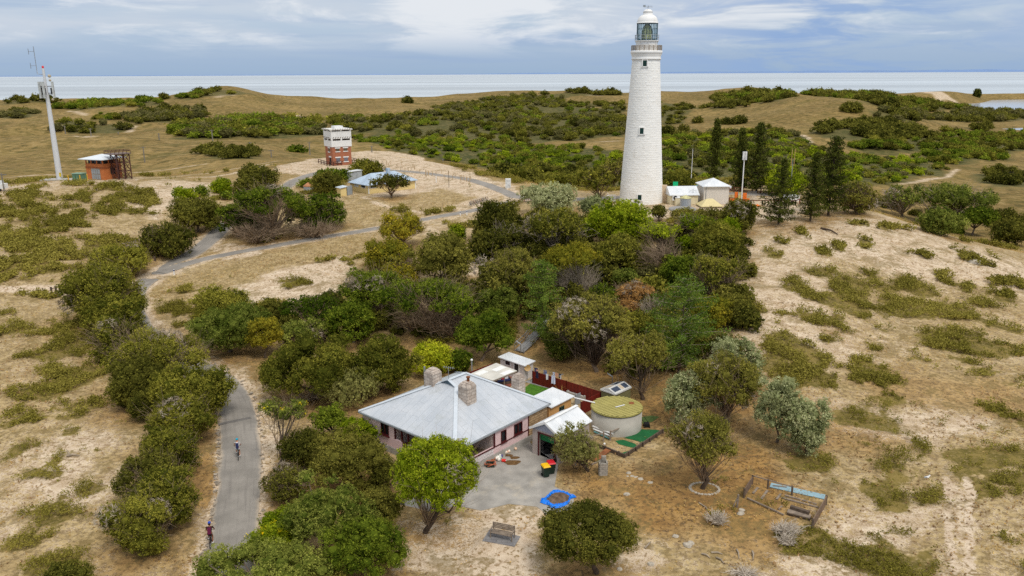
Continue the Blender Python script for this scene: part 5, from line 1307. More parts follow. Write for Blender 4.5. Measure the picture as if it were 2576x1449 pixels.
def window(parent,p0,p1,a,b,zb,zt,fm,out,n=1,t=.08,pm=None,name='window',sill=True,fw=.08):
 """a window in that wall: frame with mullions, pane behind, sill; out = +1/-1 side of the wall that faces out"""
 p0,p1=np.array(p0[:2],float),np.array(p1[:2],float);d=p1-p0;e=d/np.linalg.norm(d);nn=np.array([-e[1],e[0]])*out;rz=math.atan2(e[1],e[0])
 def q(s,off,z): m=p0+e*s+nn*off;return (m[0],m[1],z)
 mb=MB();o=.1
 mb.box(q((a+b)/2,o,zt-fw/2),(b-a,t,fw),rz);mb.box(q((a+b)/2,o,zb+fw/2),(b-a,t,fw),rz)
 for k in range(n+1):
  s=a+fw/2+(b-a-fw)*k/n
  mb.box(q(s,o,(zb+zt)/2),(fw,t*.98,zt-zb-2*fw),rz)
 f=mb.build(name,fm,parent)
 MB().box(q((a+b)/2,0.0,(zb+zt)/2),(b-a,.04,zt-zb),rz).build('pane',pm or GLASS,f)
 if sill: MB().box(q((a+b)/2,o+.05,zb-.04),(b-a+.16,.2,.07),rz).build('sill',fm,f)
 return f
ZE=2.95
_N,_L,_R=pz(1144,1134,ZE),pz(898.4,1035.7,ZE),pz(1385,1013.8,ZE)
H=Fr(_N,_R,_L)
HA=H.L;HB=H.uv(_L)[1]
def _solve(px,v):
 lo,hi=ZE,ZE+6
 for _ in range(50):
  m=(lo+hi)/2
  if H.uv(pz(*px,m))[1]>v: lo=m
  else: hi=m
 return m
HR=_solve(c('N',1035,448),HB/2)
U1=H.uv(pz(*c('N',1040,446),HR))[0];U2=H.uv(pz(*c('N',1212,372),HR))[0]
print('HOUSE',HA,HB,HR,U1,U2,proj(H.p(HA,HB,ZE)))
house=thing('pink_house','pink weatherboard house with a big pale hipped metal roof and stone chimneys','house',H.p(HA/2,HB/2,0))
ov=.3
NW,RW,LW,BW=H.p(ov,ov,0),H.p(HA-ov,ov,0),H.p(ov,HB-ov,0),H.p(HA-ov,HB-ov,0)
ZF=.62
pl=MB()
for a,b in ((NW,RW),(RW,BW),(BW,LW),(LW,NW)): wall(pl,a,b,-.3,ZF-.02,(),.34)
pl.build('plinth',CONC,house)
Lr=np.linalg.norm(RW-NW);lw=np.linalg.norm(LW-NW)
def sN(x): return max(.05,min(.99,H.uv(pz(*c('N',x,1148-.508*(x-1195)+60),ZE-.8))[0]-ov))
def sL(x): return max(.05,H.uv(pz(*c('N',x,782+.408*(x-75)+60),ZE-.8))[1]-ov)
def uN(x):
 best=None
 for s in np.linspace(0,Lr,200):
  xx=proj(H.p(ov+s,ov,2.2))[0]
  if best is None or abs(xx-c('N',x,0)[0])<best[0]: best=(abs(xx-c('N',x,0)[0]),s)
 return best[1]
def uL(x):
 best=None
 for s in np.linspace(0,lw,200):
  xx=proj(H.p(ov,ov+s,2.2))[0]
  if best is None or abs(xx-c('N',x,0)[0])<best[0]: best=(abs(xx-c('N',x,0)[0]),s)
 return best[1]
v1=uN(1510);w1=(uN(1578),uN(1636));w2=(uN(1716),uN(1808));st=uN(1870)
wl=MB()
ops=[(.12,v1,1.3,2.66),(w1[0],w1[1],1.33,2.44),(w2[0],w2[1],1.4,2.44)]
pS=H.p(ov+st,ov,0)
wall(wl,NW,pS,ZF,ZE-.02,ops,.2)
wl.build('long_wall',PINK,house)
stw=MB();wall(stw,pS,RW,ZF-.01,ZE-.03,(),.28);stw.build('stone_wall',TANSTONE,house)
o0=uL(475);wa,wb=uL(418),uL(335)
wl=MB();wall(wl,NW,LW,1.5,ZE-.02,[(.12,o0,1.5,2.68),(wa,wb,1.5,2.68)],.2);wl.build('weatherboard_wall',PINKBOARD,house)
d0,d1=uL(612),uL(552)
wl=MB();wall(wl,NW,LW,ZF,1.495,[(d0,d1,ZF,1.495)],.22);wl.build('lower_wall',PINK,house)
wl=MB();wall(wl,LW,BW,ZF,ZE-.02,(),.2);wall(wl,BW,RW,ZF,ZE-.02,(),.2);wl.build('rear_wall',PINK,house)
window(house,NW,RW,*w1,1.33,2.44,MAROON,-1,1);window(house,NW,RW,*w2,1.4,2.44,MAROON,-1,2)
window(house,NW,LW,wa,wb,1.55,2.68,MAROON,1,2)
wl=MB()   # dado rail,corner boards
wl.box(H.p(ov+st/2+v1/2,ov-.12,1.28),(st-v1,.05,.09),H.rz);wl.box(H.p(ov+v1/2,ov-.12,1.27),(v1,.09,.09),H.rz)
wl.box(H.p(ov+st,ov-.12,1.72),(.1,.06,2.1),H.rz)
wl.build('trim',MAROON,house)
ver=MB();ver.box(H.p(ov+(v1+.1)/2,ov+1.4,ZF),(v1,2.5,.12),H.rz);ver.box(H.p(ov+1.4,ov+2.6+(o0-2.6)/2,ZF),(2.5,o0-2.7,.12),H.rz);ver.build('verandah_floor',plain('verandah_boards',S_(116,98,84),.8),house)
ver=MB();wall(ver,H.p(ov+2.7,ov+2.7,0),H.p(ov+v1,ov+2.7,0),ZF,ZE,[(1.6,2.5,ZF,2.6)],.12);wall(ver,H.p(ov+2.7,ov+2.8,0),H.p(ov+2.7,ov+o0,0),ZF,ZE,(),.12)
wall(ver,H.p(ov+v1,ov+.15,0),H.p(ov+v1,ov+2.6,0),ZF,ZE,(),.12);wall(ver,H.p(ov+.15,ov+o0,0),H.p(ov+2.6,ov+o0,0),ZF,ZE,(),.12)
ver.build('inner_wall',plain('pale_inner_wall',S_(206,190,184),.8,.1),house)
MB().box(H.p(ov+2.7+2.05,ov+2.8,1.6),(.9,.06,1.95),H.rz).build('door',MAROON,house)
MB().box(H.p(ov,ov+(d0+d1)/2,1.06),(.1,d1-d0,.88),H.rz).build('gate',MAROON,house)
for s in (0,(v1)*.3):
 MB().box(H.p(ov+s+.05,ov-.02,2.05),(.12,.12,1.65),H.rz).build('post',MAROON,house)
MB().box(H.p(ov+v1,ov-.115,2.02),(.12,.1,1.4),H.rz).build('post',MAROON,house)
for x in (475,550,617,690,805):
 s=uL(x);MB().box(H.p(ov-.02,ov+s,2.1),(.13,.13,1.24),H.rz).build('post',MAROON,house)
lat=MB()
for i in range(22):
 s=.25+i*(v1-.35)/22
 lat.box(H.p(ov+s,ov-.125,.95),(.03,.02,.56),H.rz)
for i in range(6): lat.box(H.p(ov+v1/2,ov-.14,0.7+i*.1),(v1-.3,.02,.03),H.rz)
lat.build('lattice',WHITEP,house)
g_=.95;sl=(HR-ZE)/(HB/2)
E=lambda u,v,z: H.p(u,v,z)
eN,eR,eB,eL=E(0,0,ZE),E(HA,0,ZE),E(HA,HB,ZE),E(0,HB,ZE)
P1,P2=E(U1,HB/2,HR),E(U2,HB/2,HR);G1,G2=E(U1,HB/2-g_,HR-g_*sl),E(U1,HB/2+g_,HR-g_*sl)
rf=MB();rf.poly([eN,eR,P2,P1,G1]);rf.poly([eR,eB,P2]);rf.poly([eB,eL,G2,P1,P2]);rf.poly([eL,eN,G1,G2])
und=[E(0,0,ZE-.05),E(HA,0,ZE-.05),E(HA,HB,ZE-.05),E(0,HB,ZE-.05)]
rf.poly(und[::-1])
roof=rf.build('roof',GALV,house)
MB().poly([G1-[0,0,.01],P1-[0,0,.06],G2-[0,0,.01]]).build('gable_vent',plain('grey_louvre',S_(96,116,128),.6),roof)
cap=MB()
for a,b in ((eN,G1),(eR,P2),(eB,P2),(eL,G2),(P1,P2),(G1,P1),(G2,P1)):
 a,b=np.array(a)+[0,0,.03],np.array(b)+[0,0,.03];cap.bar(a,b,.34,.05)
cap.build('ridge_cap',plain('ridge_cap_metal',S_(198,205,212),.45,.05),roof)
gut=MB()
for a,b in ((eN,eR),(eR,eB),(eB,eL),(eL,eN)): gut.bar(np.array(a)-[0,0,.09],np.array(b)-[0,0,.09],.14,.13)
gut.build('gutter',GREYP,roof)
def chimney(ctr,w,zb,zt,pot=None):
 x,y=ctr[:2];mb=MB();rz=H.rz;h2=w/2
 mb.box((x,y,(zb+zt-.38)/2),(w,w,zt-.38-zb),rz)
 ca,sa=math.cos(rz),math.sin(rz)
 R_=lambda a,b,z: (x+a*ca-b*sa,y+a*sa+b*ca,z)
 lo,hi,k=zt-.38,zt-.08,h2*.72
 A=[R_(-h2,-h2,lo),R_(h2,-h2,lo),R_(h2,h2,lo),R_(-h2,h2,lo)];B_=[R_(-k,-k,hi),R_(k,-k,hi),R_(k,k,hi),R_(-k,k,hi)]
 mb.faces(A+B_,[(0,1,5,4),(1,2,6,5),(2,3,7,6),(3,0,4,7),(4,5,6,7)])
 mb.box((x,y,zt-.03),(k*1.5,k*1.5,.1),rz)
 ch=mb.build('chimney',LIME_,roof)
 if pot is not None: MB().lathe([(.13,0),(.12,.35),(.19,.37),(.19,.45),(.02,.46)],(x+pot,y,zt),10).build('chimney_pot',RUST,ch)
 fl=MB();fl.box((x,y,zb+.55),(w+.5,w+.5,.03),rz)
 return ch
def onplane(px,a,b,cc):
 a,b,cc=map(np.array,(a,b,cc));n=np.cross(b-a,cc-a);d=ray(*px);o=np.array([0,0,CAMZ]);t=n @ (a-o)/(n @ d);return o+d*t
cb=onplane(c('N',1238,655),eN,eR,P2);cbk=mpp(cb)
chimney(cb,1.15,cb[2]-.8,zrow(cb,c('N',0,462)[1]),.1)
ca_=E(2.9,HB-3.1,0);print('CHIM',H.uv(cb),[H.uv(onplane(c('N',862,505),eL,eN,G1))])
q_=H.uv(onplane(c('N',868,498),eL,eN,G1));ca_=E(q_[0]+.35,q_[1]+.25,0)
chimney(ca_,1.15,ZE+.5,zrow(ca_,c('N',0,325)[1]))
cc_=E(HA-.6,HB*.80,0)
bestv=min(np.linspace(HB*.05,HB*1.0,90),key=lambda v: abs(proj(E(HA-.35,v,5))[0]-c('O',190,0)[0]));cc_=E(HA-.35,bestv,0);print('CHC',bestv,HB)
chimney(cc_,.95,.2,zrow(cc_,c('O',0,385)[1]))
ant=MB();a0=np.array(P1)+[0,0,.0];ant.tube([a0,a0+[0,0,1.3]],.025,6);ant.bar(a0+[-.5,.2,1.2],a0+[.6,-.2,1.2],.03);[ant.bar(a0+[k*.2,-.3-k*.08,1.2],a0+[k*.2,.3-k*.08,1.2],.02) for k in range(-2,3)]
ant.build('aerial',STEEL,roof)
flu=MB();f0=E(q_[0]+.1,q_[1]+1.1,0);flu.tube([(f0[0],f0[1],ZE+.8),(f0[0],f0[1],zrow(f0,c('N',0,308)[1]))],.09,8);flu.build('flue',STEEL,roof)
lt=thing('rear_lean_to','ochre lean-to with a white flat roof joining the pink house at its rear','lean-to',E(HA+2.6,2,0))
l1=H.uv(pz(*c('O',780,614),2.45));l0=H.uv(pz(*c('O',583,548),2.65));LU,LV=max(l1[0],HA+3.5),max(2.5,l0[1] if l0[1]>1 else 3.4)
print('LEANTO',l1,l0)
w_=MB();A_,B2,C2,D2=E(HA+.02,ov,0),E(LU-.25,ov,0),E(LU-.25,LV,0),E(HA+.02,LV,0)
dw=(LU-HA)*.42
wall(w_,A_,B2,-.2,2.32,[(dw,dw+.8,1.0,1.9)],.2);wall(w_,B2,C2,-.2,2.33,(),.2);wall(w_,C2,D2,-.2,2.4,(),.2);w_.build('wall',ORANGEW,lt)
window(lt,A_,B2,dw,dw+.8,1.0,1.9,plain('green_frame',S_(60,80,66)),-1,2)
w_=MB();z0,z1=2.38,2.6
w_.faces([E(HA+.05,ov-.35,z0),E(LU,ov-.35,z0),E(LU,LV+.2,z1),E(HA+.05,LV+.2,z1),E(HA+.05,ov-.35,z0+.08),E(LU,ov-.35,z0+.08),E(LU,LV+.2,z1+.08),E(HA+.05,LV+.2,z1+.08)],[(3,2,1,0),(4,5,6,7),(0,1,5,4),(1,2,6,5),(2,3,7,6),(3,0,4,7)])
w_.build('roof',WHITEROOF,lt)
zg=2.5
gl,gr,gb=G('O',308,950,zg),G('O',655,1062,zg),G('O',1005,893,zg)
GF=Fr(gl,gl+np.append(H.e,0),gr);gw=abs(GF.uv(gr)[1]);gln=GF.uv(gb)[0]
print('GARAGE',gw,gln,GF.uv(gr),proj(GF.p(0,0,0)),c('O',330,1195))
ga=thing('garage','grey gabled garage with a half-open green roller door','garage',GF.p(gln/2,gw/2,0))
gi=.25
q=lambda u,v,z=0: GF.p(u,v,z)
w_=MB()
wall(w_,q(gi,gi),q(gi,gw-gi),-.1,zg-.02,[(.75,gw-gi-.55,-.1,2.25)],.16)
wall(w_,q(gi,gi),q(gln-gi,gi),-.1,zg-.02,(),.16);wall(w_,q(gln-gi,gi),q(gln-gi,gw-gi),-.1,zg-.02,(),.16);wall(w_,q(gi,gw-gi),q(gln-gi,gw-gi),-.1,zg-.02,(),.16)
w_.build('wall',plain('grey_pink_boards',S_(176,164,158),.8,.12,1.5,.1,dirt=S_(140,126,118)),ga)
za=zrow(q(0,gw/2,0),c('O',0,900)[1])
print('APEX',za)
w_=MB()
for u in (gi-.06,gln-gi+.06): w_.faces([q(u-.05,gi,zg),q(u-.05,gw-gi,zg),q(u-.05,gw/2,za-.12),q(u+.05,gi,zg),q(u+.05,gw-gi,zg),q(u+.05,gw/2,za-.12)],[(0,2,1),(3,4,5),(0,1,4,3),(1,2,5,4),(2,0,3,5)])
w_.build('gable',plain('blue_grey_gable',S_(150,156,172),.7,.08),ga)
w_=MB()
for s in (0,1):
 v0,v1_=(0,gw/2) if s==0 else (gw,gw/2)
 w_.faces([q(0,v0,zg-.02),q(gln,v0,zg-.02),q(gln,v1_,za),q(0,v1_,za),q(0,v0,zg+.04),q(gln,v0,zg+.04),q(gln,v1_,za+.06),q(0,v1_,za+.06)],[(3,2,1,0),(4,5,6,7),(0,1,5,4),(1,2,6,5),(2,3,7,6),(3,0,4,7)])
gr_=w_.build('roof',WHITEROOF,ga)
w_=MB();w_.bar(q(-.03,gw/2,za+.09),q(gln+.03,gw/2,za+.09),.3,.04);w_.bar(q(-.03,0,zg-.02),q(-.03,gw/2,za),.05,.2);w_.bar(q(-.03,gw,zg-.02),q(-.03,gw/2,za),.05,.2);w_.build('barge_board',WHITEP,gr_)
dd=MB();y0,y1=.75+gi,gw-.55-gi
for i in range(5): dd.box(q(gi+.12,(y0+y1)/2,2.18-i*.14),(.05,y1-y0,.13),GF.rz)
dd.build('roller_door',plain('green_door',S_(22,108,62),.5,.1),ga)
dd=MB();dd.box(q(gi-.09,y0-.05,1.1),(.1,.12,2.3),GF.rz);dd.box(q(gi-.09,y1+.05,1.1),(.1,.12,2.3),GF.rz);dd.box(q(gi-.1,(y0+y1)/2,2.3),(.1,y1-y0+.3,.1),GF.rz);dd.build('door_frame',MAROON,ga)
MB().box(q(gln/2,gw/2,-.02),(gln-.6,gw-.6,.1),GF.rz).build('floor_slab',CONCG,ga)
def quad_bike(o,rz):
 r=thing('quad_bike','dark quad bike parked inside the half-open garage','quad bike',o,rz)
 b=MB();b.box(np.array(o)+[0,0,.55],(1.5,.55,.3),0);b.box(np.array(o)+[-.3,0,.78],(.7,.3,.16),0);b.build('body',BLACK,r)
 for x in (-.6,.6):
  for y in (-.42,.42): MB().tube([np.array(o)+[x,y-.12,.27],np.array(o)+[x,y+.12,.27]],.27,14).build('wheel',TYRE,r)
 b=MB();b.bar(np.array(o)+[.35,-.4,1.0],np.array(o)+[.35,.4,1.0],.04);b.bar(np.array(o)+[.45,0,.7],np.array(o)+[.35,0,1.0],.06);b.build('handlebar',STEEL,r)
quad_bike(q(1.6,gw*.42,.03),0)
tc=G('O',1230,735,2.0);tr_=(1502-958)/2/2.6343*.6289*mpp(tc)
tk=thing('water_tank','round concrete water tank with a yellow-green ribbed flat roof','water tank',(tc[0],tc[1],0));print('TANK',tr_)
MB().lathe([(tr_-.06,-.2),(tr_-.06,2.02),(tr_-.2,2.02)],(tc[0],tc[1],0),64).build('wall',plain('stained_concrete',S_(176,172,162),.9,.14,.7,.25,5,dirt=S_(104,98,92)),tk)
MB().lathe([(tr_-.02,1.98),(tr_+.02,2.0),(tr_+.02,2.1),(tr_-.1,2.1)],(tc[0],tc[1],0),64).build('rim',plain('olive_rim',S_(138,132,72),.5),tk)
MB().lathe([(tr_-.08,2.06),(.01,2.08)],(tc[0],tc[1],0),48).build('roof_base',plain('olive_gap_shade',S_(104,98,54),.6),tk)  # darker olive disc paints the shade in the gaps between the ribs
rb=MB();w0=.30
k=int(2*tr_/w0)
for i in range(k):
 x0=-tr_+(i+.5)*2*tr_/k;hl=math.sqrt(max(0,(tr_-.05)**2-x0*x0))
 if hl<.1: continue
 aa=R(30)
 d_=np.array([math.cos(aa),math.sin(aa)]);n_2=np.array([-d_[1],d_[0]])
 m=tc[:2]+n_2*x0
 rb.box((m[0],m[1],2.12),(2*hl,2*tr_/k*.66,.06),aa)
rb.build('roof',plain('yellow_green_sheet',S_(172,162,96),.5,.1,1,.05),tk)
MB().box((tc[0]+.3,tc[1]-.1,2.18),(1.1,.12,.03),R(30)).build('patch_strip',WHITEP,tk)
hb=MB();hq=tc+np.array([1.5,.6,.12]);hb.lathe([(.01,.12),(.25,.1),(.28,0)],hq,12);hb.build('hatch',RUST,tk)
def block(name,label,cat,corners,ztop,wm,rm,z0=0.0,roof_over=.2,tilt=0.0,hip=None,parts=None):
 """a plain building from three plan corners (near, first, second): walls plus a pitched roof"""
 f=Fr(corners[0],corners[1],corners[2]);a,b=f.L,abs(f.uv(corners[2])[1])
 r=thing(name,label,cat,f.p(a/2,b/2,z0))
 r['_']=0;del r['_']
 m=MB()
 P=[f.p(0,0,0),f.p(a,0,0),f.p(a,b,0),f.p(0,b,0)]
 m.prism([p[:2] for p in P],z0-.3,ztop);m.build('wall',wm,r)
 o=roof_over;t=MB()
 if hip is None:
  zz=[ztop+.01,ztop+.01+tilt,ztop+.01+tilt,ztop+.01]
  cs=[f.p(-o,-o,0),f.p(a+o,-o,0),f.p(a+o,b+o,0),f.p(-o,b+o,0)]
  t.faces([(p[0],p[1],z) for p,z in zip(cs,zz)]+[(p[0],p[1],z+.1) for p,z in zip(cs,zz)],[(3,2,1,0),(4,5,6,7),(0,1,5,4),(1,2,6,5),(2,3,7,6),(3,0,4,7)])
 else:
  i,hh=hip      # i: ridge inset from the ends along the longer plan side
  e=[f.p(-o,-o,ztop),f.p(a+o,-o,ztop),f.p(a+o,b+o,ztop),f.p(-o,b+o,ztop)]
  if a>=b: r0,r1=f.p(i,b/2,ztop+hh),f.p(a-i,b/2,ztop+hh);t.poly([e[0],e[1],r1,r0]);t.poly([e[1],e[2],r1]);t.poly([e[2],e[3],r0,r1]);t.poly([e[3],e[0],r0])
  else: r0,r1=f.p(a/2,i,ztop+hh),f.p(a/2,b-i,ztop+hh);t.poly([e[0],e[1],r0]);t.poly([e[1],e[2],r1,r0]);t.poly([e[2],e[3],r1]);t.poly([e[3],e[0],r0,r1])
  t.poly([p-np.array([0,0,.02]) for p in e][::-1])
  for p,q2 in ((e[0],e[1]),(e[1],e[2]),(e[2],e[3]),(e[3],e[0])): t.bar(p-np.array([0,0,.07]),q2-np.array([0,0,.07]),.1,.12)
 t.build('roof',rm,r)
 return r,f,a,b
def decal(parent,f,face,s,z,w,h,m,name,t=.06,a=0,b=0,off=.0):
 """a proud panel on a wall: face 'u' is the wall along e at v=0, 'v' the wall along f at u=0, 'U'/'V' the opposite ones"""
 p={'u': f.p(s,-off,z),'v': f.p(-off,s,z),'U': f.p(s,b+off,z),'V': f.p(a+off,s,z)}[face]
 return MB().box(p,(w,t,h) if face in 'uU' else (t,w,h),f.rz).build(name,m,parent)
lc=G('O',258,455);ll=G('O',5,385);lrr=G('O',358,412)
lh=zrow(lc,c('O',0,300)[1])
la,f_,a_,b_=block('laundry_shed','white laundry shed with a pale sloping roof beside the clothesline','shed',(lc,ll,lrr),lh,plain('off_white_wall',S_(206,200,196),.8,.06,1,.1),WHITEROOF,tilt=.25)
print('LAUNDRY',lh,a_,b_)
dr=decal(la,f_,'u',a_*.32,1.0,.8,1.95,WHITEP,'door_frame',.1);decal(dr,f_,'u',a_*.32,1.0,.55,1.8,DARKIN,'doorway',.13)
wn=decal(la,f_,'u',a_*.68,1.6,.8,.6,WHITEP,'window',.1);decal(wn,f_,'u',a_*.68,1.6,.65,.45,GLASS,'pane',.13)
zp=2.45
pc=[G('O',-308,382,zp),G('O',-40,270,zp),G('O',180,352,zp),G('O',-80,455,zp)]
pt=thing('patio_shelter','white flat patio roof of odd sheets on timber posts','patio shelter',(np.mean([p[0] for p in pc]),np.mean([p[1] for p in pc]),0))
t=MB();t.prism([p[:2] for p in pc],zp-.03,zp+.03);t.build('roof',plain('weathered_white_sheet',S_(206,202,192),.6,.12,.9,.05,dirt=S_(178,168,150)),pt)
lerp=lambda s,t_: (np.array(pc[0])*(1-s)+np.array(pc[1])*s)*(1-t_)+(np.array(pc[3])*(1-s)+np.array(pc[2])*s)*t_
t=MB()
for s0,s1,t0,t1 in ((.55,.95,.3,.55),(.05,.4,.1,.35),(.5,.9,.75,.98)): t.poly([lerp(s0,t0)+[0,0,.036],lerp(s1,t0)+[0,0,.036],lerp(s1,t1)+[0,0,.036],lerp(s0,t1)+[0,0,.036]][::-1])
t.build('clear_sheet',plain('bright_sheet',S_(234,234,230),.5,.04),pt)
for s,v in ((.03,.03),(.97,.03),(.97,.97),(.03,.97),(.5,.97)):
 p=lerp(s,v);MB().bar((p[0],p[1],0),(p[0],p[1],zp-.03),.1).build('post',WOOD,pt)
t=MB()
for a,b in ((0,1),(1,2),(2,3),(3,0)): t.bar(np.array(pc[a])-[0,0,.1],np.array(pc[b])-[0,0,.1],.06,.12)
t.build('beam',WOOD,pt)
MB().prism([G('O',-330,470)[:2],G('O',-40,340)[:2],G('O',220,455)[:2],G('O',-40,600)[:2]],.005,.05).build('patio_paving',brickmat('red_brick_paving',S_(150,78,58),S_(136,70,52),S_(120,96,82),.23,.11,.01,.85,.2,.3),kind='structure')
def sofa(o,rz):
 r=thing('garden_sofa','dark blue garden sofa with white and red cushions under the patio roof','sofa',o,rz);o=np.array(o)
 MB().box(o+[0,0,.22],(1.7,.7,.3)).box(o+[-.85,0,.35],(.1,.7,.55)).box(o+[.85,0,.35],(.1,.7,.55)).build('frame',WOODD,r)
 MB().box(o+[0,-.02,.43],(1.58,.66,.12)).box(o+[0,.3,.68],(1.58,.14,.42)).build('seat',plain('navy_cloth',S_(36,44,86),.9),r)
 for x,m in ((-.4,S_(222,222,226)),(.1,S_(190,40,44)),(.5,S_(224,224,228))): MB().box(o+[x,.16,.62],(.4,.12,.34)).build('cushion',plain('cushion_cloth',m,.9,.05),r)
sofa(G('O',30,490),R(25))
zt=1.9
tcs=(G('O',1215,592,zt),G('O',1068,542,zt),G('O',1370,516,zt))
ts,f_,a_,b_=block('tool_shed','olive green sheet shed with chequered skylight roof behind the tank','shed',tcs,zt,OLIVEW,plain('pale_shed_roof',S_(208,208,204),.5,.06),roof_over=.05,tilt=0.0,hip=(-.05,.35))
print('TOOLSHED',a_,b_)
if a_>=b_: pnt=lambda u,v: f_.p(u*a_,v*b_,zt+.35*(1-abs(v-.5)*2)+.02)
else: pnt=lambda u,v: f_.p(u*a_,v*b_,zt+.35*(1-abs(u-.5)*2)+.02)
for m,ls in ((plain('dark_skylight',S_(70,80,98),.25,.1),[(.08,.4,.05,.45),(.55,.95,.55,.95),(.06,.42,.68,.95)]),(plain('tan_sheet',S_(206,188,164),.6,.06),[(.55,.95,.08,.45),(.08,.42,.5,.66)])):
 t=MB()
 for u0,u1,v0,v1__ in ls: t.poly([pnt(u0,v0),pnt(u1,v0),pnt(u1,v1__),pnt(u0,v1__)])
 t.build('roof_panel',m,ts)
def fence_panels(name,label,pts,h,m,pm,group=None,gap=2.4,zb=0.05):
 r=thing(name,label,'fence',(pts[0][0],pts[0][1],0),0,group)
 t=MB()
 for a,b in zip(pts[:-1],pts[1:]): wall(t,a,b,zb,h,(),.05)
 t.build('panel',m,r)
 for a,b in zip(pts[:-1],pts[1:]):
  n=max(1,int(np.linalg.norm(np.array(b[:2])-np.array(a[:2]))/gap))
  for i in range(n+1):
   p=np.array(a[:2])+(np.array(b[:2])-np.array(a[:2]))*i/n
   MB().box((p[0],p[1],h/2),(.08,.09,h+.06)).build('post',pm,r)
 return r
hf=1.45
def top(k,x,y): return G(k,x,y,hf)
fence_panels('red_fence','long dark red sheet fence behind the clothesline and garden bed',[top('O',342,352),top('O',700,458),top('O',1068,572)],hf,REDFENCE,MAROON)
fence_panels('red_fence','short dark red sheet fence returning from the green shed to the grey gate',[top('O',1062,576),top('O',852,682)],hf,REDFENCE,MAROON)
fence_panels('red_fence','dark red sheet fence behind the white patio roof',[top('N',1222,380),top('N',1500,274)],hf,REDFENCE,MAROON)
gt=thing('grey_gate','plain grey sheet gate beside the red fence return','gate',G('O',800,715));t=MB();wall(t,G('O',790,722),G('O',846,700),.08,1.25,(),.05);t.build('panel',GREYP,gt);MB().box(G('O',790,722)+[0,0,.7],(.08,.08,1.4)).build('post',STEEL,gt)
MB().prism([G('O',245,545)[:2],G('O',318,488)[:2],G('O',575,560)[:2],G('O',480,640)[:2],G('O',300,640)[:2]],.0,.03).build('lawn',plain('green_lawn',S_(72,116,28),.95,.3,3,.6,30),kind='structure')
MB().prism([G('O',262,470)[:2],G('O',372,420)[:2],G('O',660,500)[:2],G('O',575,556)[:2]],.0,.045).build('courtyard_paving',CONCG,kind='structure')
bd=thing('garden_bed','low limestone walled garden bed inside the red fence','garden bed',G('O',850,610));t=MB()
cs=[G('O',705,610),G('O',785,568),G('O',965,612),G('O',880,665)]
for a,b in zip(cs,cs[1:]+cs[:1]): wall(t,a,b,0,.5,(),.2)
t.build('wall',CONC,bd);MB().prism([p[:2] for p in cs],.02,.2).build('soil',plain('dry_soil',S_(150,118,96),.95,.3,2,.5,14),bd)
tuft=thing('grass_clump','tall straw-coloured ornamental grass clump in the courtyard','plant',G('O',690,560));lv=Leaves();g9=np.random.default_rng(3)
oc=np.array(G('O',690,560));pp=oc+g9.normal(0,.28,(140,3))*[1,1,0];V,Q,_=cones(pp,pp+norm(np.stack([g9.normal(0,.5,140),g9.normal(0,.5,140),np.ones(140)],-1))*g9.uniform(.7,1.3,(140,1)),.03,g9,.08)
fast_mesh('blades',V,Q,LEAF['straw'],tuft,oc,np.full(len(V),.5))
DRV=plain('driveway_concrete',S_(160,155,147),.92,.25,.6,.3,6,dirt=S_(190,178,158))
def sheet(name,pts,z,m,kind='structure'): return MB().prism([p[:2] for p in pts],z-.12,z).build(name,m,kind=kind)
sheet('driveway',[pz(px,py,0) for px,py in [(1205,1170),(1262,1140),(1325,1105),(1350,1130),(1405,1168),(1400,1195),(1395,1225),(1445,1245),(1440,1290),(1390,1305),(1350,1275),(1280,1268),(1210,1285),(1150,1272),(1080,1290),(1000,1305),(985,1270),(1060,1245),(1130,1220),(1170,1200)]],.03,DRV)
GRN=plain('green_turf_mat',S_(30,98,54),.9,.2,1.2,.3,20,dirt=S_(92,104,60))
sheet('green_matting',[G('O',x,y) for x,y in [(1490,970),(1640,975),(1700,985),(1600,1085),(1480,1120),(1470,1100),(1400,1080),(1310,1060),(1400,1020)]],.035,GRN)
sheet('green_matting',[G('O',x,y) for x,y in [(1215,1090),(1300,1080),(1420,1120),(1460,1160),(1380,1160),(1250,1125)]],.03,GRN)
sheet('green_matting',[G('O',x,y) for x,y in [(1290,1215),(1380,1190),(1420,1195),(1360,1225),(1300,1238)]],.028,GRN)
sheet('green_matting',[G('O',x,y) for x,y in [(1495,840),(1600,825),(1680,838),(1600,890),(1500,910)]],.03,plain('faded_green_mat',S_(88,108,56),.9,.3,1.5,.3,20))
LC=pz(1612,507,7.0);LC=np.array([LC[0],LC[1],7.0])
lk=mpp(LC)
lz=lambda cy: zrow(LC,c('C',0,cy)[1])
def lw_(cpx,cy):     # half-width in metres from a crop width
 z=lz(cy);return cpx/2/1.6104*.6289*mpp(np.array([LC[0],LC[1],z]))
zb,zc0=7.0,lz(385)
rb_,rt_=lw_(276,1300),lw_(176,385)
print('LH',zb,zc0,rb_,rt_,lz(58)-7)
lh=thing('lighthouse','tall white tapering stone lighthouse with a glazed lantern and domed top','lighthouse',LC)
g5=np.random.default_rng(5)
nc,nr,nv=288,66,4
rows=nr*nv+1
zz=np.linspace(zb-1.5,zc0,rows);ang=np.arange(nc)/nc*2*math.pi
A2,Z2=np.meshgrid(ang,zz)
Rr=rb_+(rt_-rb_)*(Z2-zb)/(zc0-zb)
ri=np.minimum((np.arange(rows) // nv),nr-1)
bl=((np.arange(nc)[None]+(ri[:,None]%2)*5+ri[:,None]*7%4) // 9)
hsh=np.modf(np.abs(np.sin(bl*127.1+ri[:,None]*311.7)*43758.5))[0]
edge=((np.arange(rows)%nv)==0)[:,None] | (((np.arange(nc)[None]+(ri[:,None]%2)*5+ri[:,None]*7%4)%9)==0)
Rr=Rr+np.where(edge,.004,.004+hsh*.03+g5.normal(0,.01,Rr.shape))
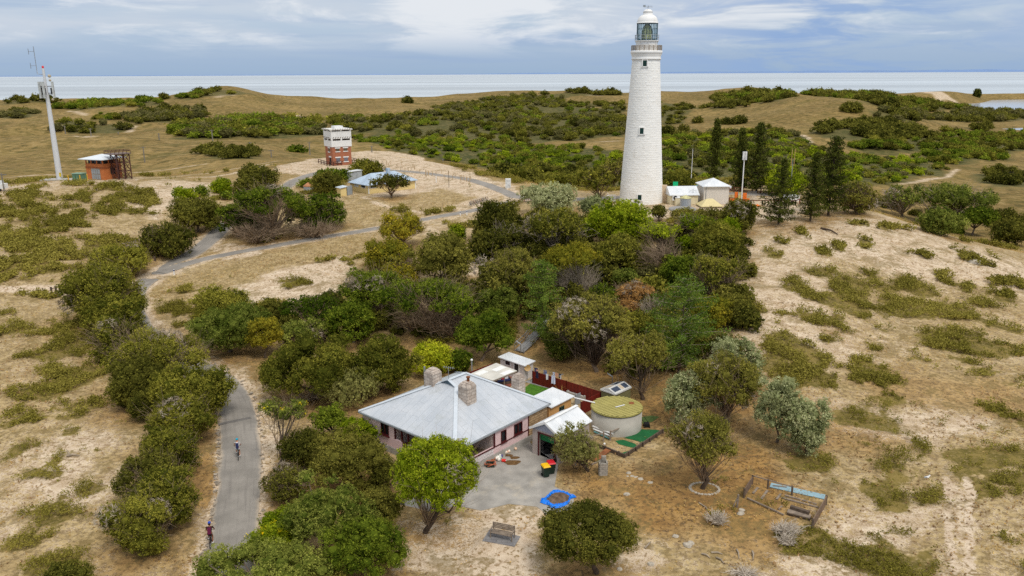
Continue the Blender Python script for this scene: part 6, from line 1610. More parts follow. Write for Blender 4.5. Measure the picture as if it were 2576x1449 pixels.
V=np.stack([LC[0]+Rr*np.cos(A2),LC[1]+Rr*np.sin(A2),Z2],-1).reshape(-1,3)
ii,jj=np.meshgrid(np.arange(rows-1),np.arange(nc),indexing='ij')
Q=np.stack([ii*nc+jj,ii*nc+(jj+1)%nc,(ii+1)*nc+(jj+1)%nc,(ii+1)*nc+jj],-1).reshape(-1,4)
fast_mesh('tower',V,Q,LHWHITE,lh,LC)
lm=lambda name,prof,m,n=64: MB().lathe([(r_,z) for r_,z in prof],(LC[0],LC[1],0),n).build(name,m,lh)
SMW=plain('smooth_white_paint',S_(234,232,228),.6,.04,.8,.05,dirt=S_(216,208,196))
rc=lw_(203,335)
lm('cornice',[(rt_-.1,zc0-.05),(rt_+.22,zc0),(rt_+.22,zc0+.25),(rt_+.12,zc0+.35),(rt_+.16,lz(362)),(rt_+.3,lz(352)),(rc-.1,lz(346)),(rc,lz(343)),(rc,lz(328)),(rc-.1,lz(327)),(.3,lz(327))],SMW)
wr=lw_(134,285);zg_=lz(262)
lm('watch_room',[(wr,lz(327)),(wr,zg_-.1)],SMW)
gr2=lw_(152,262)
lm('lantern_gallery',[(wr,zg_-.3),(gr2,zg_-.12),(gr2+.03,zg_-.1),(gr2+.03,zg_),(.2,zg_)],SMW)
for i in range(16):
 a=2*math.pi*i/16;d=np.array([math.cos(a),math.sin(a),0])
 MB().bar(np.array([LC[0],LC[1],zg_-.75])+d*wr,np.array([LC[0],LC[1],zg_-.15])+d*(gr2-.1),.1).build('bracket',SMW,lh) if i%2==0 else None
RAIL=plain('bronze_rail',S_(150,136,118),.5,.15)
def railing(name,r_,z0,h,n,rad,m,nr=3,split=1):
 rt=None
 t=MB()
 for k in range(nr):
  z=z0+h*(k+1)/nr
  t.tube([(LC[0]+r_*math.cos(a),LC[1]+r_*math.sin(a),z) for a in np.linspace(0,2*math.pi,49)],rad,5)
 o=t.build(name,m,lh)
 for i in range(n):
  a=2*math.pi*i/n
  MB().bar((LC[0]+r_*math.cos(a),LC[1]+r_*math.sin(a),z0),(LC[0]+r_*math.cos(a),LC[1]+r_*math.sin(a),z0+h),rad*2.6).build('rail_post',m,o)
railing('balcony_railing',rc-.15,lz(327),lz(294)-lz(327),20,.055,RAIL,4)
railing('gallery_railing',gr2,zg_,lz(226)-zg_,14,.03,plain('thin_grey_rail',S_(176,182,186),.5),2)
zl0,zl1=lz(256),lz(150);rl_=lw_(132,200)
MUL=plain('teal_lantern_metal',S_(52,84,92),.4,.1)
gm,nt=nodes('lantern_glass');out=N(nt,'ShaderNodeOutputMaterial');gl_=N(nt,'ShaderNodeBsdfGlossy');gl_.inputs['Roughness'].default_value=.05;tp=N(nt,'ShaderNodeBsdfTransparent');tp.inputs[0].default_value=(.86,.93,.94,1);mx=N(nt,'ShaderNodeMixShader');mx.inputs[0].default_value=.08;L(nt,tp,0,mx,1);L(nt,gl_,0,mx,2);L(nt,mx,0,out,0)
lan=lm('lantern',[(rl_-.04,zl0),(rl_-.04,zl1)],gm,32)
t=MB()
for i in range(32):
 a=2*math.pi*i/32;t.bar((LC[0]+rl_*math.cos(a),LC[1]+rl_*math.sin(a),zl0),(LC[0]+rl_*math.cos(a),LC[1]+rl_*math.sin(a),zl1),.06)
for k in range(4):
 z=zl0+(zl1-zl0)*k/3;t.tube([(LC[0]+rl_*math.cos(a),LC[1]+rl_*math.sin(a),z) for a in np.linspace(0,2*math.pi,33)],.07 if k in (0,3) else .03,5)
t.build('mullion',MUL,lan)
h_=zl1-zl0;ro=rl_*.47
LENS=plain('greenish_lens_glass',S_(206,200,130),.12,.4,2.2,.4,3,spec=.9)
le=MB().lathe([(ro*.95,zl0+.15*h_*.3),(ro,zl0+.2*h_),(ro,zl0+.55*h_),(ro*.72,zl0+.8*h_),(ro*.3,zl0+.96*h_),(.05,zl0+.98*h_)],(LC[0],LC[1],0),10,smooth=False).build('lens',LENS,lan)
t=MB()
for i in range(10):
 a=2*math.pi*i/10;d=np.array([math.cos(a),math.sin(a),0]);b0=np.array([LC[0],LC[1],0])
 pr=[(ro*1.02,zl0),(ro*1.03,zl0+.2*h_),(ro*1.03,zl0+.55*h_),(ro*.75,zl0+.8*h_),(ro*.32,zl0+.97*h_)]
 t.tube([b0+d*r_+[0,0,z] for r_,z in pr],.05,5)
t.build('lens_frame',plain('dark_bronze',S_(56,62,48),.4,.2,metal=.4),le)
rd=lw_(132,148);zd=lz(100)
dome_prof=[(rd+.12,zl1-.02),(rd+.12,zl1+.12)]+[(rd*math.cos(t_)**.8 if t_<1.1 else rd*math.cos(t_)**.8,zl1+.12+(zd-zl1)*1.12*math.sin(t_)) for t_ in np.linspace(0,1.05,12)]
dm=lm('dome',dome_prof,SMW,48)
rv=lw_(60,90);zt_=lz(58)
MB().lathe([(rv*1.15,zd-.15),(rv*1.15,zd+.15),(rv,zd+.18),(rv,lz(79)),(rv*1.05,lz(78)),(rv*.9,lz(70)),(rv*.6,lz(62)),(.05,zt_)],(LC[0],LC[1],0),32).build('ventilator',SMW,dm)
t=MB();v0=np.array([LC[0],LC[1],zt_-.05]);hv=lz(33)-zt_
t.tube([v0,v0+[0,0,hv]],.04,6);t.bar(v0+[-.9,0,hv*.55],v0+[.9,0,hv*.55],.05);t.bar(v0+[0,-.9,hv*.55],v0+[0,.9,hv*.55],.05)
t.box(v0+[-.75,0,hv*.85],(.5,.04,.35));t.bar(v0+[-.9,0,hv*.8],v0+[.8,0,hv*.8],.05)
t.build('weather_vane',GREYP,lh)
GW=plain('dark_green_frame',S_(20,52,44),.5)
for cyt,cyb,ww,a_off in ((390,428,26,-4.5),(817,855,24,-5.5),(1236,1268,24,-3.5)):
 z0,z1=lz(cyb),lz(cyt);a=math.atan2(-LC[1],-LC[0])+R(a_off)
 rr=rb_+(rt_-rb_)*((z0+z1)/2-zb)/(zc0-zb);w2_=lw_(ww,(cyt+cyb)/2)*2
 d=np.array([math.cos(a),math.sin(a),0]);p=np.array([LC[0],LC[1],(z0+z1)/2])+d*rr
 M=Matrix.Rotation(a,3,'Z') @ Matrix.Rotation(-math.atan2(rb_-rt_,zc0-zb),3,'Y')
 t=MB();hh=z1-z0
 for (y,z,sy,sz) in ((-w2_/2-.08,0,.18,hh+.3),(w2_/2+.08,0,.18,hh+.3),(0,hh/2+.08,w2_,.16),(0,-hh/2-.1,w2_+.6,.2)): t.box(Vector(p)+M @ Vector((.02,y,z)),(.34,sy,sz),M=M)
 wn_=t.build('window',SMW,lh)
 MB().box(Vector(p)+M @ Vector((.0,0,0)),(.2,w2_,hh),M=M).build('pane',plain('dark_green_glass',S_(22,58,50),.25,.2),wn_)
 t=MB();t.box(Vector(p)+M @ Vector((.12,0,0)),(.06,.07,hh),M=M);t.box(Vector(p)+M @ Vector((.12,0,0)),(.06,w2_,.07),M=M);t.build('glazing_bar',GW,wn_)
a=math.atan2(-LC[1],-LC[0]);d=np.array([math.cos(a),math.sin(a),0]);sd=np.array([-d[1],d[0],0])
for k,(x0,x1) in enumerate(((790,805),(807,820))):
 p=LC+d*(rb_+.06)+sd*((x0+x1)/2-829)/1.6104*.6289*lk+[0,0,.9+0]
 MB().box(p,(.08,.55,.5),a).build('plaque',plain('grey_plaque',S_(120,120,120),.5),lh)
p=LC+sd*(rb_+.15)*1.0
MB().box(p+[0,-.2,1.6],(.9,1.2,3.9),a).build('porch',plain('sand_porch',S_(206,182,152),.8,.08),lh)
mb0=at(*c('A',497,1078));mz=lambda y: zrow(mb0,c('A',0,y)[1]);mk_=mpp(mb0)
ma=thing('phone_mast','tall white tapered phone mast with panel aerials at the picture edge','phone mast',mb0)
H_=mz(150)-mb0[2];print('MAST',H_,mb0)
cm=1/2.0703*.6289*mk_
MB().lathe([(24*cm,0),(21*cm,H_*.3),(15*cm,H_*.7),(10.5*cm,H_*.86),(9.5*cm,H_)],mb0,24).build('pole',plain('white_mast_paint',S_(206,208,210),.5,.05),ma)
MB().box(mb0+[.6,0,.1],(9.5,4,.4)).build('base_slab',CONC,ma)
zc_=mz(330)
for i in range(3):
 a=R(20+120*i);d=np.array([math.cos(a),math.sin(a),0]);p=np.array([mb0[0],mb0[1],zc_]);sd=np.array([-d[1],d[0],0])
 t=MB();t.bar(p+[0,0,.9],p+d*1.3+[0,0,.9],.18);t.bar(p-[0,0,.8],p+d*1.3-[0,0,.8],.18);t.bar(p+d*1.25-sd*.9+[0,0,.9],p+d*1.25+sd*.9+[0,0,.9],.14)
 br=t.build('bracket',plain('dark_bracket',S_(86,70,64),.6),ma)
 for s in (-.55,.55): MB().box(p+d*1.55+sd*s,(.35,.45,4.0),a).build('panel_aerial',plain('aerial_shell',S_(190,194,192),.5),br);MB().box(p+d*1.2+sd*s-[0,0,.3],(.3,.4,1.6),a).build('radio_unit',BLACK,br)
t=MB();tp_=np.array([mb0[0],mb0[1],mz(150)]);sx_=np.array([-1.6,0,0])
t.tube([tp_+[-.3,0,-1.5],tp_+sx_+[0,0,-1.4],tp_+sx_+[0,0,5.2]],.09,6)
for dz in (.6,4.0): t.bar(tp_+sx_+[0,0,dz],tp_+sx_+[-1.4,0,dz],.1);t.bar(tp_+sx_+[-1.4,0,dz-.7],tp_+sx_+[-1.4,0,dz+.7],.1)
t.build('dipole_aerial',STEEL,ma)
MB().lathe([(.25,0),(.25,.5),(.02,.6)],tp_,10).build('red_lamp',plain('red_plastic',S_(210,40,50),.4),ma)
MB().box(np.array([mb0[0]+.5,mb0[1]-.6,mz(1030)]),(.7,.1,1.0)).build('yellow_sign',plain('yellow_sign',S_(214,190,60),.5),ma)
for dz,s in ((215,1),(250,1),(410,1)): MB().ball(np.array([mb0[0]+1.3,mb0[1],mz(dz)]),.4 if dz==215 else .3,8).build('dish',plain('cream_dish',S_(190,176,150),.5),ma)
def corner_pts(p,lpx,rpx,k):
 """ends of the two walls that leave corner p, seen lpx and rpx wide in crop k, for a square plan"""
 s=math.hypot(lpx,rpx)/CR[k][2]*.6289*mpp(p);th=-math.atan2(p[0],p[1])+math.atan2(lpx,rpx)
 return p+s*np.array([-math.sin(th),math.cos(th),0]),p+s*np.array([math.cos(th),math.sin(th),0])
oc0=at(*c('A',868,1078));oL,oR=corner_pts(oc0,128,138,'A')
of=Fr(oc0,oL,oR);oa,ob_=of.L,max(4.0,abs(of.uv(oR)[1]));oz=lambda y: zrow(oc0,c('A',0,y)[1])
print('ORANGE',oa,ob_,oz(905)-oc0[2])
og=thing('orange_building','square orange two-storey lookout building with a white pyramid roof','building',of.p(oa/2,ob_/2,oc0[2]))
z0=oc0[2];zs,ze=oz(945),oz(905)
t=MB();t.prism([of.p(0,0,0)[:2],of.p(oa,0,0)[:2],of.p(oa,ob_,0)[:2],of.p(0,ob_,0)[:2]],z0-.5,zs-0.02);t.build('wall',ORANGEB,og)
t=MB();zz_=z0+(zs-z0)*.72;t.prism([of.p(-.12,-.12,0)[:2],of.p(oa+.12,-.12,0)[:2],of.p(oa+.12,ob_+.12,0)[:2],of.p(-.12,ob_+.12,0)[:2]],zz_,zz_+.3);t.build('band',plain('brown_band',S_(150,86,50),.7),og)
t=MB();t.prism([of.p(.5,.5,0)[:2],of.p(oa-.5,.5,0)[:2],of.p(oa-.5,ob_-.5,0)[:2],of.p(.5,ob_-.5,0)[:2]],zs-.02,ze);t.build('window_band',GLASS,og)
for u,v in ((.15,.15),(oa-.15,.15),(oa-.15,ob_-.15),(.15,ob_-.15),(oa*.35,.15),(oa*.68,.15),(.15,ob_*.35),(.15,ob_*.68)): MB().box(of.p(u,v,(zs+ze)/2),(.25,.25,ze-zs),of.rz).build('pillar',ORANGEB,og)
t=MB();o_=1.1;e=[of.p(-o_,-o_,ze),of.p(oa+o_,-o_,ze),of.p(oa+o_,ob_+o_,ze),of.p(-o_,ob_+o_,ze)];ap=of.p(oa/2,ob_/2,ze+(oz(845)-oz(900))*.62)
for i in range(4): t.poly([e[i],e[(i+1)%4],ap])
t.poly([x_-np.array([0,0,.15]) for x_ in e][::-1])
for i in range(4): t.bar(e[i]-np.array([0,0,.08]),e[(i+1)%4]-np.array([0,0,.08]),.14,.16)
t.build('roof',plain('white_roof',S_(214,220,224),.5,.05),og)
rd_=decal(og,of,'u',oa*.45,z0+1.45,oa*.5,2.9,plain('grey_shutter_frame',S_(150,140,128),.6),'shutter_door',.16)
for i in range(2):
 for j in range(4): decal(rd_,of,'u',oa*.45-oa*.25+(j+.5)*oa*.125,z0+.75+i*1.35,oa*.1,1.15,plain('grey_shutter',S_(112,108,104),.5) if (i+j)<0 else GREYP,'panel',.22)
wn_=decal(og,of,'v',ob_*.5,z0+2.2,1.6,1.8,WOODD,'window',.14);decal(wn_,of,'v',ob_*.5,z0+2.2,1.2,1.4,GLASS,'pane',.2)
st_=thing('steel_tower','rusty brown steel lattice lookout tower beside the orange building','tower',at(*c('A',1035,1072)))
sb=at(*c('A',985,1077));sr=at(*c('A',1094,1066));sf=Fr(sb,sr,sb+np.array([0,5,0]));sw=sf.L;zT=zrow(sb,c('A',0,868)[1]);zR_=zrow(sb,c('A',0,836)[1])
BRN=plain('brown_steel',S_(84,52,46),.7,.2)
t=MB();dpt_=3.2;z0=sb[2]
lv_=[z0,z0+(zT-z0)*.33,z0+(zT-z0)*.66,zT]
us=(0,sw*.5,sw);legs=[(u,v) for u in us for v in (0,dpt_)]
for u,v in legs: MB().bar(sf.p(u,v,z0-.3),sf.p(u,v,zT),.2).build('leg',BRN,st_)
for z in lv_[1:]:
 t=MB()
 for v in (0,dpt_): t.bar(sf.p(0,v,z),sf.p(sw,v,z),.14)
 for u in us: t.bar(sf.p(u,0,z),sf.p(u,dpt_,z),.14)
 t.build('beam',BRN,st_)
t=MB()
for a,b in zip(lv_[:-1],lv_[1:]):
 for v in (0,dpt_):
  for u0,u1 in ((0,sw*.5),(sw*.5,sw)): t.bar(sf.p(u0,v,a),sf.p(u1,v,b),.1);t.bar(sf.p(u1,v,a),sf.p(u0,v,b),.1)
 for u in (0,sw): t.bar(sf.p(u,0,a),sf.p(u,dpt_,b),.1);t.bar(sf.p(u,dpt_,a),sf.p(u,0,b),.1)
t.build('brace',BRN,st_)
MB().box(sf.p(sw/2-.5,dpt_/2,zT+.15),(sw+1.8,dpt_+.8,.16),sf.rz).build('platform',plain('grey_deck',S_(120,104,98),.8),st_)
t=MB()
for z in (zT+.8,zR_):
 for (a,b) in (((-1.3,-.3),(sw+.3,-.3)),((sw+.3,-.3),(sw+.3,dpt_+.3)),((sw+.3,dpt_+.3),(-1.3,dpt_+.3)),((-1.3,dpt_+.3),(-1.3,-.3))): t.bar(sf.p(a[0],a[1],z),sf.p(b[0],b[1],z),.08)
for u in np.linspace(-1.3,sw+.3,6):
 for v in (-.3,dpt_+.3): t.bar(sf.p(u,v,zT),sf.p(u,v,zR_),.09)
t.build('railing',BRN,st_)
cb0=at(*c('A',645,1092));ck=mpp(cb0)/2.0703*.6289
cbn=thing('power_cabinet','green metal power cabinet between the phone mast and the orange building','cabinet',cb0)
CABG=plain('cabinet_green',S_(88,122,98),.5,.08)
MB().box(cb0+[0,1,33*ck],(80*ck,2,62*ck),R(-8)).build('body',CABG,cbn);MB().box(cb0+[0,1,66*ck],(88*ck,2.2,6*ck),R(-8)).build('lid',plain('pale_green',S_(120,150,128),.5),cbn)
for s in (-24,0,24): MB().box(cb0+[s*ck,-.08-s*ck*-.14,32*ck],(21*ck,.1,50*ck),R(-8)).build('door',plain('door_green',S_(96,132,108),.5),cbn)
for x,y in ((570,1092),(667,1094),(726,1085)):
 p=at(*c('A',x,y));b_o=thing('bollard','short yellow bollard guarding the green power cabinet','bollard',p,0,'yellow bollards');MB().tube([p-[0,0,.2],p+[0,0,1.7]],.16,8).build('post',plain('yellow_paint',S_(216,170,60),.5),b_o)
vp=at(*c('A',12,1168));van=thing('white_van','white van cut by the picture edge on the sandy track','van',vp);vk=mpp(vp)/2.0703*.6289
MB().box(vp+[-1.2,0,1.15],(4.6,2,1.1)).box(vp+[-1.5,0,1.95],(3.6,1.8,.7)).build('body',WHITEP,van);MB().box(vp+[-1.3,-.96,1.98],(2.8,.1,.45)).build('window',GLASS,van)
for x in (-2.6,.2): MB().tube([vp+[x,-1.02,.4],vp+[x,-.75,.4]],.4,12).build('wheel',TYRE,van)
bc0=G('B',640,752,5.5);bL,bR=corner_pts(bc0,57,153,'B')
bf=Fr(bc0,bR,bL);ba=bf.L;bb=ba;bz=lambda y: zrow(bc0,c('B',0,y)[1])
print('BRICK',ba,bf.uv(bL),bz(468)-5.5)
bt=thing('brick_tower','square lookout tower, red brick below and white above','tower',bf.p(ba/2,bb/2,5.5))
zm,ztop=bz(597),bz(452)
t=MB();t.prism([bf.p(u,v,0)[:2] for u,v in ((0,0),(ba,0),(ba,bb),(0,bb))],4.8,zm);t.build('brick_storeys',BRICK,bt)
t=MB();o_=.22;zs1,zs2=bz(546),bz(531)
for (a,b) in ((zm-.01,zs1),(zs2,bz(469))): t.prism([bf.p(u,v,0)[:2] for u,v in ((-o_,-o_),(ba+o_,-o_),(ba+o_,bb+o_),(-o_,bb+o_))],a,b)
t.build('white_storeys',WHITEP,bt)
t=MB();t.prism([bf.p(u,v,0)[:2] for u,v in ((.1,.1),(ba-.1,.1),(ba-.1,bb-.1),(.1,bb-.1))],zs1-.02,zs2+.02);t.prism([bf.p(u,v,0)[:2] for u,v in ((.1,.1),(ba-.1,.1),(ba-.1,bb-.1),(.1,bb-.1))],bz(469)-.02,bz(458));t.build('viewing_slot',plain('dark_slot',S_(60,50,40),.8),bt)
for u,v in ((.02,.02),(ba*.5,.0),(ba,.02),(.02,bb),(0,bb*.5)):
 for a,b in ((zs1,zs2),(bz(469),bz(458))): MB().box(bf.p(u,v,(a+b)/2),(.5,.5,b-a),bf.rz).build('pier',WHITEP,bt)
t=MB();t.prism([bf.p(u,v,0)[:2] for u,v in ((-.6,-.6),(ba+.6,-.6),(ba+.6,bb+.6),(-.6,bb+.6))],bz(458),bz(450));t.build('roof',plain('white_flat_roof',S_(222,220,214),.7),bt)
t=MB();t.prism([bf.p(u,v,0)[:2] for u,v in ((ba*.3,bb*.3),(ba*.75,bb*.3),(ba*.75,bb*.75),(ba*.3,bb*.75))],bz(450),bz(450)+.8);t.build('roof_hatch',WHITEP,bt)
for s in np.linspace(.06,.94,8):
 for z in (zs2+.1,bz(458)-.1):
  MB().bar(bf.p(ba*s,-o_,z+.1),bf.p(ba*s,-o_-.75,z+.5),.12).build('shutter_arm',WOODD,bt)
for s in np.linspace(.1,.9,4):
 for z in (zs2+.1,bz(458)-.1):
  MB().bar(bf.p(-o_,bb*s,z+.1),bf.p(-o_-.75,bb*s,z+.5),.12).build('shutter_arm',WOODD,bt)
def bwin(face,s,ya,yb,w=1.3,m=None):
 za,zb2=bz(yb),bz(ya);L_=ba if face=='u' else bb
 o=decal(bt,bf,face,L_*s,(za+zb2)/2,w,zb2-za,m or plain('brown_window',S_(92,84,66),.4),'window',.12)
 decal(o,bf,face,L_*s,zb2+.2,w+.6,.34,WHITEP,'lintel',.24);decal(o,bf,face,L_*s,za-.14,w+.5,.24,WHITEP,'sill',.28)
GREYSH=plain('grey_boarded',S_(112,112,122),.7)
for s in (.28,.7): bwin('u',s,612,634,1.15);bwin('u',s,690,720,1.25,GREYSH)
bwin('v',.45,612,640,1.3);
dr=decal(bt,bf,'v',bb*.35,5.5+1.2,1.3,2.4,DARKIN,'door',.12);decal(dr,bf,'v',bb*.35,5.5+2.6,1.9,.4,WHITEP,'lintel',.24)
def railfence(name,label,pts,h,m,npst,rails=2,group=None,w=.12,cat='fence'):
 r=thing(name,label,cat,pts[0],0,group);t=MB()
 for (a,b),n in zip(zip(pts[:-1],pts[1:]),npst):
  a,b=np.array(a),np.array(b)
  for i in range(n+1):
   p=a+(b-a)*i/n;p[2]=float(gz(p[0],p[1]));MB().box(p+[0,0,h/2-.1],(w*1.25,w*1.25,h+.2)).build('post',m,r)
  ps=[a+(b-a)*i/n for i in range(n+1)]
  for p in ps: p[2]=float(gz(p[0],p[1]))
  for p,q_ in zip(ps[:-1],ps[1:]):
   for k in range(rails): t.bar(p+[0,0,h*(k+1)/rails-.08],q_+[0,0,h*(k+1)/rails-.08],w*.6,w)
 t.build('rail',m,r);return r
railfence('rail_fence','dark rail fence boxed round the foot of the brick tower',[G('B',518,730,5.5),G('B',612,756,5.5),G('B',860,734,5.5),G('B',790,716,5.5)],1.3,BRN,[4,8,3],2,w=.16)
yz=5.4
yc,yL,yR=G('B',935,985,yz),G('B',747,962,yz),G('B',1320,938,yz)
yh=zrow(yc,c('B',0,912)[1])
yo,yf,ya,yb=block('yellow_house','pale yellow house with a light blue hipped roof inside the loop road','house',(yc,yR,yL),yh,YELLOWW,BLUEROOF,yz,.5,hip=(3.3,2.2));print('YELLOW',ya,yb,yh-yz)
for s,w in ((yb*.28,1.9),(yb*.66,1.9)):
 o=decal(yo,yf,'v',s,yz+1.75,w,1.15,WHITEP,'window',.14);decal(o,yf,'v',s,yz+1.75,w-.3,.9,GLASS if s<yb*.5 else plain('pale_blind',S_(190,196,198),.4),'pane',.2)
for s,w in ((1.3,1.8),(ya*.52,1.4),(ya*.80,1.1)):
 o=decal(yo,yf,'u',s,yz+1.8,w,1.15,WHITEP,'window',.14);decal(o,yf,'u',s,yz+1.8,w-.3,.9,GLASS,'pane',.2)
for u,v in ((0,0),(ya,0),(0,yb)): MB().box(yf.p(u,v,(yz+yh)/2),(.2,.2,yh-yz),yf.rz).build('corner_board',WHITEP,yo)
fl_=onplane(c('B',1095,835),yf.p(0,0,yh),yf.p(ya,0,yh),yf.p(ya/2,yb/2,yh+2.2));MB().box(fl_+[0,0,.7],(.8,.8,2.4),yf.rz).build('chimney',BLUEROOF,yo)
ss=(G('B',705,1005,yz),G('B',752,1000,yz),G('B',668,997,yz));hs_=zrow(ss[0],c('B',0,940)[1])
block('outhouse','little pale yellow outhouse with a sloping roof beside the yellow house','outhouse',ss,hs_,YELLOWW,plain('pale_iron',S_(196,206,214),.5),yz,.25,tilt=.3)
fence_panels('picket_screen','grey sheet screen between the outhouse and the yellow house',[G('B',755,998,yz),G('B',800,990,yz)],yz+2.2,GREYP,WOODD,zb=yz)
ss=(G('B',760,876,yz),G('B',880,862,yz),G('B',742,868,yz));hs_=zrow(ss[0],c('B',0,838)[1])
block('iron_shed','low grey corrugated shed behind the yellow house','shed',ss,max(hs_,yz+2.2),plain('grey_iron',S_(168,174,178),.6),plain('pale_iron_roof',S_(210,212,212),.5),yz,.2,tilt=.15)
p=at(*c('B',437,975));kk=mpp(p)/2.0703*.6289;t_=thing('iron_tank','round corrugated iron tank with a rusty orange roof in the scrub','water tank',p);hh=zrow(p,c('B',0,920)[1])-p[2]
MB().lathe([(40*kk,-.3),(40*kk,hh)],p,28).build('wall',sheetmat('iron_tank_sheet',S_(176,180,182),.5,1,var=.1),t_);MB().lathe([(43*kk,hh),(43*kk,hh+.1),(.1,hh+.9)],p,28).build('roof',plain('orange_rust',S_(186,130,92),.8,.2),t_)
Z7=7.0
def RG(x,y,z=Z7): return G('R',x,y,z)
def rzw(p,y): return zrow(p,c('R',0,y)[1])
fr0,fr1=RG(300,622),RG(702,615)
h_o=rzw(fr0,480)
off,offf,oa2,ob2=block('cream_office','cream office block with a pale pitched roof beside the lighthouse','building',(fr0,fr1,fr0+np.array([0,4.6,0])),h_o,CREAM,WHITEROOF,Z7,.25,hip=(-.25,1.5))
acu=thing('air_conditioner','white air conditioner fixed to the cream office wall','air conditioner',RG(372,590));pa=offf.p(oa2*.18,-.25,rzw(fr0,515));MB().box(pa,(1.5,.5,1.15),offf.rz).build('case',WHITEP,acu);MB().tube([pa+np.array([-.2,-.26,0]),pa+np.array([-.2,-.3,0])],.42,16).build('fan',BLACK,acu)
bx=thing('equipment_box','cream equipment box standing against the cream office','box',RG(400,620));MB().box(offf.p(oa2*.28,-.7,Z7+.75),(1.7,.9,1.5),offf.rz).build('case',CREAM,bx);MB().box(offf.p(oa2*.28,-.7,Z7+1.54),(1.8,1.0,.08),offf.rz).build('lid',WHITEP,bx)
pt_=RG(520,655);kk=mpp(pt_)/3.68*.6289;tn=thing('cream_lidded_tank','grey cylinder tank with a cream conical lid before the office','water tank',pt_);ht=rzw(pt_,520)-Z7
MB().lathe([(79*kk,-.3),(79*kk,ht)],pt_,28).build('wall',sheetmat('tank_sheet',S_(172,176,180),.4,1,var=.06),tn);MB().lathe([(84*kk,ht-.05),(84*kk,ht+.02),(.12,ht+40*kk),(.02,ht+40*kk)],pt_,28).build('lid',plain('cream_lid',S_(208,202,150),.6),tn)
pt_=RG(500,715);kk=mpp(pt_)/3.68*.6289;tn=thing('round_concrete_tank','wide low grey concrete tank half hidden by bushes','water tank',pt_ );MB().lathe([(200*kk,-2),(200*kk,1.3),(190*kk,1.34),(.1,1.4)],pt_+np.array([0,1.5,-1.0]),40).build('wall',CONCG,tn)
sg=thing('green_sign','bright green square sign standing above the cream office roof','sign',offf.p(oa2*.42,5,Z7));pg=offf.p(oa2*.42,5.4,Z7);hz_=rzw(pg,315);MB().tube([pg,(pg[0],pg[1],hz_)],.06,6).build('post',STEEL,sg);MB().box((pg[0],pg[1]-.1,hz_),(1.05,.08,.95),offf.rz).build('panel',plain('bright_green_panel',S_(0,170,110),.5,.04),sg)
an=thing('tv_aerial','thin television aerial above the cream office roof','aerial',offf.p(oa2*.82,-.3,Z7));pg=offf.p(oa2*.82,.3,rzw(fr0,470));t=MB();hz_=rzw(pg,385);t.tube([pg,(pg[0],pg[1],hz_)],.035,5)
for k in (-1,1): t.bar((pg[0],pg[1],hz_-.1),(pg[0]+k*.9,pg[1],hz_-.75),.03)
t.bar((pg[0]-.8,pg[1],hz_-.35),(pg[0]+.8,pg[1],hz_-.35),.03);t.build('rods',STEEL,an)
s0,s1=RG(785,615),RG(1150,612);hs_=rzw(s0,350)
wsd,wf,wa_,wb_=block('square_shed','white brick shed with a low white pyramid roof in the compound','shed',(s0,s1,s0+np.array([0,5.6,0])),hs_,brickmat('white_brick',S_(222,216,208),S_(216,210,202),S_(200,194,186),.24,.09,.01,.8,.25,.12),WHITEROOF,Z7,.35,hip=(2.7,1.35))
MB().tube([wf.p(.4,-.08,Z7),wf.p(.4,-.08,hs_-.1)],.05,6).build('downpipe',GREYP,wsd)
h0,h1=RG(765,672),RG(1060,668)
block('cream_cistern','low cistern under a cream hipped roof in front of the white shed','cistern',(h0,h1,h0+np.array([0,3.6,0])),Z7+.35,CONC,plain('cream_hip_roof',S_(214,198,148),.6,.05),Z7,.2,hip=(1.4,1.25))
def car(name,label,p,rz,m,L_=4.6,W=1.8,Hh=1.65):
 r=thing(name,label,'car',p,rz);p=np.array(p)
 prof=[(-L_/2,.35),(-L_/2,.85),(-L_/2+.25,1.0),(-L_*.36,1.02),(-L_*.24,Hh),(L_*.18,Hh),(L_*.30,1.02),(L_/2-.2,.9),(L_/2,.7),(L_/2,.35)]
 t=MB();n=len(prof)
 vs=[p+[x,s*W/2*(.86 if z>1.1 else 1),z] for s in (-1,1) for x,z in prof]
 t.faces(vs,[tuple(range(n)),tuple(range(2*n-1,n-1,-1))]+[((i+1)%n,i,n+i,n+(i+1)%n) for i in range(n)]);t.build('body',m,r)
 for s in (-1,1): MB().faces([p+[x,s*(W/2*.97 if z<1.1 else W/2*.9),z] for x,z in ((-L_*.32,1.06),(-L_*.225,Hh-.1),(L_*.165,Hh-.1),(L_*.25,1.06))],[(0,1,2,3)]).build('side_window',GLASS,r)
 MB().faces([p+[L_*.305,y,z] if z<1.2 else p+[L_*.195,y,z] for y,z in ((-.7,1.05),(.7,1.05),(.6,Hh-.08),(-.6,Hh-.08))],[(0,1,2,3)]).build('windscreen',GLASS,r)
 for x in (-L_*.31,L_*.31):
  for s in (-1,1): MB().tube([p+[x,s*(W/2-.18),.33],p+[x,s*(W/2+.02),.33]],.33,14).build('wheel',TYRE,r)
 for s in (-1,1): MB().box(p+[L_/2-.02,s*W*.36,.72],(.1,.3,.16)).build('headlight',WHITEP,r);MB().box(p+[-L_/2+.02,s*W*.38,.78],(.1,.2,.2)).build('tail_light',plain('red_lens',S_(170,30,30),.3),r)
car('white_car','white four-wheel drive parked between the cream office and the white shed',RG(760,520)+np.array([.4,1.5,.03]),R(-150),plain('white_car_paint',S_(232,234,236),.25,.03,spec=.6),4.7,1.85,1.8)
car('teal_car','teal hatchback parked behind the white four-wheel drive',RG(755,440)+np.array([.2,1.0,.03]),R(-160),plain('teal_car_paint',S_(20,160,164),.25,.05,spec=.6),4.2,1.75,1.5)
BRNR=plain('brown_rail',S_(106,62,44),.7,.15)
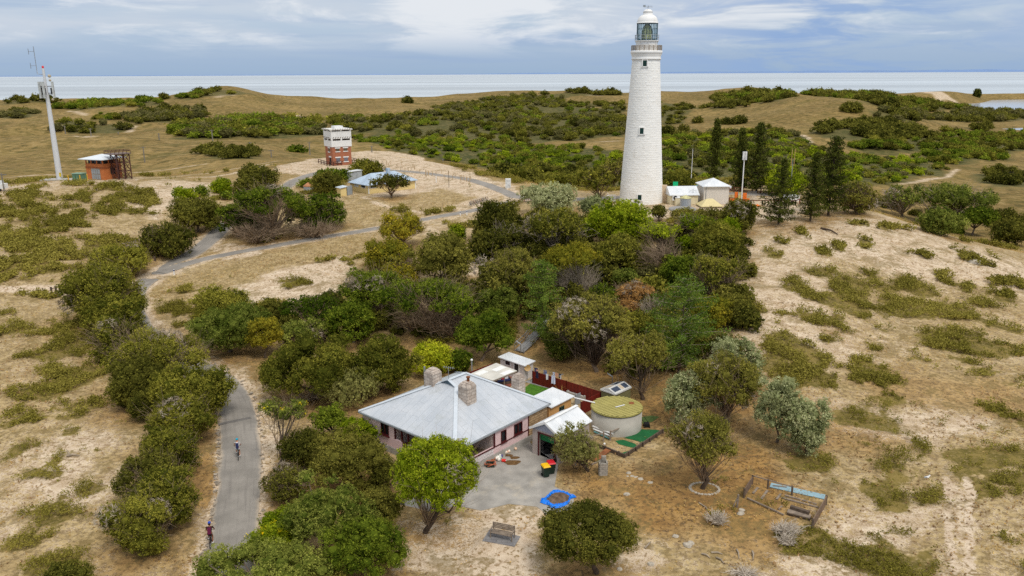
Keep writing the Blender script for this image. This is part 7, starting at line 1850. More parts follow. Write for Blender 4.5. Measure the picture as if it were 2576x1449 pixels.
railfence('rail_fence','brown post-and-rail fence along the far side of the compound car park',[RG(1232,440),RG(1500,452),RG(1760,460),RG(2000,470)],1.15,BRNR,[1,2,2],2,w=.16)
railfence('rail_fence','brown post-and-rail fence on the hill edge in front of the car park',[RG(1165,590),RG(1480,632),RG(1650,634),RG(2000,636),RG(2140,636),RG(2200,610)],1.1,BRNR,[2,1,2,1,1],1,w=.16)
ORG=plain('orange_barrier',S_(232,118,40),.6,.06)
for x,y,w,lab in ((1266,548,46,'orange plastic barrier nearest the white square shed'),(1390,562,50,'orange plastic barrier under the white antenna mast'),(1205,580,90,'low orange barrier panel behind the dark dome bush'),(1430,575,60,'toppled orange barrier panel beside the antenna mast')):
 p=RG(x,y);kk=mpp(p)/3.68*.6289;o=thing('barrier',lab,'barrier',p);hh=1.5 if y<565 else .55
 MB().box(p+[0,0,hh/2+.1],(w*kk,.35,hh)).build('panel',ORG,o);t=MB();t.box(p+[-w*kk*.35,0,.05],(.2,.9,.1));t.box(p+[w*kk*.35,0,.05],(.2,.9,.1));t.build('foot',BLACK,o)
p=RG(1525,640);o=thing('orange_mesh','heap of fallen orange safety mesh by the rail fence','mesh',p);t=MB();g8=np.random.default_rng(8)
xs,ys=np.linspace(-1.3,1.3,12),np.linspace(-.6,.6,6);hgt_=np.maximum(.05,.45-.3*np.abs(xs[:,None])/1.3-.3*np.abs(ys[None])/.6+g8.normal(0,.08,(12,6)))
for i in range(11):
 for j in range(5): t.poly([p+[xs[a],ys[b],hgt_[a,b]] for a,b in ((i,j),(i+1,j),(i+1,j+1),(i,j+1))],smooth=True)
t.build('sheet',ORG,o)
p=RG(1318,556);o=thing('platform_ladder','silver platform ladder with yellow edges beside the antenna mast','ladder',p);t=MB();kk=mpp(p)/3.68*.6289;hl=rzw(p,435)-Z7
for s in (-.3,.3): t.bar(p+[s,0,0],p+[s+.1,.6,hl],.07);t.bar(p+[s+.2,1.6,0],p+[s+.1,.6,hl],.06)
t.build('frame',STEEL,o);t=MB();[t.box(p+[.03*i,.1*i,.3+i*hl/7],(.6,.22,.05)) for i in range(6)];t.build('tread',plain('yellow_tread',S_(222,212,70),.5),o)
p=RG(1480,560);o=thing('wire_cage','grey wire mesh panels fencing off the antenna mast','fence',p);t=MB()
for x in np.linspace(1425,1560,9): q_=RG(x,565);t.bar(q_,q_+np.array([0,0,1.9]),.03)
for z in (.1,1.0,1.9): t.bar(RG(1425,565)+np.array([0,0,z]),RG(1560,565)+np.array([0,0,z]),.035)
t.build('mesh',GREYP,o)
p=RG(2080,604);o=thing('box_trailer','white box trailer parked behind the open-branched pine','trailer',p);MB().box(p+[0,1,1.0],(3.4,1.6,1.1)).build('body',WHITEP,o);MB().tube([p+[.3,.15,.35],p+[.3,.4,.35]],.35,12).build('wheel',TYRE,o);MB().bar(p+[1.7,1,.5],p+[2.8,1,.45],.1).build('drawbar',BLACK,o)
def pole(name,label,cat,base,topz,r0,r1,m,group=None,extra=None):
 o=thing(name,label,cat,base,0,group);MB().tube([base-np.array([0,0,.4]),np.array([base[0],base[1],topz])],[r0,r1],8).build('post',m,o)
 return o
p=G('C',1477,1300,Z7);zt2=zrow(p,c('C',0,975)[1]);o=pole('antenna_mast','slim white mast topped by two flat panel aerials','mast',p,zt2-.2,.13,.1,WHITEP);kk=mpp(p)/1.6104*.6289
for s in (-7.5,7.5): MB().box((p[0]+s*kk,p[1]-.2,zt2-27*kk),(11*kk,.35,52*kk)).build('panel_aerial',plain('pale_panel',S_(222,222,220),.5),o)
MB().box((p[0],p[1],zt2-27*kk),(16*kk,.15,.2)).build('bracket',STEEL,o)
p=at(*c('E',158,1060));o=pole('aerial_pole','thin grey pole with a small tan aerial beside the pines','pole',p,zrow(p,c('E',0,790)[1]),.12,.06,STEEL);z_=zrow(p,c('E',0,790)[1]);t=MB()
for s in (-.3,.3): t.bar((p[0]+s,p[1],z_-1.5),(p[0]+s,p[1],z_+2.2),.08)
t.bar((p[0]-.5,p[1],z_),(p[0]+.5,p[1],z_),.08);t.build('aerial',plain('tan_aerial',S_(196,160,110),.6),o)
p=G('C',1155,1145,Z7-1.0);pole('flagpole','bare white flagpole behind the cream office','flagpole',p,zrow(p,c('C',0,958)[1]),.1,.05,WHITEP)
SKIN=plain('skin',S_(196,140,108),.6,.08)
SKIND=plain('tanned_skin',S_(150,98,70),.6,.08)
def skinned(name,verts,edges,radii,m,parent,root=0):
 me=bpy.data.meshes.new(name);off=np.array(parent.location)
 me.from_pydata([tuple(np.array(v)-off) for v in verts],edges,[]);o=bpy.data.objects.new(name,me);COL.objects.link(o);o.parent=parent
 me.materials.append(m)
 md=o.modifiers.new('skin','SKIN');md.use_smooth_shade=True
 for i,r_ in enumerate(radii): d=me.skin_vertices[0].data[i];d.radius=(r_,r_) if not hasattr(r_,'__len__') else r_;d.use_root=(i==root)
 sb_=o.modifiers.new('sub','SUBSURF');sb_.levels=1;sb_.render_levels=1
 return o
def person(label,loc,rz,J,cloth,skin=SKIN,name='person',sleeves=True):
 """J: joints in the figure's own axes (x to its right, y forward, z up)"""
 loc=np.array(loc,float);r=thing(name,label,'person',loc,0)
 ca,sa=math.cos(rz),math.sin(rz)
 w=lambda p: loc+np.array([p[0]*ca-p[1]*sa,p[0]*sa+p[1]*ca,p[2]])
 names=['pelvis','chest','neck','head','crown','hipR','kneeR','ankR','toeR','hipL','kneeL','ankL','toeL','shR','elR','wrR','haR','shL','elL','wrL','haL']
 ix={n: i for i,n in enumerate(names)}
 E_=[('pelvis','chest'),('chest','neck'),('neck','head'),('head','crown')]+[(a+s,b+s) for s in 'RL' for a,b in (('hip','knee'),('knee','ank'),('ank','toe'),('sh','el'),('el','wr'),('wr','ha'))]+[('pelvis','hipR'),('pelvis','hipL'),('chest','shR'),('chest','shL')]
 rad=dict(pelvis=(.14,.11),chest=(.15,.11),neck=.055,head=.095,crown=.085,hip=.09,knee=.058,ank=.038,toe=.038,sh=.06,el=.042,wr=.03,ha=.036)
 R_=[rad.get(n) or rad[n[:-1]] for n in names]
 skinned('body',[w(J[n]) for n in names],[(ix[a],ix[b]) for a,b in E_],R_,skin,r)
 for s in 'RL':
  t=MB();hd=w(J['ha'+s]);fw_=hd-w(J['wr'+s]);fw_=fw_/(np.linalg.norm(fw_)+1e-9);sd_=np.cross(fw_,[0,0,1.0]);sd_=sd_/(np.linalg.norm(sd_)+1e-9)
  for k,ln_ in zip((-1.5,-.5,.5,1.5),(.06,.075,.07,.055)): b0=hd+sd_*k*.018;t.tube([b0,b0+fw_*ln_*.6,b0+fw_*ln_*.8-[0,0,ln_*.4]],[.010,.009,.007],6)
  b0=hd-fw_*.03+sd_*(.04 if s=='L' else -.04);t.tube([b0,b0+fw_*.05+sd_*(.015 if s=='L' else -.015)],[.011,.008],6)
  t.build('fingers',skin,r)
 sh=[w(J['pelvis'])+np.array([0,0,.02]),w(J['chest']),w(np.array(J['chest'])*.35+np.array(J['neck'])*.65)]
 ids=[(0,1),(1,2)];rr=[(.155,.125),(.165,.125),.07]
 for s in 'RL':
  a=np.array(J['sh'+s]);b=np.array(J['el'+s]);sh+=[w(a),w(a+(b-a)*.7)];rr+=[.075,.065];ids+=[(1,len(sh)-2),(len(sh)-2,len(sh)-1)]
 skinned('shirt',sh,ids,rr,cloth['shirt'],r)
 so,ids,rr=[w(np.array(J['pelvis'])+[0,0,.05])],[],[(.15,.12)]
 for s in 'RL':
  a,b=np.array(J['hip'+s]),np.array(J['knee'+s]);so+=[w(a),w(a+(b-a)*cloth.get('leg',.75))];rr+=[.105,.085];ids+=[(0,len(so)-2),(len(so)-2,len(so)-1)]
 skinned('shorts',so,ids,rr,cloth['shorts'],r)
 for s in 'RL': MB().bar(w(np.array(J['ank'+s])+[0,-.05,-.03]),w(np.array(J['toe'+s])+[0,.05,-.01]),.1,.09).build('shoe',cloth['shoe'],r)
 hc=w((np.array(J['head'])+np.array(J['crown']))/2)
 t=MB();fd=np.array([-sa,ca,0]);rdv=np.array([ca,sa,0])
 for s in (-1,1): t.ball(hc+fd*.098+rdv*s*.035+[0,0,.0],.013,6)
 t.bar(hc+fd*.09+[0,0,-.005],hc+fd*.125+[0,0,-.035],.028);t.bar(hc+fd*.1+rdv*-.025+[0,0,-.065],hc+fd*.1+rdv*.025+[0,0,-.065],.012)
 t.build('face',plain('face_features',S_(110,70,58),.6),r)
 MB().lathe([(.115*math.cos(t_)+.002,.02+.115*math.sin(t_)) for t_ in np.linspace(-.25,1.57,8)],hc+[0,0,.01],14).build(cloth.get('top','hair'),cloth['hat'],r)
 if cloth.get('hair') is not None: MB().ball(hc-fd*.05-[0,0,.05],.1,8,1.1).build('hair',cloth['hair'],r)
 return r,w
def bicycle(label,loc,rz,col,lean=0.0,name='bicycle',group=None):
 r=thing(name,label,'bicycle',loc,rz,group);r.rotation_euler=(0,lean,rz)
 lo=np.array(loc,float)
 fm=plain('bike_frame_paint',col,.35,.05)
 for y in (-.52,.52):
  t=MB();t.tube([lo+[0,y+.33*math.cos(a),.34+.33*math.sin(a)] for a in np.linspace(0,6.2832,25)],.024,6);wl_=t.build('wheel',TYRE,r)
  t=MB();[t.bar(lo+[0,y,.34],lo+[0,y+.32*math.cos(a),.34+.32*math.sin(a)],.006) for a in np.arange(0,6.28,.524)];t.tube([lo+[-.04,y,.34],lo+[.04,y,.34]],.03,8);t.build('spokes',STEEL,wl_)
 t=MB();bb_,st_p,hd_p=[0,-.08,.32],[0,-.22,.82],[0,.36,.84]
 for a,b in ((bb_,st_p),(bb_,hd_p),(st_p,hd_p),(bb_,[0,-.52,.34]),(st_p,[0,-.52,.34]),([0,.34,.95],[0,.52,.34])): t.tube([lo+a,lo+b],.02,6)
 t.build('frame',fm,r)
 t=MB();t.tube([lo+[-.3,.3,1.02],lo+[-.1,.36,1.0],lo+[.1,.36,1.0],lo+[.3,.3,1.02]],.016,6);t.tube([lo+[0,.34,.95],lo+[0,.36,1.0]],.016,6);t.build('handlebar',BLACK,r)
 t=MB();t.box(lo+[0,-.25,.93],(.13,.26,.06));t.tube([lo+[0,-.22,.82],lo+[0,-.24,.92]],.015,6);t.build('saddle',BLACK,r)
 t=MB();t.lathe([(.09,-.01),(.09,.01)],lo+bb_,14);t.bar(lo+[.09,-.08,.32],lo+[.09,-.08,.15],.02);t.bar(lo+[-.09,-.08,.32],lo+[-.09,-.08,.49],.02);t.box(lo+[.14,-.08,.14],(.1,.08,.02));t.box(lo+[-.14,-.08,.5],(.1,.08,.02));t.build('crank',BLACK,r)
 return r
RIDE=dict(pelvis=(0,-.24,1.02),chest=(0,-.02,1.36),neck=(0,.07,1.53),head=(0,.12,1.63),crown=(0,.13,1.74),hipR=(.1,-.22,.98),kneeR=(.13,.12,.66),ankR=(.13,-.06,.22),toeR=(.13,.08,.17),hipL=(-.1,-.22,.98),kneeL=(-.13,.2,.88),ankL=(-.13,-.04,.56),toeL=(-.13,.1,.53),
   shR=(.19,.0,1.42),elR=(.28,.16,1.2),wrR=(.27,.28,1.06),haR=(.27,.33,1.05),shL=(-.19,.0,1.42),elL=(-.28,.16,1.2),wrL=(-.27,.28,1.06),haL=(-.27,.33,1.05))
STAND=dict(pelvis=(0,0,.95),chest=(0,.02,1.3),neck=(0,.02,1.5),head=(0,.04,1.6),crown=(0,.04,1.71),hipR=(.1,0,.9),kneeR=(.11,.03,.5),ankR=(.12,0,.09),toeR=(.13,.13,.05),hipL=(-.1,0,.9),kneeL=(-.11,.06,.5),ankL=(-.12,.08,.09),toeL=(-.13,.2,.05),
    shR=(.19,0,1.4),elR=(.24,-.02,1.12),wrR=(.24,.08,.9),haR=(.24,.11,.83),shL=(-.19,0,1.4),elL=(-.24,-.02,1.12),wrL=(-.24,.08,.9),haL=(-.24,.11,.83))
def roadface(p):
 ln,z,hw=ROADLINE['road'];i=int(np.argmin(np.hypot(ln[:,0]-p[0],ln[:,1]-p[1])));d=ln[min(i+3,len(ln)-1)]-ln[max(i-3,0)]
 return math.atan2(-d[0],d[1]),z[i]+.03
def backpack(label,w,m,J):
 c0=np.array(J['chest'])*.6+np.array(J['pelvis'])*.4+np.array([0,-.22,.06]);o=thing('backpack',label,'backpack',w(c0));
 a,b=w(c0+[0,-.06,-.2]),w(c0+[0,.06,.24]);t=MB();t.bar(a,b,.24,.16);t.build('bag',m,o)
 t=MB()
 for s in (-.1,.1): t.tube([w(c0+[s,.12,.24]),w(c0+[s*1.3,.26,.2]),w(c0+[s*1.4,.2,-.1])],.02,5)
 t.build('strap',m,o)
for foot,lab,blab,plab,cl,col,bpm,sk in (
 (c('J',1977,476),'cyclist in a white shirt and turquoise helmet riding up the road, farther one','bicycle under the cyclist in white, farther up the road','dark blue backpack on the cyclist in white',dict(shirt=plain('white_shirt',S_(228,230,234),.9),shorts=plain('grey_shorts',S_(206,208,214),.9),shoe=WHITEP,hat=plain('turquoise_helmet',S_(0,160,190),.3),top='helmet',leg=.6),S_(40,40,46),plain('navy_bag',S_(38,44,84),.8),SKIN),
 (c('J',1752,1196),'cyclist in black with a blue helmet at the road edge, nearer one','bicycle under the cyclist in black at the road edge','black and pink backpack on the nearer cyclist',dict(shirt=plain('black_shirt',S_(34,32,36),.9),shorts=plain('black_shorts',S_(38,36,40),.9),shoe=WHITEP,hat=plain('blue_helmet',S_(30,70,170),.3),top='helmet',hair=plain('dark_hair',S_(50,34,28),.8),leg=.35),S_(60,36,34),plain('black_pink_bag',S_(96,24,60),.8),SKIND)):
 p=at(*foot);rz,z=roadface(p);p[2]=z
 bicycle(blab,p,rz,col);r,w=person(lab,p,rz,RIDE,cl,sk);backpack(plab,w,bpm,RIDE)
wsh=plain('white_tee',S_(232,234,240),.9);nav=plain('navy_trousers',S_(40,44,70),.9)
person('person in a white shirt and dark trousers standing beside the white shed',RG(1178,450),R(160),STAND,dict(shirt=wsh,shorts=nav,shoe=BLACK,hat=plain('brown_hair',S_(70,50,36),.8),leg=.98))
person('person in pale clothes standing at the gate beside the lighthouse foot',G('C',616,1300,6.9),R(170),STAND,dict(shirt=wsh,shorts=plain('blue_shorts',S_(90,110,150),.9),shoe=WHITEP,hat=plain('white_cap',S_(230,230,230),.8),top='cap',leg=.7))
p=G('C',638,1300,6.9);o=thing('white_gate','white barred gate between the bushes and the lighthouse','gate',p);t=MB()
for x in np.linspace(-.9,.9,10): t.bar(p+[x,0,0],p+[x,0,1.5],.06)
for z in (.2,1.45): t.bar(p+[-.9,0,z],p+[.9,0,z],.07)
t.build('bars',WHITEP,o)
p=G('C',105,1300,6.2);o=thing('information_sign','dark roofed information board with red bicycles at its foot','sign',p);t=MB();[t.bar(p+[s,0,0],p+[s,0,2.3],.12) for s in (-.8,.8)];t.build('post',WOODD,o);MB().box(p+[0,0,1.6],(1.5,.1,1.0)).build('board',plain('board_print',S_(110,120,130),.6,.5,3),o);MB().box(p+[0,0,2.4],(2.1,.8,.1)).build('roof',WOODD,o)
for i,dx in enumerate((-.9,.6)): bicycle(('red bicycle leaning at the board nearest the road','red bicycle leaning at the board nearest the bushes')[i],p+[dx-.3,-.9,0],R(80+15*i),S_(170,40,34))
pr_=at(*c('B',1850,1075));
for i in range(9):
 q_=at(*c('B',1775+i*17,1084-i*5));bicycle('bicycle standing in the row beside the loop road junction',q_,R(25+(i*37)%20),[S_(60,70,90),S_(80,84,88),S_(120,60,50)][i%3],group='bicycles parked at the loop road')
bicycle('pale blue bicycle leaning on the weeping tree beside the garage',G('L',575,575)+[0,.2,0],R(70),S_(110,160,190),R(12))
def bin_(label,p,rz,lidm,bodym=plain('bin_green',S_(28,48,38),.45)):
 o=thing('wheelie_bin',label,'bin',p,rz);p=np.array(p);t=MB()
 lo,hi=.23,.3;B_=[p+[x*lo,y*lo,.08] for x,y in ((-1,-1),(1,-1),(1,1),(-1,1))];T_=[p+[x*hi,y*hi*1.15,.98] for x,y in ((-1,-1),(1,-1),(1,1),(-1,1))]
 t.faces(B_+T_,[(3,2,1,0),(4,5,6,7),(0,1,5,4),(1,2,6,5),(2,3,7,6),(3,0,4,7)]);t.box(p+[0,0,.95],(.64,.72,.07));t.build('body',bodym,o)
 t=MB();l0=[p+[x*.33,y*.38,1.0] for x,y in ((-1,-1),(1,-1),(1,1),(-1,1))];l1=[p+[x*.27,y*.3,1.1] for x,y in ((-1,-1),(1,-1),(1,1),(-1,1))];t.faces(l0+l1,[(3,2,1,0),(4,5,6,7),(0,1,5,4),(1,2,6,5),(2,3,7,6),(3,0,4,7)]);t.bar(p+[-.25,.42,1.02],p+[.25,.42,1.02],.05);t.build('lid',lidm,o)
 for s in (-.24,.24): MB().tube([p+[s-.04,.27,.12],p+[s+.04,.27,.12]],.12,10).build('wheel',TYRE,o)
bin_('green wheelie bin with a yellow lid at the edge of the driveway',G('L',280,640)+[0,.25,.03],R(20),plain('yellow_lid',S_(238,186,10),.4,.03))
bin_('dark wheelie bin with a red lid at the edge of the driveway',G('L',325,612)+[0,.25,.03],R(15),plain('red_lid',S_(206,30,44),.4,.03))
bp=.45
sheet_p=[G('K',1940,1060,bp),G('L',70,1125,bp),G('L',20,1208,bp),G('K',1875,1160,bp)]
pv=MB().prism([p[:2] for p in sheet_p],bp-.2,bp+.05).build('bench_paving',brickmat('grey_pavers',S_(140,138,138),S_(126,124,126),S_(104,102,100),.8,.4,.012,.9,.3,.3),kind='structure')
b0=(G('K',1955,1115,bp+.05)+G('L',5,1150,bp+.05))/2;bq=G('L',5,1150,bp)-G('K',1955,1115,bp);bl_=1.6;brz=math.atan2(bq[1],bq[0]);bn=thing('garden_bench','weathered grey timber bench on grey paving in the sandy clearing','bench',b0,0)
f1=Fr(b0,b0+bq);fq=lambda u,v,z: f1.p(u,v,z+b0[2])
t=MB();[t.box(fq(0,-.25+i*.12,.43),(bl_,.1,.04),brz) for i in range(5)];t.build('seat',WOOD,bn)
t=MB();[t.box(fq(0,.3+i*.02,.56+i*.11),(bl_,.03,.09),brz) for i in range(4)];t.build('backrest',WOOD,bn)
for s in (-1,1):
 MB().box(fq(s*(bl_/2+.02),-.25,.33),(.07,.07,.66),brz).build('leg',WOOD,bn);MB().box(fq(s*(bl_/2+.02),.33,.48),(.07,.08,.96),brz).build('leg',WOOD,bn);MB().box(fq(s*(bl_/2+.02),.02,.66),(.09,.62,.05),brz).build('armrest',WOOD,bn)
tg=G('L',385,825);g6=np.random.default_rng(6)
tp=[G('L',*p)[:2] for p in ((237,845),(290,795),(345,745),(400,745),(460,770),(530,800),(490,815),(470,850),(420,880),(350,897),(300,870))]
tin=[G('L',*p)[:2] for p in ((290,825),(310,800),(350,772),(405,768),(455,785),(478,795),(470,812),(455,838),(410,855),(360,862),(315,850))]
def loop(P,n=44,jit=.05):
 P=np.array(P);q=smooth_line(list(P)+[P[0]],.01+np.linalg.norm(np.roll(P,1,0)-P,axis=1).sum()/n/3)[::3];return q+g6.normal(0,jit,q.shape)
o=thing('blue_tarpaulin','crumpled bright blue tarpaulin spread on the gravel beside the driveway','tarpaulin',tg);t=MB();TO,TI=loop(tp),loop(tin,jit=.03);cen=np.mean(tin,0)
TO=TO[np.argsort(np.arctan2(*(TO-cen).T))];TI=TI[np.argsort(np.arctan2(*(TI-cen).T))];n=60;aa_=lambda Q,k: Q[int(k*len(Q)/n)%len(Q)]
grid=[[(*(aa_(TO,k)*(1-f_)+aa_(TI,k)*f_+g6.normal(0,.025,2)),.05+(.02 if f_==0 else .1*math.sin(f_*3.1)+abs(g6.normal(0,.06)))) for f_ in (0,.25,.5,.75,1)] for k in range(n)]
for k in range(n):
 for j in range(4): t.poly([grid[k][j],grid[(k+1)%n][j],grid[(k+1)%n][j+1],grid[k][j+1]])
t.build('sheet',plain('blue_plastic',S_(20,120,226),.4,.15,3,.3,6),o)
o=thing('soil_heap','low heap of brown soil lying on the blue tarpaulin','soil heap',tg);cen=np.mean(tin,0);t=MB();rings=[1.06,.8,.55,.28,.05];n=len(tin);hz=[.06,.22,.34,.42,.44]
vs=[[(*(cen+(np.array(q_)-cen)*r_),h_+g6.normal(0,.03)) for q_ in tin] for r_,h_ in zip(rings,hz)]
for a,b in zip(vs[:-1],vs[1:]):
 for i in range(n): t.poly([a[i],a[(i+1)%n],b[(i+1)%n],b[i]])
t.build('soil',plain('brown_soil',S_(112,92,74),.95,.4,3,.8,12),o)
p=G('L',752,605);o=thing('block_incinerator','small incinerator of stacked grey concrete blocks on the dry grass','incinerator',p);GB=brickmat('grey_block',S_(172,166,156),S_(150,146,138),S_(116,110,104),.4,.2,.012,.9,.4,.35)
t=MB();s_=.62;[wall(t,p+np.array([x0,y0,0]),p+np.array([x1,y1,0]),-.1,1.15,(),.14) for x0,y0,x1,y1 in ((-s_/2,-s_/2,s_/2,-s_/2),(s_/2,-s_/2,s_/2,s_/2),(s_/2,s_/2,-s_/2,s_/2),(-s_/2,s_/2,-s_/2,-s_/2))];t.build('block_wall',GB,o);MB().box(p+[.08,.3,1.35],(.4,.2,.4)).build('chimney',GB,o)
eg=[G('O',1030,1155),G('O',1310,1268),G('O',1740,985)]
o=thing('timber_edging','long low weathered timber edging round the green matting','edging',eg[1]);t=MB();[t.bar(a+[0,0,z],b+[0,0,z],.12,.17) for a,b in zip(eg[:-1],eg[1:]) for z in (.1,.28)];t.build('sleeper',WOODD,o)
for a,b,n in ((eg[0],eg[1],2),(eg[1],eg[2],6)):
 for i in range(n): q_=a+(b-a)*(i+.5)/n;MB().box(q_+[.1,-.1,.2],(.12,.12,.5)).build('post',WOODD,o)
p0,p1=G('O',985,1310),G('O',1140,1215);o=thing('rusty_ramp','rust-red metal ramp lying against the timber edging','ramp',(p0+p1)/2);MB().bar(p0+[0,0,.08],p1+[0,0,.32],.55,.06).build('plate',RUST,o)
o=thing('plank','grey plank lying beside the rusty ramp','plank',G('O',1030,1310));MB().bar(G('O',965,1345)+[0,0,.06],G('O',1085,1288)+[0,0,.06],.16,.08).build('board',WOOD,o)
o=thing('post_fence','short grey post-and-rail fence in front of the water tank','fence',G('O',1160,1080));
for x,y in ((1090,1095),(1162,1085),(1296,1035)): q_=G('O',x,y);MB().box(q_+[0,0,.5],(.14,.14,1.0)).build('post',WOOD,o)
t=MB();t.bar(G('O',985,1110)+[0,0,.75],G('O',1090,1095)+[0,0,.8],.09);t.bar(G('O',1162,1085)+[0,0,.85],G('O',1296,1035)+[0,0,.95],.09);t.build('rail',WOOD,o)
for i,(lab,m) in enumerate((('white plastic pipe, uppermost of the pipes beside the garage',WHITEP),('white plastic pipe beneath another beside the garage',WHITEP),('blue-green pipe at the bottom of the pipes beside the garage',plain('teal_pipe',S_(90,140,140),.5)))):
 o=thing('pipe',lab,'pipe',G('O',1080,1010));t=MB();t.tube([G('O',975+8*i,985+14*i)+[0,0,.5-.15*i],G('O',1190-20*i,1062+8*i)+[0,0,.42-.15*i]],.08,8);t.build('tube',m,o)
o=thing('gutter_pipe','white downpipe running from the lean-to roof to the water tank','pipe',G('O',890,670));MB().tube([pz(*c('O',782,634),2.3),pz(*c('O',1000,688),2.2)],.07,8).build('tube',WHITEP,o)
BU=[(1640,1222,.13,(236,220,200)),(1655,1212,.12,(232,150,110)),(1672,1208,.12,(238,226,210)),(1552,1262,.13,(240,236,226)),(1572,1258,.14,(236,232,222)),(1560,1280,.14,(238,234,224)),(1580,1278,.13,(190,210,200)),(1545,1285,.12,(240,236,226)),(1568,1296,.13,(238,234,224)),(1428,1285,.11,(236,226,214))]
for i,(x,y,r_,col) in enumerate(BU):
 r_*=1.35
 p=G('N',x,y+8);o=thing('buoy','round pale fishing buoy in the row along the pink house base','buoy',p,0,'fishing buoys by the verandah');MB().ball(p+[0,0,r_+.03],r_,8).build('float',plain('buoy_paint',S_(*col),.5,.1),o)
for x,y,lab,col in ((135,1172,'cream fishing buoy on the driveway below the wide window',(238,226,206)),(165,1182,'cream and orange buoy nearest the garage on the driveway',(238,200,170)),(72,1218,'pale buoy on the driveway below the narrow window',(238,214,186)),(95,1210,'small peach buoy touching the pale one on the driveway',(236,196,160))):
 p=G('O',x,y+6);o=thing('buoy',lab,'buoy',p);MB().ball(p+[0,0,.16],.14,8).build('float',plain('buoy_paint',S_(*col),.5,.1),o)
p=G('O',40,1312);o=thing('red_float','bright red cylinder float lying on the driveway','float',p);MB().tube([p+[-.17,.03,.15],p+[.17,-.03,.15]],.14,12).build('float',plain('red_float_paint',S_(224,50,40),.45),o);MB().tube([p+[.17,-.03,.15],p+[.22,-.04,.15]],.05,8).build('end',WHITEP,o)
p=G('N',1595,1262);o=thing('purple_float','purple and white cylinder float beside the pale buoys','float',p);MB().tube([p+[-.12,.03,.14],p+[.12,-.03,.14]],.13,12).build('float',plain('purple_paint',S_(112,104,160),.5),o)
p=G('N',1480,1360);o=thing('plastic_crate','dark green crate holding orange rope by the verandah corner','crate',p);t=MB();[t.box(p+q_,s_) for q_,s_ in (((0,0,.03),(.7,.5,.06)),((-.33,0,.2),(.04,.5,.34)),((.33,0,.2),(.04,.5,.34)),((0,-.23,.2),(.62,.04,.34)),((0,.23,.2),(.62,.04,.34)))];t.build('crate',plain('crate_green',S_(40,56,48),.6),o)
o=thing('orange_rope','loose orange rope coiled over the dark green crate','rope',p);t=MB();t.tube([p+[.42*math.cos(a)*(1+.25*math.sin(a*2.3)),.36*math.sin(a),.3+.12*math.sin(a*1.7)] for a in np.linspace(0,15,60)],.035,5);t.build('coil',plain('orange_rope_fibre',S_(196,110,76),.9),o)
p=G('N',1500,1305);o=thing('terracotta_pot','terracotta coloured tub behind the dark green crate','tub',p);MB().lathe([(.2,0),(.28,.3),(.3,.34),(.25,.34),(.22,.1)],p,14).build('tub',plain('terracotta',S_(178,108,72),.8,.2),o)
for x,y,s_ in ((140,1318,.55),(120,1255,.4),(150,1275,.3)): pass
LIT=plain('leaf_litter',S_(112,84,50),.95,.4,4,.5,30)
for i,(x,y,rx) in enumerate(((128,1322,.7),(150,1270,.42),(90,1245,.35))):
 p=G('O',x,y);t=MB();t.poly([p+[rx*math.cos(a)*(1+.25*math.sin(3*a+i)),rx*.8*math.sin(a)*(1+.2*math.cos(2*a)),.036] for a in np.linspace(0,6.28,18)[:-1]]);t.build('leaf_litter',LIT,kind='stuff')
p=G('O',565,1305);o=thing('loose_wheel','black rubber wheel standing at the garage corner','wheel',p);MB().tube([p+[-.06,0,.25],p+[.06,0,.25]],.25,16).build('tyre',TYRE,o);MB().tube([p+[-.07,0,.25],p+[.07,0,.25]],.1,10).build('hub',STEEL,o)
p=G('O',348,462);o=thing('white_bucket','white plastic bucket on the courtyard concrete','bucket',p);MB().lathe([(.15,0),(.19,.42),(.2,.44),(.18,.44),(.15,.05)],p,14).build('pail',WHITEP,o)
p=G('O',1100,1132);o=thing('white_ball','small white ball lying in front of the water tank','ball',p);MB().ball(p+[0,0,.11],.11,8).build('ball',WHITEP,o)
p=G('O',290,452);o=thing('satellite_dish','tan satellite dish on a pole beside the laundry shed','satellite dish',p);hz_=zrow(p,c('O',0,318)[1]);MB().tube([p,(p[0],p[1],hz_)],.03,6).build('pole',STEEL,o);t=MB();t.lathe([(.02,0),(.22,.05),(.36,.14)],(0,0,0),18);M_=Matrix.Rotation(R(75),3,'X');t.v=[tuple(Vector((p[0],p[1]-.05,hz_))+M_ @ Vector(q_)) for q_ in t.v];t.build('dish',plain('tan_dish',S_(196,160,104),.5),o)
c0,c1=pz(*c('O',640,400),1.75),pz(*c('O',335,325),1.75)
o=thing('clothesline','clothesline wires strung from a white post to the laundry shed','clothesline',(c0[0],c0[1],0));MB().tube([(c0[0],c0[1],0),c0],.05,8).build('post',WHITEP,o);t=MB();dv=(c1-c0)/np.linalg.norm(c1-c0);pv_=np.array([-dv[1],dv[0],0]);t.bar(c0-pv_*.5,c0+pv_*.5,.06);[t.bar(c0+pv_*s,c1+pv_*s,.012) for s in (-.4,0,.4)];t.build('wire',STEEL,o)
WASH=[(.98,.86,1.0,(46,52,92),'navy towel at the shed end of the clothesline'),(.85,.79,.9,(214,150,150),'pink striped cloth next to the navy towel on the line'),(.78,.70,.95,(40,40,62),'dark shirt hanging in the middle of the clothesline'),(.66,.54,1.05,(140,140,160),'grey-blue towel on the clothesline'),(.53,.47,1.0,(92,118,168),'faded jeans hanging on the clothesline'),(.44,.35,.8,(226,228,236),'white shirt on the clothesline beside the jeans'),(.34,.26,.8,(212,216,228),'pale blue shirt on the clothesline'),(.25,.15,.5,(232,170,130),'peach cloth hanging near the clothesline post'),(.24,.12,1.15,(206,214,240),'pale lilac cloth hanging lowest near the post'),(.13,.05,.6,(60,62,74),'dark cloth at the post end of the clothesline')]
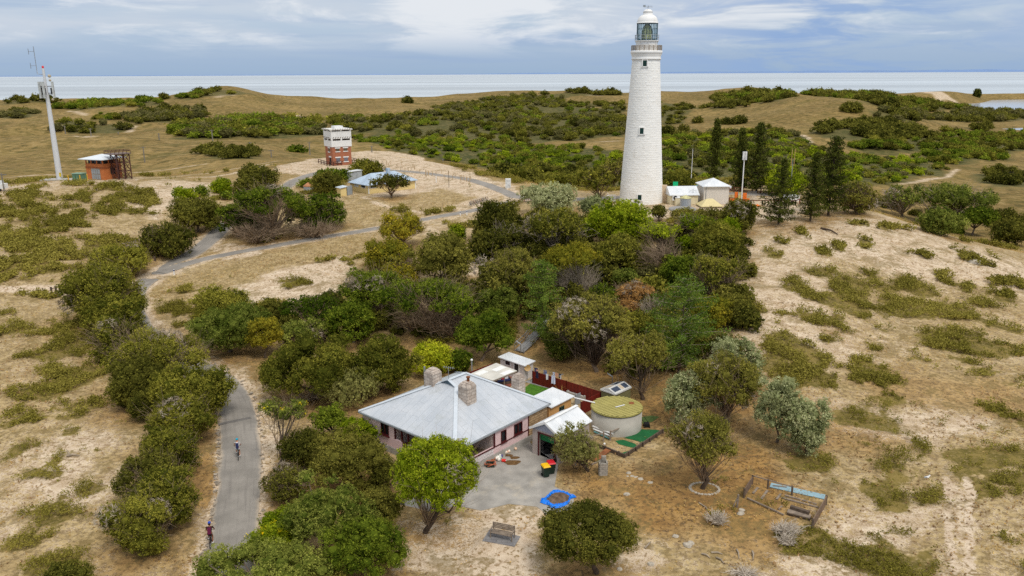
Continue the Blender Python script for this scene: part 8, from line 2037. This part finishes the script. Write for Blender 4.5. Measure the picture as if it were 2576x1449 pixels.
for i,(s0,s1,h_,col,lab) in enumerate(WASH):
 k=(-.4,0,.4)[i%3] if i not in (7,8) else (-.4,.4)[i-7];a,b=c0+(c1-c0)*s0+pv_*k,c0+(c1-c0)*s1+pv_*k;o=thing('hanging_cloth',lab,'laundry',(a+b)/2);t=MB();n=8
 for j in range(n):
  for q_ in range(4):
   P=lambda u,v: a+(b-a)*u+pv_*(.05*math.sin(u*9+i)*v)-np.array([0,0,h_*.85*v])
   t.poly([P(j/n,q_/4),P((j+1)/n,q_/4),P((j+1)/n,(q_+1)/4),P(j/n,(q_+1)/4)],smooth=True)
 t.build('cloth',plain('washing',S_(*col),.9,.06),o)
for k,x,y,yt,lab in (('O',218,165,62,'solar light on a grey pole behind the laundry shed'),('O',1183,480,405,'solar light on a grey pole behind the green shed')):
 p=at(*c(k,x,y));o=thing('solar_light',lab,'lamp',p);hz_=zrow(p,c(k,0,yt)[1]);MB().tube([p-[0,0,.3],(p[0],p[1],hz_)],.05,8).build('pole',STEEL,o);MB().box((p[0]-.25,p[1],hz_+.1),(.7,.35,.06),M=Matrix.Rotation(R(35),3,'Y')).build('panel',plain('solar_panel',S_(170,174,180),.3),o)
for k,x,y,h_,lab in (('N',1287,420,2.2,'white lamp post beside the patio roof'),): p=G(k,x,y+60);o=thing('lamp_post',lab,'lamp',p);MB().tube([p,p+[0,0,2.6]],.06,8).build('post',GREYP,o);MB().ball(p+[0,0,2.7],.14,8).build('globe',WHITEP,o)
sp_=[at(*c('H',60,1055)),at(*c('H',150,975)),at(*c('H',175,940)),at(*c('H',225,890)),at(*c('H',250,850)),at(*c('H',320,790))]
o=thing('stairway','concrete stairway with pipe handrails climbing into the trees','stairs',sp_[0]);n_s=0
for i,(a,b) in enumerate(zip(sp_[:-1],sp_[1:])):
 d=b-a;ln_=np.linalg.norm(d[:2]);rz=math.atan2(d[1],d[0])
 if i%2==0: MB().bar(a+[0,0,.12],b+[0,0,.14],1.3,.14).build('landing',CONCG,o)
 else:
  n=4
  for j in range(n): q_=a+d*(j+.5)/n;MB().box(q_+[0,0,.1+.06*j],(ln_/n*.98,1.3,.3),rz).build('step',CONC,o)
for s in (-.68,.68):
 t=MB()
 for a,b in zip(sp_[:-1],sp_[1:]):
  d=b-a;nn=np.array([-d[1],d[0],0])/np.linalg.norm(d[:2]);t.bar(a+nn*s+[0,0,1.05],b+nn*s+[0,0,1.1],.06);t.bar(a+nn*s,a+nn*s+[0,0,1.05],.06);t.bar(a+nn*s+[0,0,.6],b+nn*s+[0,0,.6],.04)
 t.build('handrail',STEEL,o)
rz_=.6
MESHP=plain('old_boarding',S_(120,100,84),.9,.35,4,.5,18)
cA,cB,cC,cD=G('L',1920,800,rz_),G('L',1988,690,rz_),G('M',478,860,rz_),G('M',365,1060,rz_)
o=thing('ruined_pen','broken rectangular pen of weathered boards and posts on the dry slope','pen',(cA+cC)/2)
for a,b,h_,nm in ((cA,cB,.75,'side_panel'),(cD,cC,.8,'side_panel')): t=MB();wall(t,a,b,rz_-.05,rz_+h_,(),.06);t.build(nm,MESHP if nm else WOOD,o)
for q_ in (cA,cB,cC,cD,cB+(cC-cB)*.22,cB+(cC-cB)*.55): MB().box(q_+[0,0,.35],(.12,.12,.95)).build('post',WOODD,o)
t=MB();t.bar(cB+[0,0,.78],cB+(cC-cB)*.55+[0,0,.74],.07);t.bar(cA+(cD-cA)*.05+[0,0,.1],cA+(cD-cA)*.6+[0,0,.1],.1);t.build('rail',WOOD,o)
def board(lab,k0,a,k1,b,w,h_,m=WOOD,z=.05,name='plank',cat='plank'):
 p0,p1=G(k0,*a,rz_),G(k1,*b,rz_);o=thing(name,lab,cat,(p0+p1)/2);MB().bar(p0+[0,0,z],p1+[0,0,z],w,h_).build('board',m,o);return o
board('pale blue sheet lying flat along the back of the ruined pen','M',(20,700),'M',(470,800),.75,.05,plain('pale_blue_sheet',S_(140,168,178),.5,.12),name='flat_sheet',cat='sheet')
board('grey stick lying on the pale blue sheet in the pen','M',(40,710),'M',(155,722),.1,.06,WOOD,.11)
board('longest plank crossing the ruined pen','M',(110,805),'M',(415,885),.16,.1);board('second long plank beside the longest in the ruined pen','M',(140,785),'M',(400,858),.16,.1)
board('short dark plank at the corner nearest the leaning post','L',(1995,770),'L',(2035,720),.18,.06);board('short pale plank in the middle of the pen end','L',(2065,815),'L',(2115,745),.18,.06);board('short thick stub between the long planks and the pale sheet','M',(70,820),'M',(105,775),.16,.08);board('small stub plank in the middle of the pen floor','M',(90,905),'M',(115,875),.14,.08)
p=G('M',255,960,rz_);d0=G('M',160,935,rz_);d1=G('M',350,985,rz_);o=thing('broken_seat','broken dark timber seat inside the ruined pen','bench',p);MB().bar(d0+[0,0,.25],d1+[0,0,.25],.5,.1).build('seat',WOOD,o);t=MB();t.bar(d0+[.3,.3,.42],d1+[0,.3,.42],.3,.24);t.build('backrest',WOODD,o);MB().bar(d0+[0,0,.1],d1+[0,0,.1],.4,.2).build('base',WOODD,o)
p=at(*c('L',1862,880));o=thing('leaning_post','single leaning old post with a stay beside the twig heap','post',p);MB().bar(p-[0,0,.2],p+[.05,0,1.1],.13).build('post',WOOD,o);MB().bar(p+[-.3,0,0],p+[.02,0,.95],.04).build('stay',STEEL,o)
for k,ft,bx,lab,n in (('L',(1695,1020),(1575,900,1810,1055),'spiky grey heap of dead sticks beside the leaning post',70),('M',(110,1110),(0,985,300,1160),'upper grey heap of dead sticks below the ruined pen',110),('M',(160,1190),(50,1090,245,1262),'lower fan of dead sticks below the ruined pen',80),('L',(1920,1449),(1760,1370,2090,1490),'heap of dead sticks cut by the bottom edge',70)):
 f_=c(k,*ft);b_=c(k,bx[0],bx[1])+c(k,bx[2],bx[3]);bare_shrub('stick_heap',lab,'stick heap',f_,b_,int(n*1.5),plain('silver_sticks',S_(188,176,160),.9,.25,2,.2,12),.04,zmin=.0,fork=1,k=(.5,1.1))
def stone(lab,p,r_,group=None,m=plain('pale_stone',S_(176,166,150),.9,.2,4,.4),name='stone',g=np.random.default_rng(12)):
 o=thing(name,lab,'stone',p,0,group);t=MB();prof=[(.05,-.3),(.8,-.25),(1.0,.1),(.75,.5),(.05,.62)];b=len(t.v);t.lathe([(a*r_,z*r_) for a,z in prof],(0,0,0),9,smooth=False)
 t.v=[(p[0]+x*(1+.25*g.normal()*.6)*1.1,p[1]+y*(1+.2*g.normal()*.6),p[2]+z) for x,y,z in t.v];t.build('rock',m,o)
for x,y,r_ in ((966,600,.2),(997,630,.22),(1028,640,.26),(1030,655,.2),(1068,660,.34),(1110,672,.26),(1147,690,.36),(1195,700,.3),(1190,716,.22),(958,628,.14),(935,660,.12)): stone('pale stone in the broken line across the dry grass',G('L',x,y,.15),r_,'stones in the line across the grass')
for i in range(26):
 a=2*math.pi*i/26;p=at(1772,1229);stone('pale stone in the ring round the stout tree',np.array([p[0]+1.15*math.cos(a),p[1]+1.0*math.sin(a),float(gz(p[0]+1.15*math.cos(a),p[1]+math.sin(a)))]),.13,'stones ringing the stout tree')
stone('big white boulder alone on the upper sand slope',at(*c('I',1716,318)),1.0);stone('pale stone on the sand below the dark round tree',at(*c('L',1150,1355)),.25)
for x,y,r_ in ((1900,905,.22),(1895,935,.25),(1460,1200,.3),(1480,1180,.26),(1440,1192,.24),(1355,1122,.22),(950,775,.24),(890,1395,.2)): stone('loose pale stone scattered on the dry slope',at(*c('L',x,y)),r_,'loose stones on the dry slope')
g4=np.random.default_rng(4)
o=thing('fallen_branch','dark fallen branch lying on the upper sand slope','branch',at(*c('E',440,1320)));a,b=at(*c('E',385,1297)),at(*c('E',505,1340));MB().tube([a+[0,0,.15],(a+b)/2+[.2,0,.3],b+[0,0,.12]],[.2,.16,.08],7).build('limb',BARKD,o)
for x0,y0,x1,y1,lab in ((1570,1270,1640,1305,'grey fallen stick beside the small hollow'),(1650,1260,1745,1275,'grey fallen stick below the small hollow'),(1690,1300,1755,1350,'forked grey stick on the lower slope'),(1860,1235,1880,1310,'flat grey board on the lower slope'),(1990,1250,1995,1320,'thin stick standing pale on the lower slope'),(1100,1225,1150,1170,'stick lying beside the dark round tree'),(1550,850,1640,930,'long bare stick above the spiky heap')):
 a,b=at(*c('L',x0,y0)),at(*c('L',x1,y1));o=thing('fallen_stick',lab,'branch',(a+b)/2);MB().tube([a+[0,0,.06],(a+b)/2+[.06,.04,.12],b+[0,0,.06]],[.07,.06,.03],6).build('limb',DEAD,o)
p=at(*c('J',590,460));o=thing('fallen_branch','pale fallen branch alone on the sandy field beside the hedge','branch',p);a,b=at(*c('J',555,462)),at(*c('J',660,458));MB().tube([a+[0,0,.1],(a+b)/2+[0,0,.2],b+[0,0,.08]],[.12,.08,.03],6).tube([(a+b)/2+[-.3,0,.2],(a+b)/2+[-.7,.3,.55]],[.07,.03],6).build('limb',DEAD,o)
for k,x,y,yt,lab in (('F',1444,412,372,'white guide post with a dark cap beside the road fork'),('B',1692,1165,1130,'white guide post on the side road near the bicycles'),('B',1747,1160,1130,'white guide post on the side road nearest the junction')):
 p=at(*c(k,x,y));hz_=max(zrow(p,c(k,0,yt)[1])-p[2],.9);o=thing('guide_post',lab,'post',p);MB().box(p+[0,0,hz_/2-.1],(.2,.14,hz_+.2)).build('post',WHITEP,o);MB().box(p+[0,0,hz_-.16],(.22,.16,.2)).build('band',plain('blue_black_band',S_(60,70,110),.5),o)
for i,(x,y) in enumerate(((430,575),(468,568),(497,556))): p=at(*c('F',x,y));o=thing('gate_post',('old timber post at the track end, farthest from the hedge','old timber post at the track end, middle one','old timber post at the track end, closest to the hedge')[i],'post',p);MB().box(p+[0,0,.5],(.22,.22,1.3)).build('post',WOODD,o)
o=thing('fence_rail','timber rail between the two farther posts at the track end','rail',at(*c('F',445,560)));MB().bar(at(*c('F',430,575))+[0,0,.9],at(*c('F',468,568))+[0,0,.9],.1,.12).build('rail',WOODD,o)
p=at(*c('F',1285,298));o=thing('stump_post','short dark timber stump beside the road at the wind-pruned tree','post',p);MB().box(p+[0,0,.35],(.3,.25,.9)).build('post',WOODD,o)
p=at(*c('B',2088,936));o=thing('white_cabinet','white roadside cabinet at the foot of the grassy dune','cabinet',p);MB().box(p+[0,0,1.1],(1.3,.9,2.3)).build('case',WHITEP,o);MB().box(p+[0,-.47,1.1],(1.0,.05,1.8)).build('door',plain('cabinet_door',S_(212,214,214),.5),o)
p=at(*c('B',1598,932));pole('thin_pole','thin brown pole standing in the dry grass inside the loop','pole',p,zrow(p,c('B',0,795)[1]),.07,.05,WOODD)
p=at(*c('B',1493,892));o=thing('marker_post','white marker post on the sand inside the loop road','post',p);MB().box(p+[0,0,.8],(.2,.2,1.8)).build('post',WHITEP,o)
for k,x,y,yt,lab in (('A',543,695,628,'pale power pole at the edge of the grove behind the phone mast'),('A',755,712,648,'power pole before the grove, second from the phone mast'),('A',980,698,676,'distant power pole at the grove end above the orange building'),('A',1319,745,688,'thin power pole on the bare slope between the groves'),('A',1763,766,660,'power pole in front of the large grove'),('A',2074,836,762,'power pole above the low dark clump'),('A',1200,932,800,'bare pole on the dry slope beside the orange building'),('B',447,662,556,'dark power pole close beside the brick tower'),('B',128,682,618,'power pole above the low dark clump nearest the tower'),('B',960,640,585,'green power pole behind the dune sand'),('A',36,1172,1018,'grey pole beside the white van'),('B',1548,715,690,'short pole at the thicket edge behind the dune')):
 p=at(*c(k,x,y));o=pole('power_pole',lab,'pole',p,zrow(p,c(k,0,yt)[1]),.0007*depth(p)+.05,.0005*depth(p)+.04,plain('grey_pole',S_(128,122,112),.8));zz_=zrow(p,c(k,0,yt)[1]);t=MB();t.bar((p[0]-1.1,p[1],zz_-.4),(p[0]+1.1,p[1],zz_-.4),.2);t.build('crossarm',plain('crossarm_grey',S_(120,116,108),.8),o)
for i in range(46):
 x=1030+g4.uniform(0,760);y=735+(x-1030)*.18+g4.uniform(-28,34)+(10 if x>1400 else 0)
 p=at(*c('B',x,y))
 o=bpy.data.objects.get('planting_stake')
 if o is None:
  o=MB().box((0,0,.55),(.12,.12,1.2)).build('planting_stake',plain('stake_wood',S_(180,156,120),.9));first=True
 else: o=o.copy();COL.objects.link(o)
 o.location=p;tag(o,'short wooden planting stake on the pale dune sand','stake','planting stakes on the dune')
p=at(*c('M',1316,652));o=thing('gull','white gull standing on the scrubby slope','bird',p);MB().lathe([(.01,-.22),(.07,-.12),(.1,0),(.07,.12),(.045,.2),(.055,.26),(.03,.31),(.005,.33)],(0,0,0),12);t=MB();t.tube([p+[-.2,0,.2],p+[-.08,0,.22],p+[.06,0,.24],p+[.14,0,.32],p+[.18,0,.4],p+[.24,0,.41]],[.02,.09,.1,.06,.055,.02],10);t.build('body',WHITEP,o);MB().tube([p+[-.26,.03,.2],p+[-.05,.07,.26]],[.02,.06],8).tube([p+[-.26,-.03,.2],p+[-.05,-.07,.26]],[.02,.06],8).build('wing',plain('gull_grey',S_(150,154,160),.7),o)
for s in (-.03,.03): MB().tube([p+[0,s,0],p+[0,s,.18]],.012,6).build('leg',plain('gull_leg',S_(190,70,50),.6),o)
MB().tube([p+[.23,0,.41],p+[.31,0,.395]],[.018,.004],6).build('beak',plain('gull_beak',S_(190,70,50),.6),o)
p=G('O',1545,940);o=thing('lawn_mower','dark lawn mower standing on the faded green matting','lawn mower',p);MB().box(p+[0,0,.25],(.5,.6,.25)).build('deck',BLACK,o);t=MB();[t.bar(p+[s,.25,.3],p+[s-.5,.7,.95],.03) for s in (-.2,.2)];t.bar(p+[-.7,.7,.95],p+[-.3,.7,.95],.03);t.build('handle',BLACK,o)
for x in (-.25,.25):
 for y in (-.25,.25): MB().tube([p+[x-.03,y,.1],p+[x+.03,y,.1]],.1,10).build('wheel',TYRE,o)
gS=np.random.default_rng(21)
CELL=np.gradient(rads)[None]*(RD*(azs[1]-azs[0]))
def scatter(W,n):
 w=(W*CELL).ravel();w=np.where(np.isfinite(w),w,0);cs=np.cumsum(w);k=np.searchsorted(cs,gS.uniform(0,cs[-1],n))
 i,j=np.divmod(k,NR_);i=np.clip(i+gS.uniform(-.5,.5,n),0,NA-1.01);j=np.clip(j+gS.uniform(-.5,.5,n),0,NR_-1.01)
 a=AZ0+(AZ1-AZ0)*i/(NA-1);r_=R0*(R1/R0)**(j/(NR_-1))
 X,Y=r_*np.sin(a),r_*np.cos(a);return np.stack([X,Y,gz(X,Y)],-1)
inview=(np.abs(np.arctan2(TX,TY))<R(38))*(RD>38)*(RD<300)
nz=fbm(TX,TY,1.6,3,91)
SW=np.clip((SCRUB-.18)*1.7,0,1)*inview*np.clip((nz+.35)*1.8,.06,1.6)*(ROADD>.5)
area=float((SW*CELL).sum());print('SCRUB AREA',area)
def scrub_cover():
 n=min(95000,int(area*11));P=scatter(SW/np.maximum(RD,60)**.6,n);d=np.hypot(P[:,0],P[:,1]);sc=np.clip(d/75,.8,3)
 lv=Leaves();D=norm(np.stack([gS.normal(0,.3,n),gS.normal(0,.3,n),np.ones(n)],-1));r_=gS.uniform(.2,.5,n)*sc**.6
 P[:,2]+=r_*.45+.22*np.clip(fbm(P[:,0],P[:,1],2.4,2,95),-.5,1)
 t0=np.clip(.45+.5*fbm(P[:,0],P[:,1],7,3,96)+gS.normal(0,.1,n),0,1)
 for lo,hi,ls in ((0,85,.17),(85,130,.26),(130,400,.42)):
  m=(d>=lo) & (d<hi)
  if m.any(): lv.tufts(P[m],D[m],r_[m],10,ls,t0[m],gS,.5,.9)
 lv.build('scrub_cover',LEAF['scrubl'],None,(0,0,0))['kind']='stuff'
def grass_cover():
 W=inview*np.clip(1.1-SCRUB*.5,.2,1)*(ROADD>.25)*np.clip(.45+.7*fbm(TX,TY,4.5,3,93)+.5*nz+STRAW*.5-SANDM*.25,.02,1.4)
 W=W*~inpoly(TX,TY,[pz(px,py,0)[:2] for px,py in [(900,1110),(905,1030),(1150,900),(1330,880),(1560,960),(1640,1080),(1400,1200),(1450,1290),(1150,1280),(1000,1290)]])
 n=42000;P=scatter(W/np.maximum(RD,50)**1.1,n);d=np.hypot(P[:,0],P[:,1]);sc=np.clip(d/75,.8,3)
 lv=Leaves();D=np.tile([0,0,1.0],(n,1));r_=gS.uniform(.08,.2,n)*sc
 P[:,2]+=.02
 t0=np.clip(.4+.5*fbm(P[:,0],P[:,1],9,3,97)+gS.normal(0,.18,n),0,1)
 m=gS.uniform(size=n)<np.clip(.25+.6*fbm(P[:,0],P[:,1],12,2,98),.05,.8)
 rm_=gz(P[:,0],P[:,1])*0
 for sel,nm,mat_ in ((~m,'dry_grass','straw'),(m,'leaf_litter_cover','litter')):
  lv=Leaves();lv.tufts(P[sel],D[sel],r_[sel],5,.15,t0[sel],gS,.35 if nm=='dry_grass' else .8,1.2,0,.2)
  lv.build(nm,LEAF[mat_],None,(0,0,0))['kind']='stuff'
def edge_rubble():
 V,Q,n=[],[],0
 ln,z,hw=ROADLINE['road'];t=np.gradient(ln,axis=0);t /= np.linalg.norm(t,axis=1)[:,None]
 cube=np.array([(-1,-1,-1),(1,-1,-1),(1,1,-1),(-1,1,-1),(-1,-1,1),(1,-1,1),(1,1,1),(-1,1,1)],float)
 fq=np.array([(3,2,1,0),(4,5,6,7),(0,1,5,4),(1,2,6,5),(2,3,7,6),(3,0,4,7)])
 for i in range(0,min(70,len(ln))):
  for k in range(5):
   s_=-1 if gS.uniform()<.75 else 1
   x,y=ln[i]+np.array([t[i,1],-t[i,0]])*s_*(hw+gS.normal(.12,.14))+t[i]*gS.uniform(-.5,.5)
   r_=gS.uniform(.05,.17);a=gS.uniform(0,6.28);q=cube*(r_,r_*gS.uniform(.5,1),r_*.5)+gS.normal(0,r_*.18,(8,3))
   q=np.stack([q[:,0]*math.cos(a)-q[:,1]*math.sin(a)+x,q[:,0]*math.sin(a)+q[:,1]*math.cos(a)+y,q[:,2]+float(gz(x,y))+r_*.3],-1)
   V.append(q);Q.append(fq+n);n+=8
 fast_mesh('roadside_rubble',np.concatenate(V),np.concatenate(Q),plain('rubble_stone',S_(158,146,130),.9,.35,3,.3),kind='stuff')
scrub_cover();grass_cover();edge_rubble()
SC.cycles.use_denoising=False
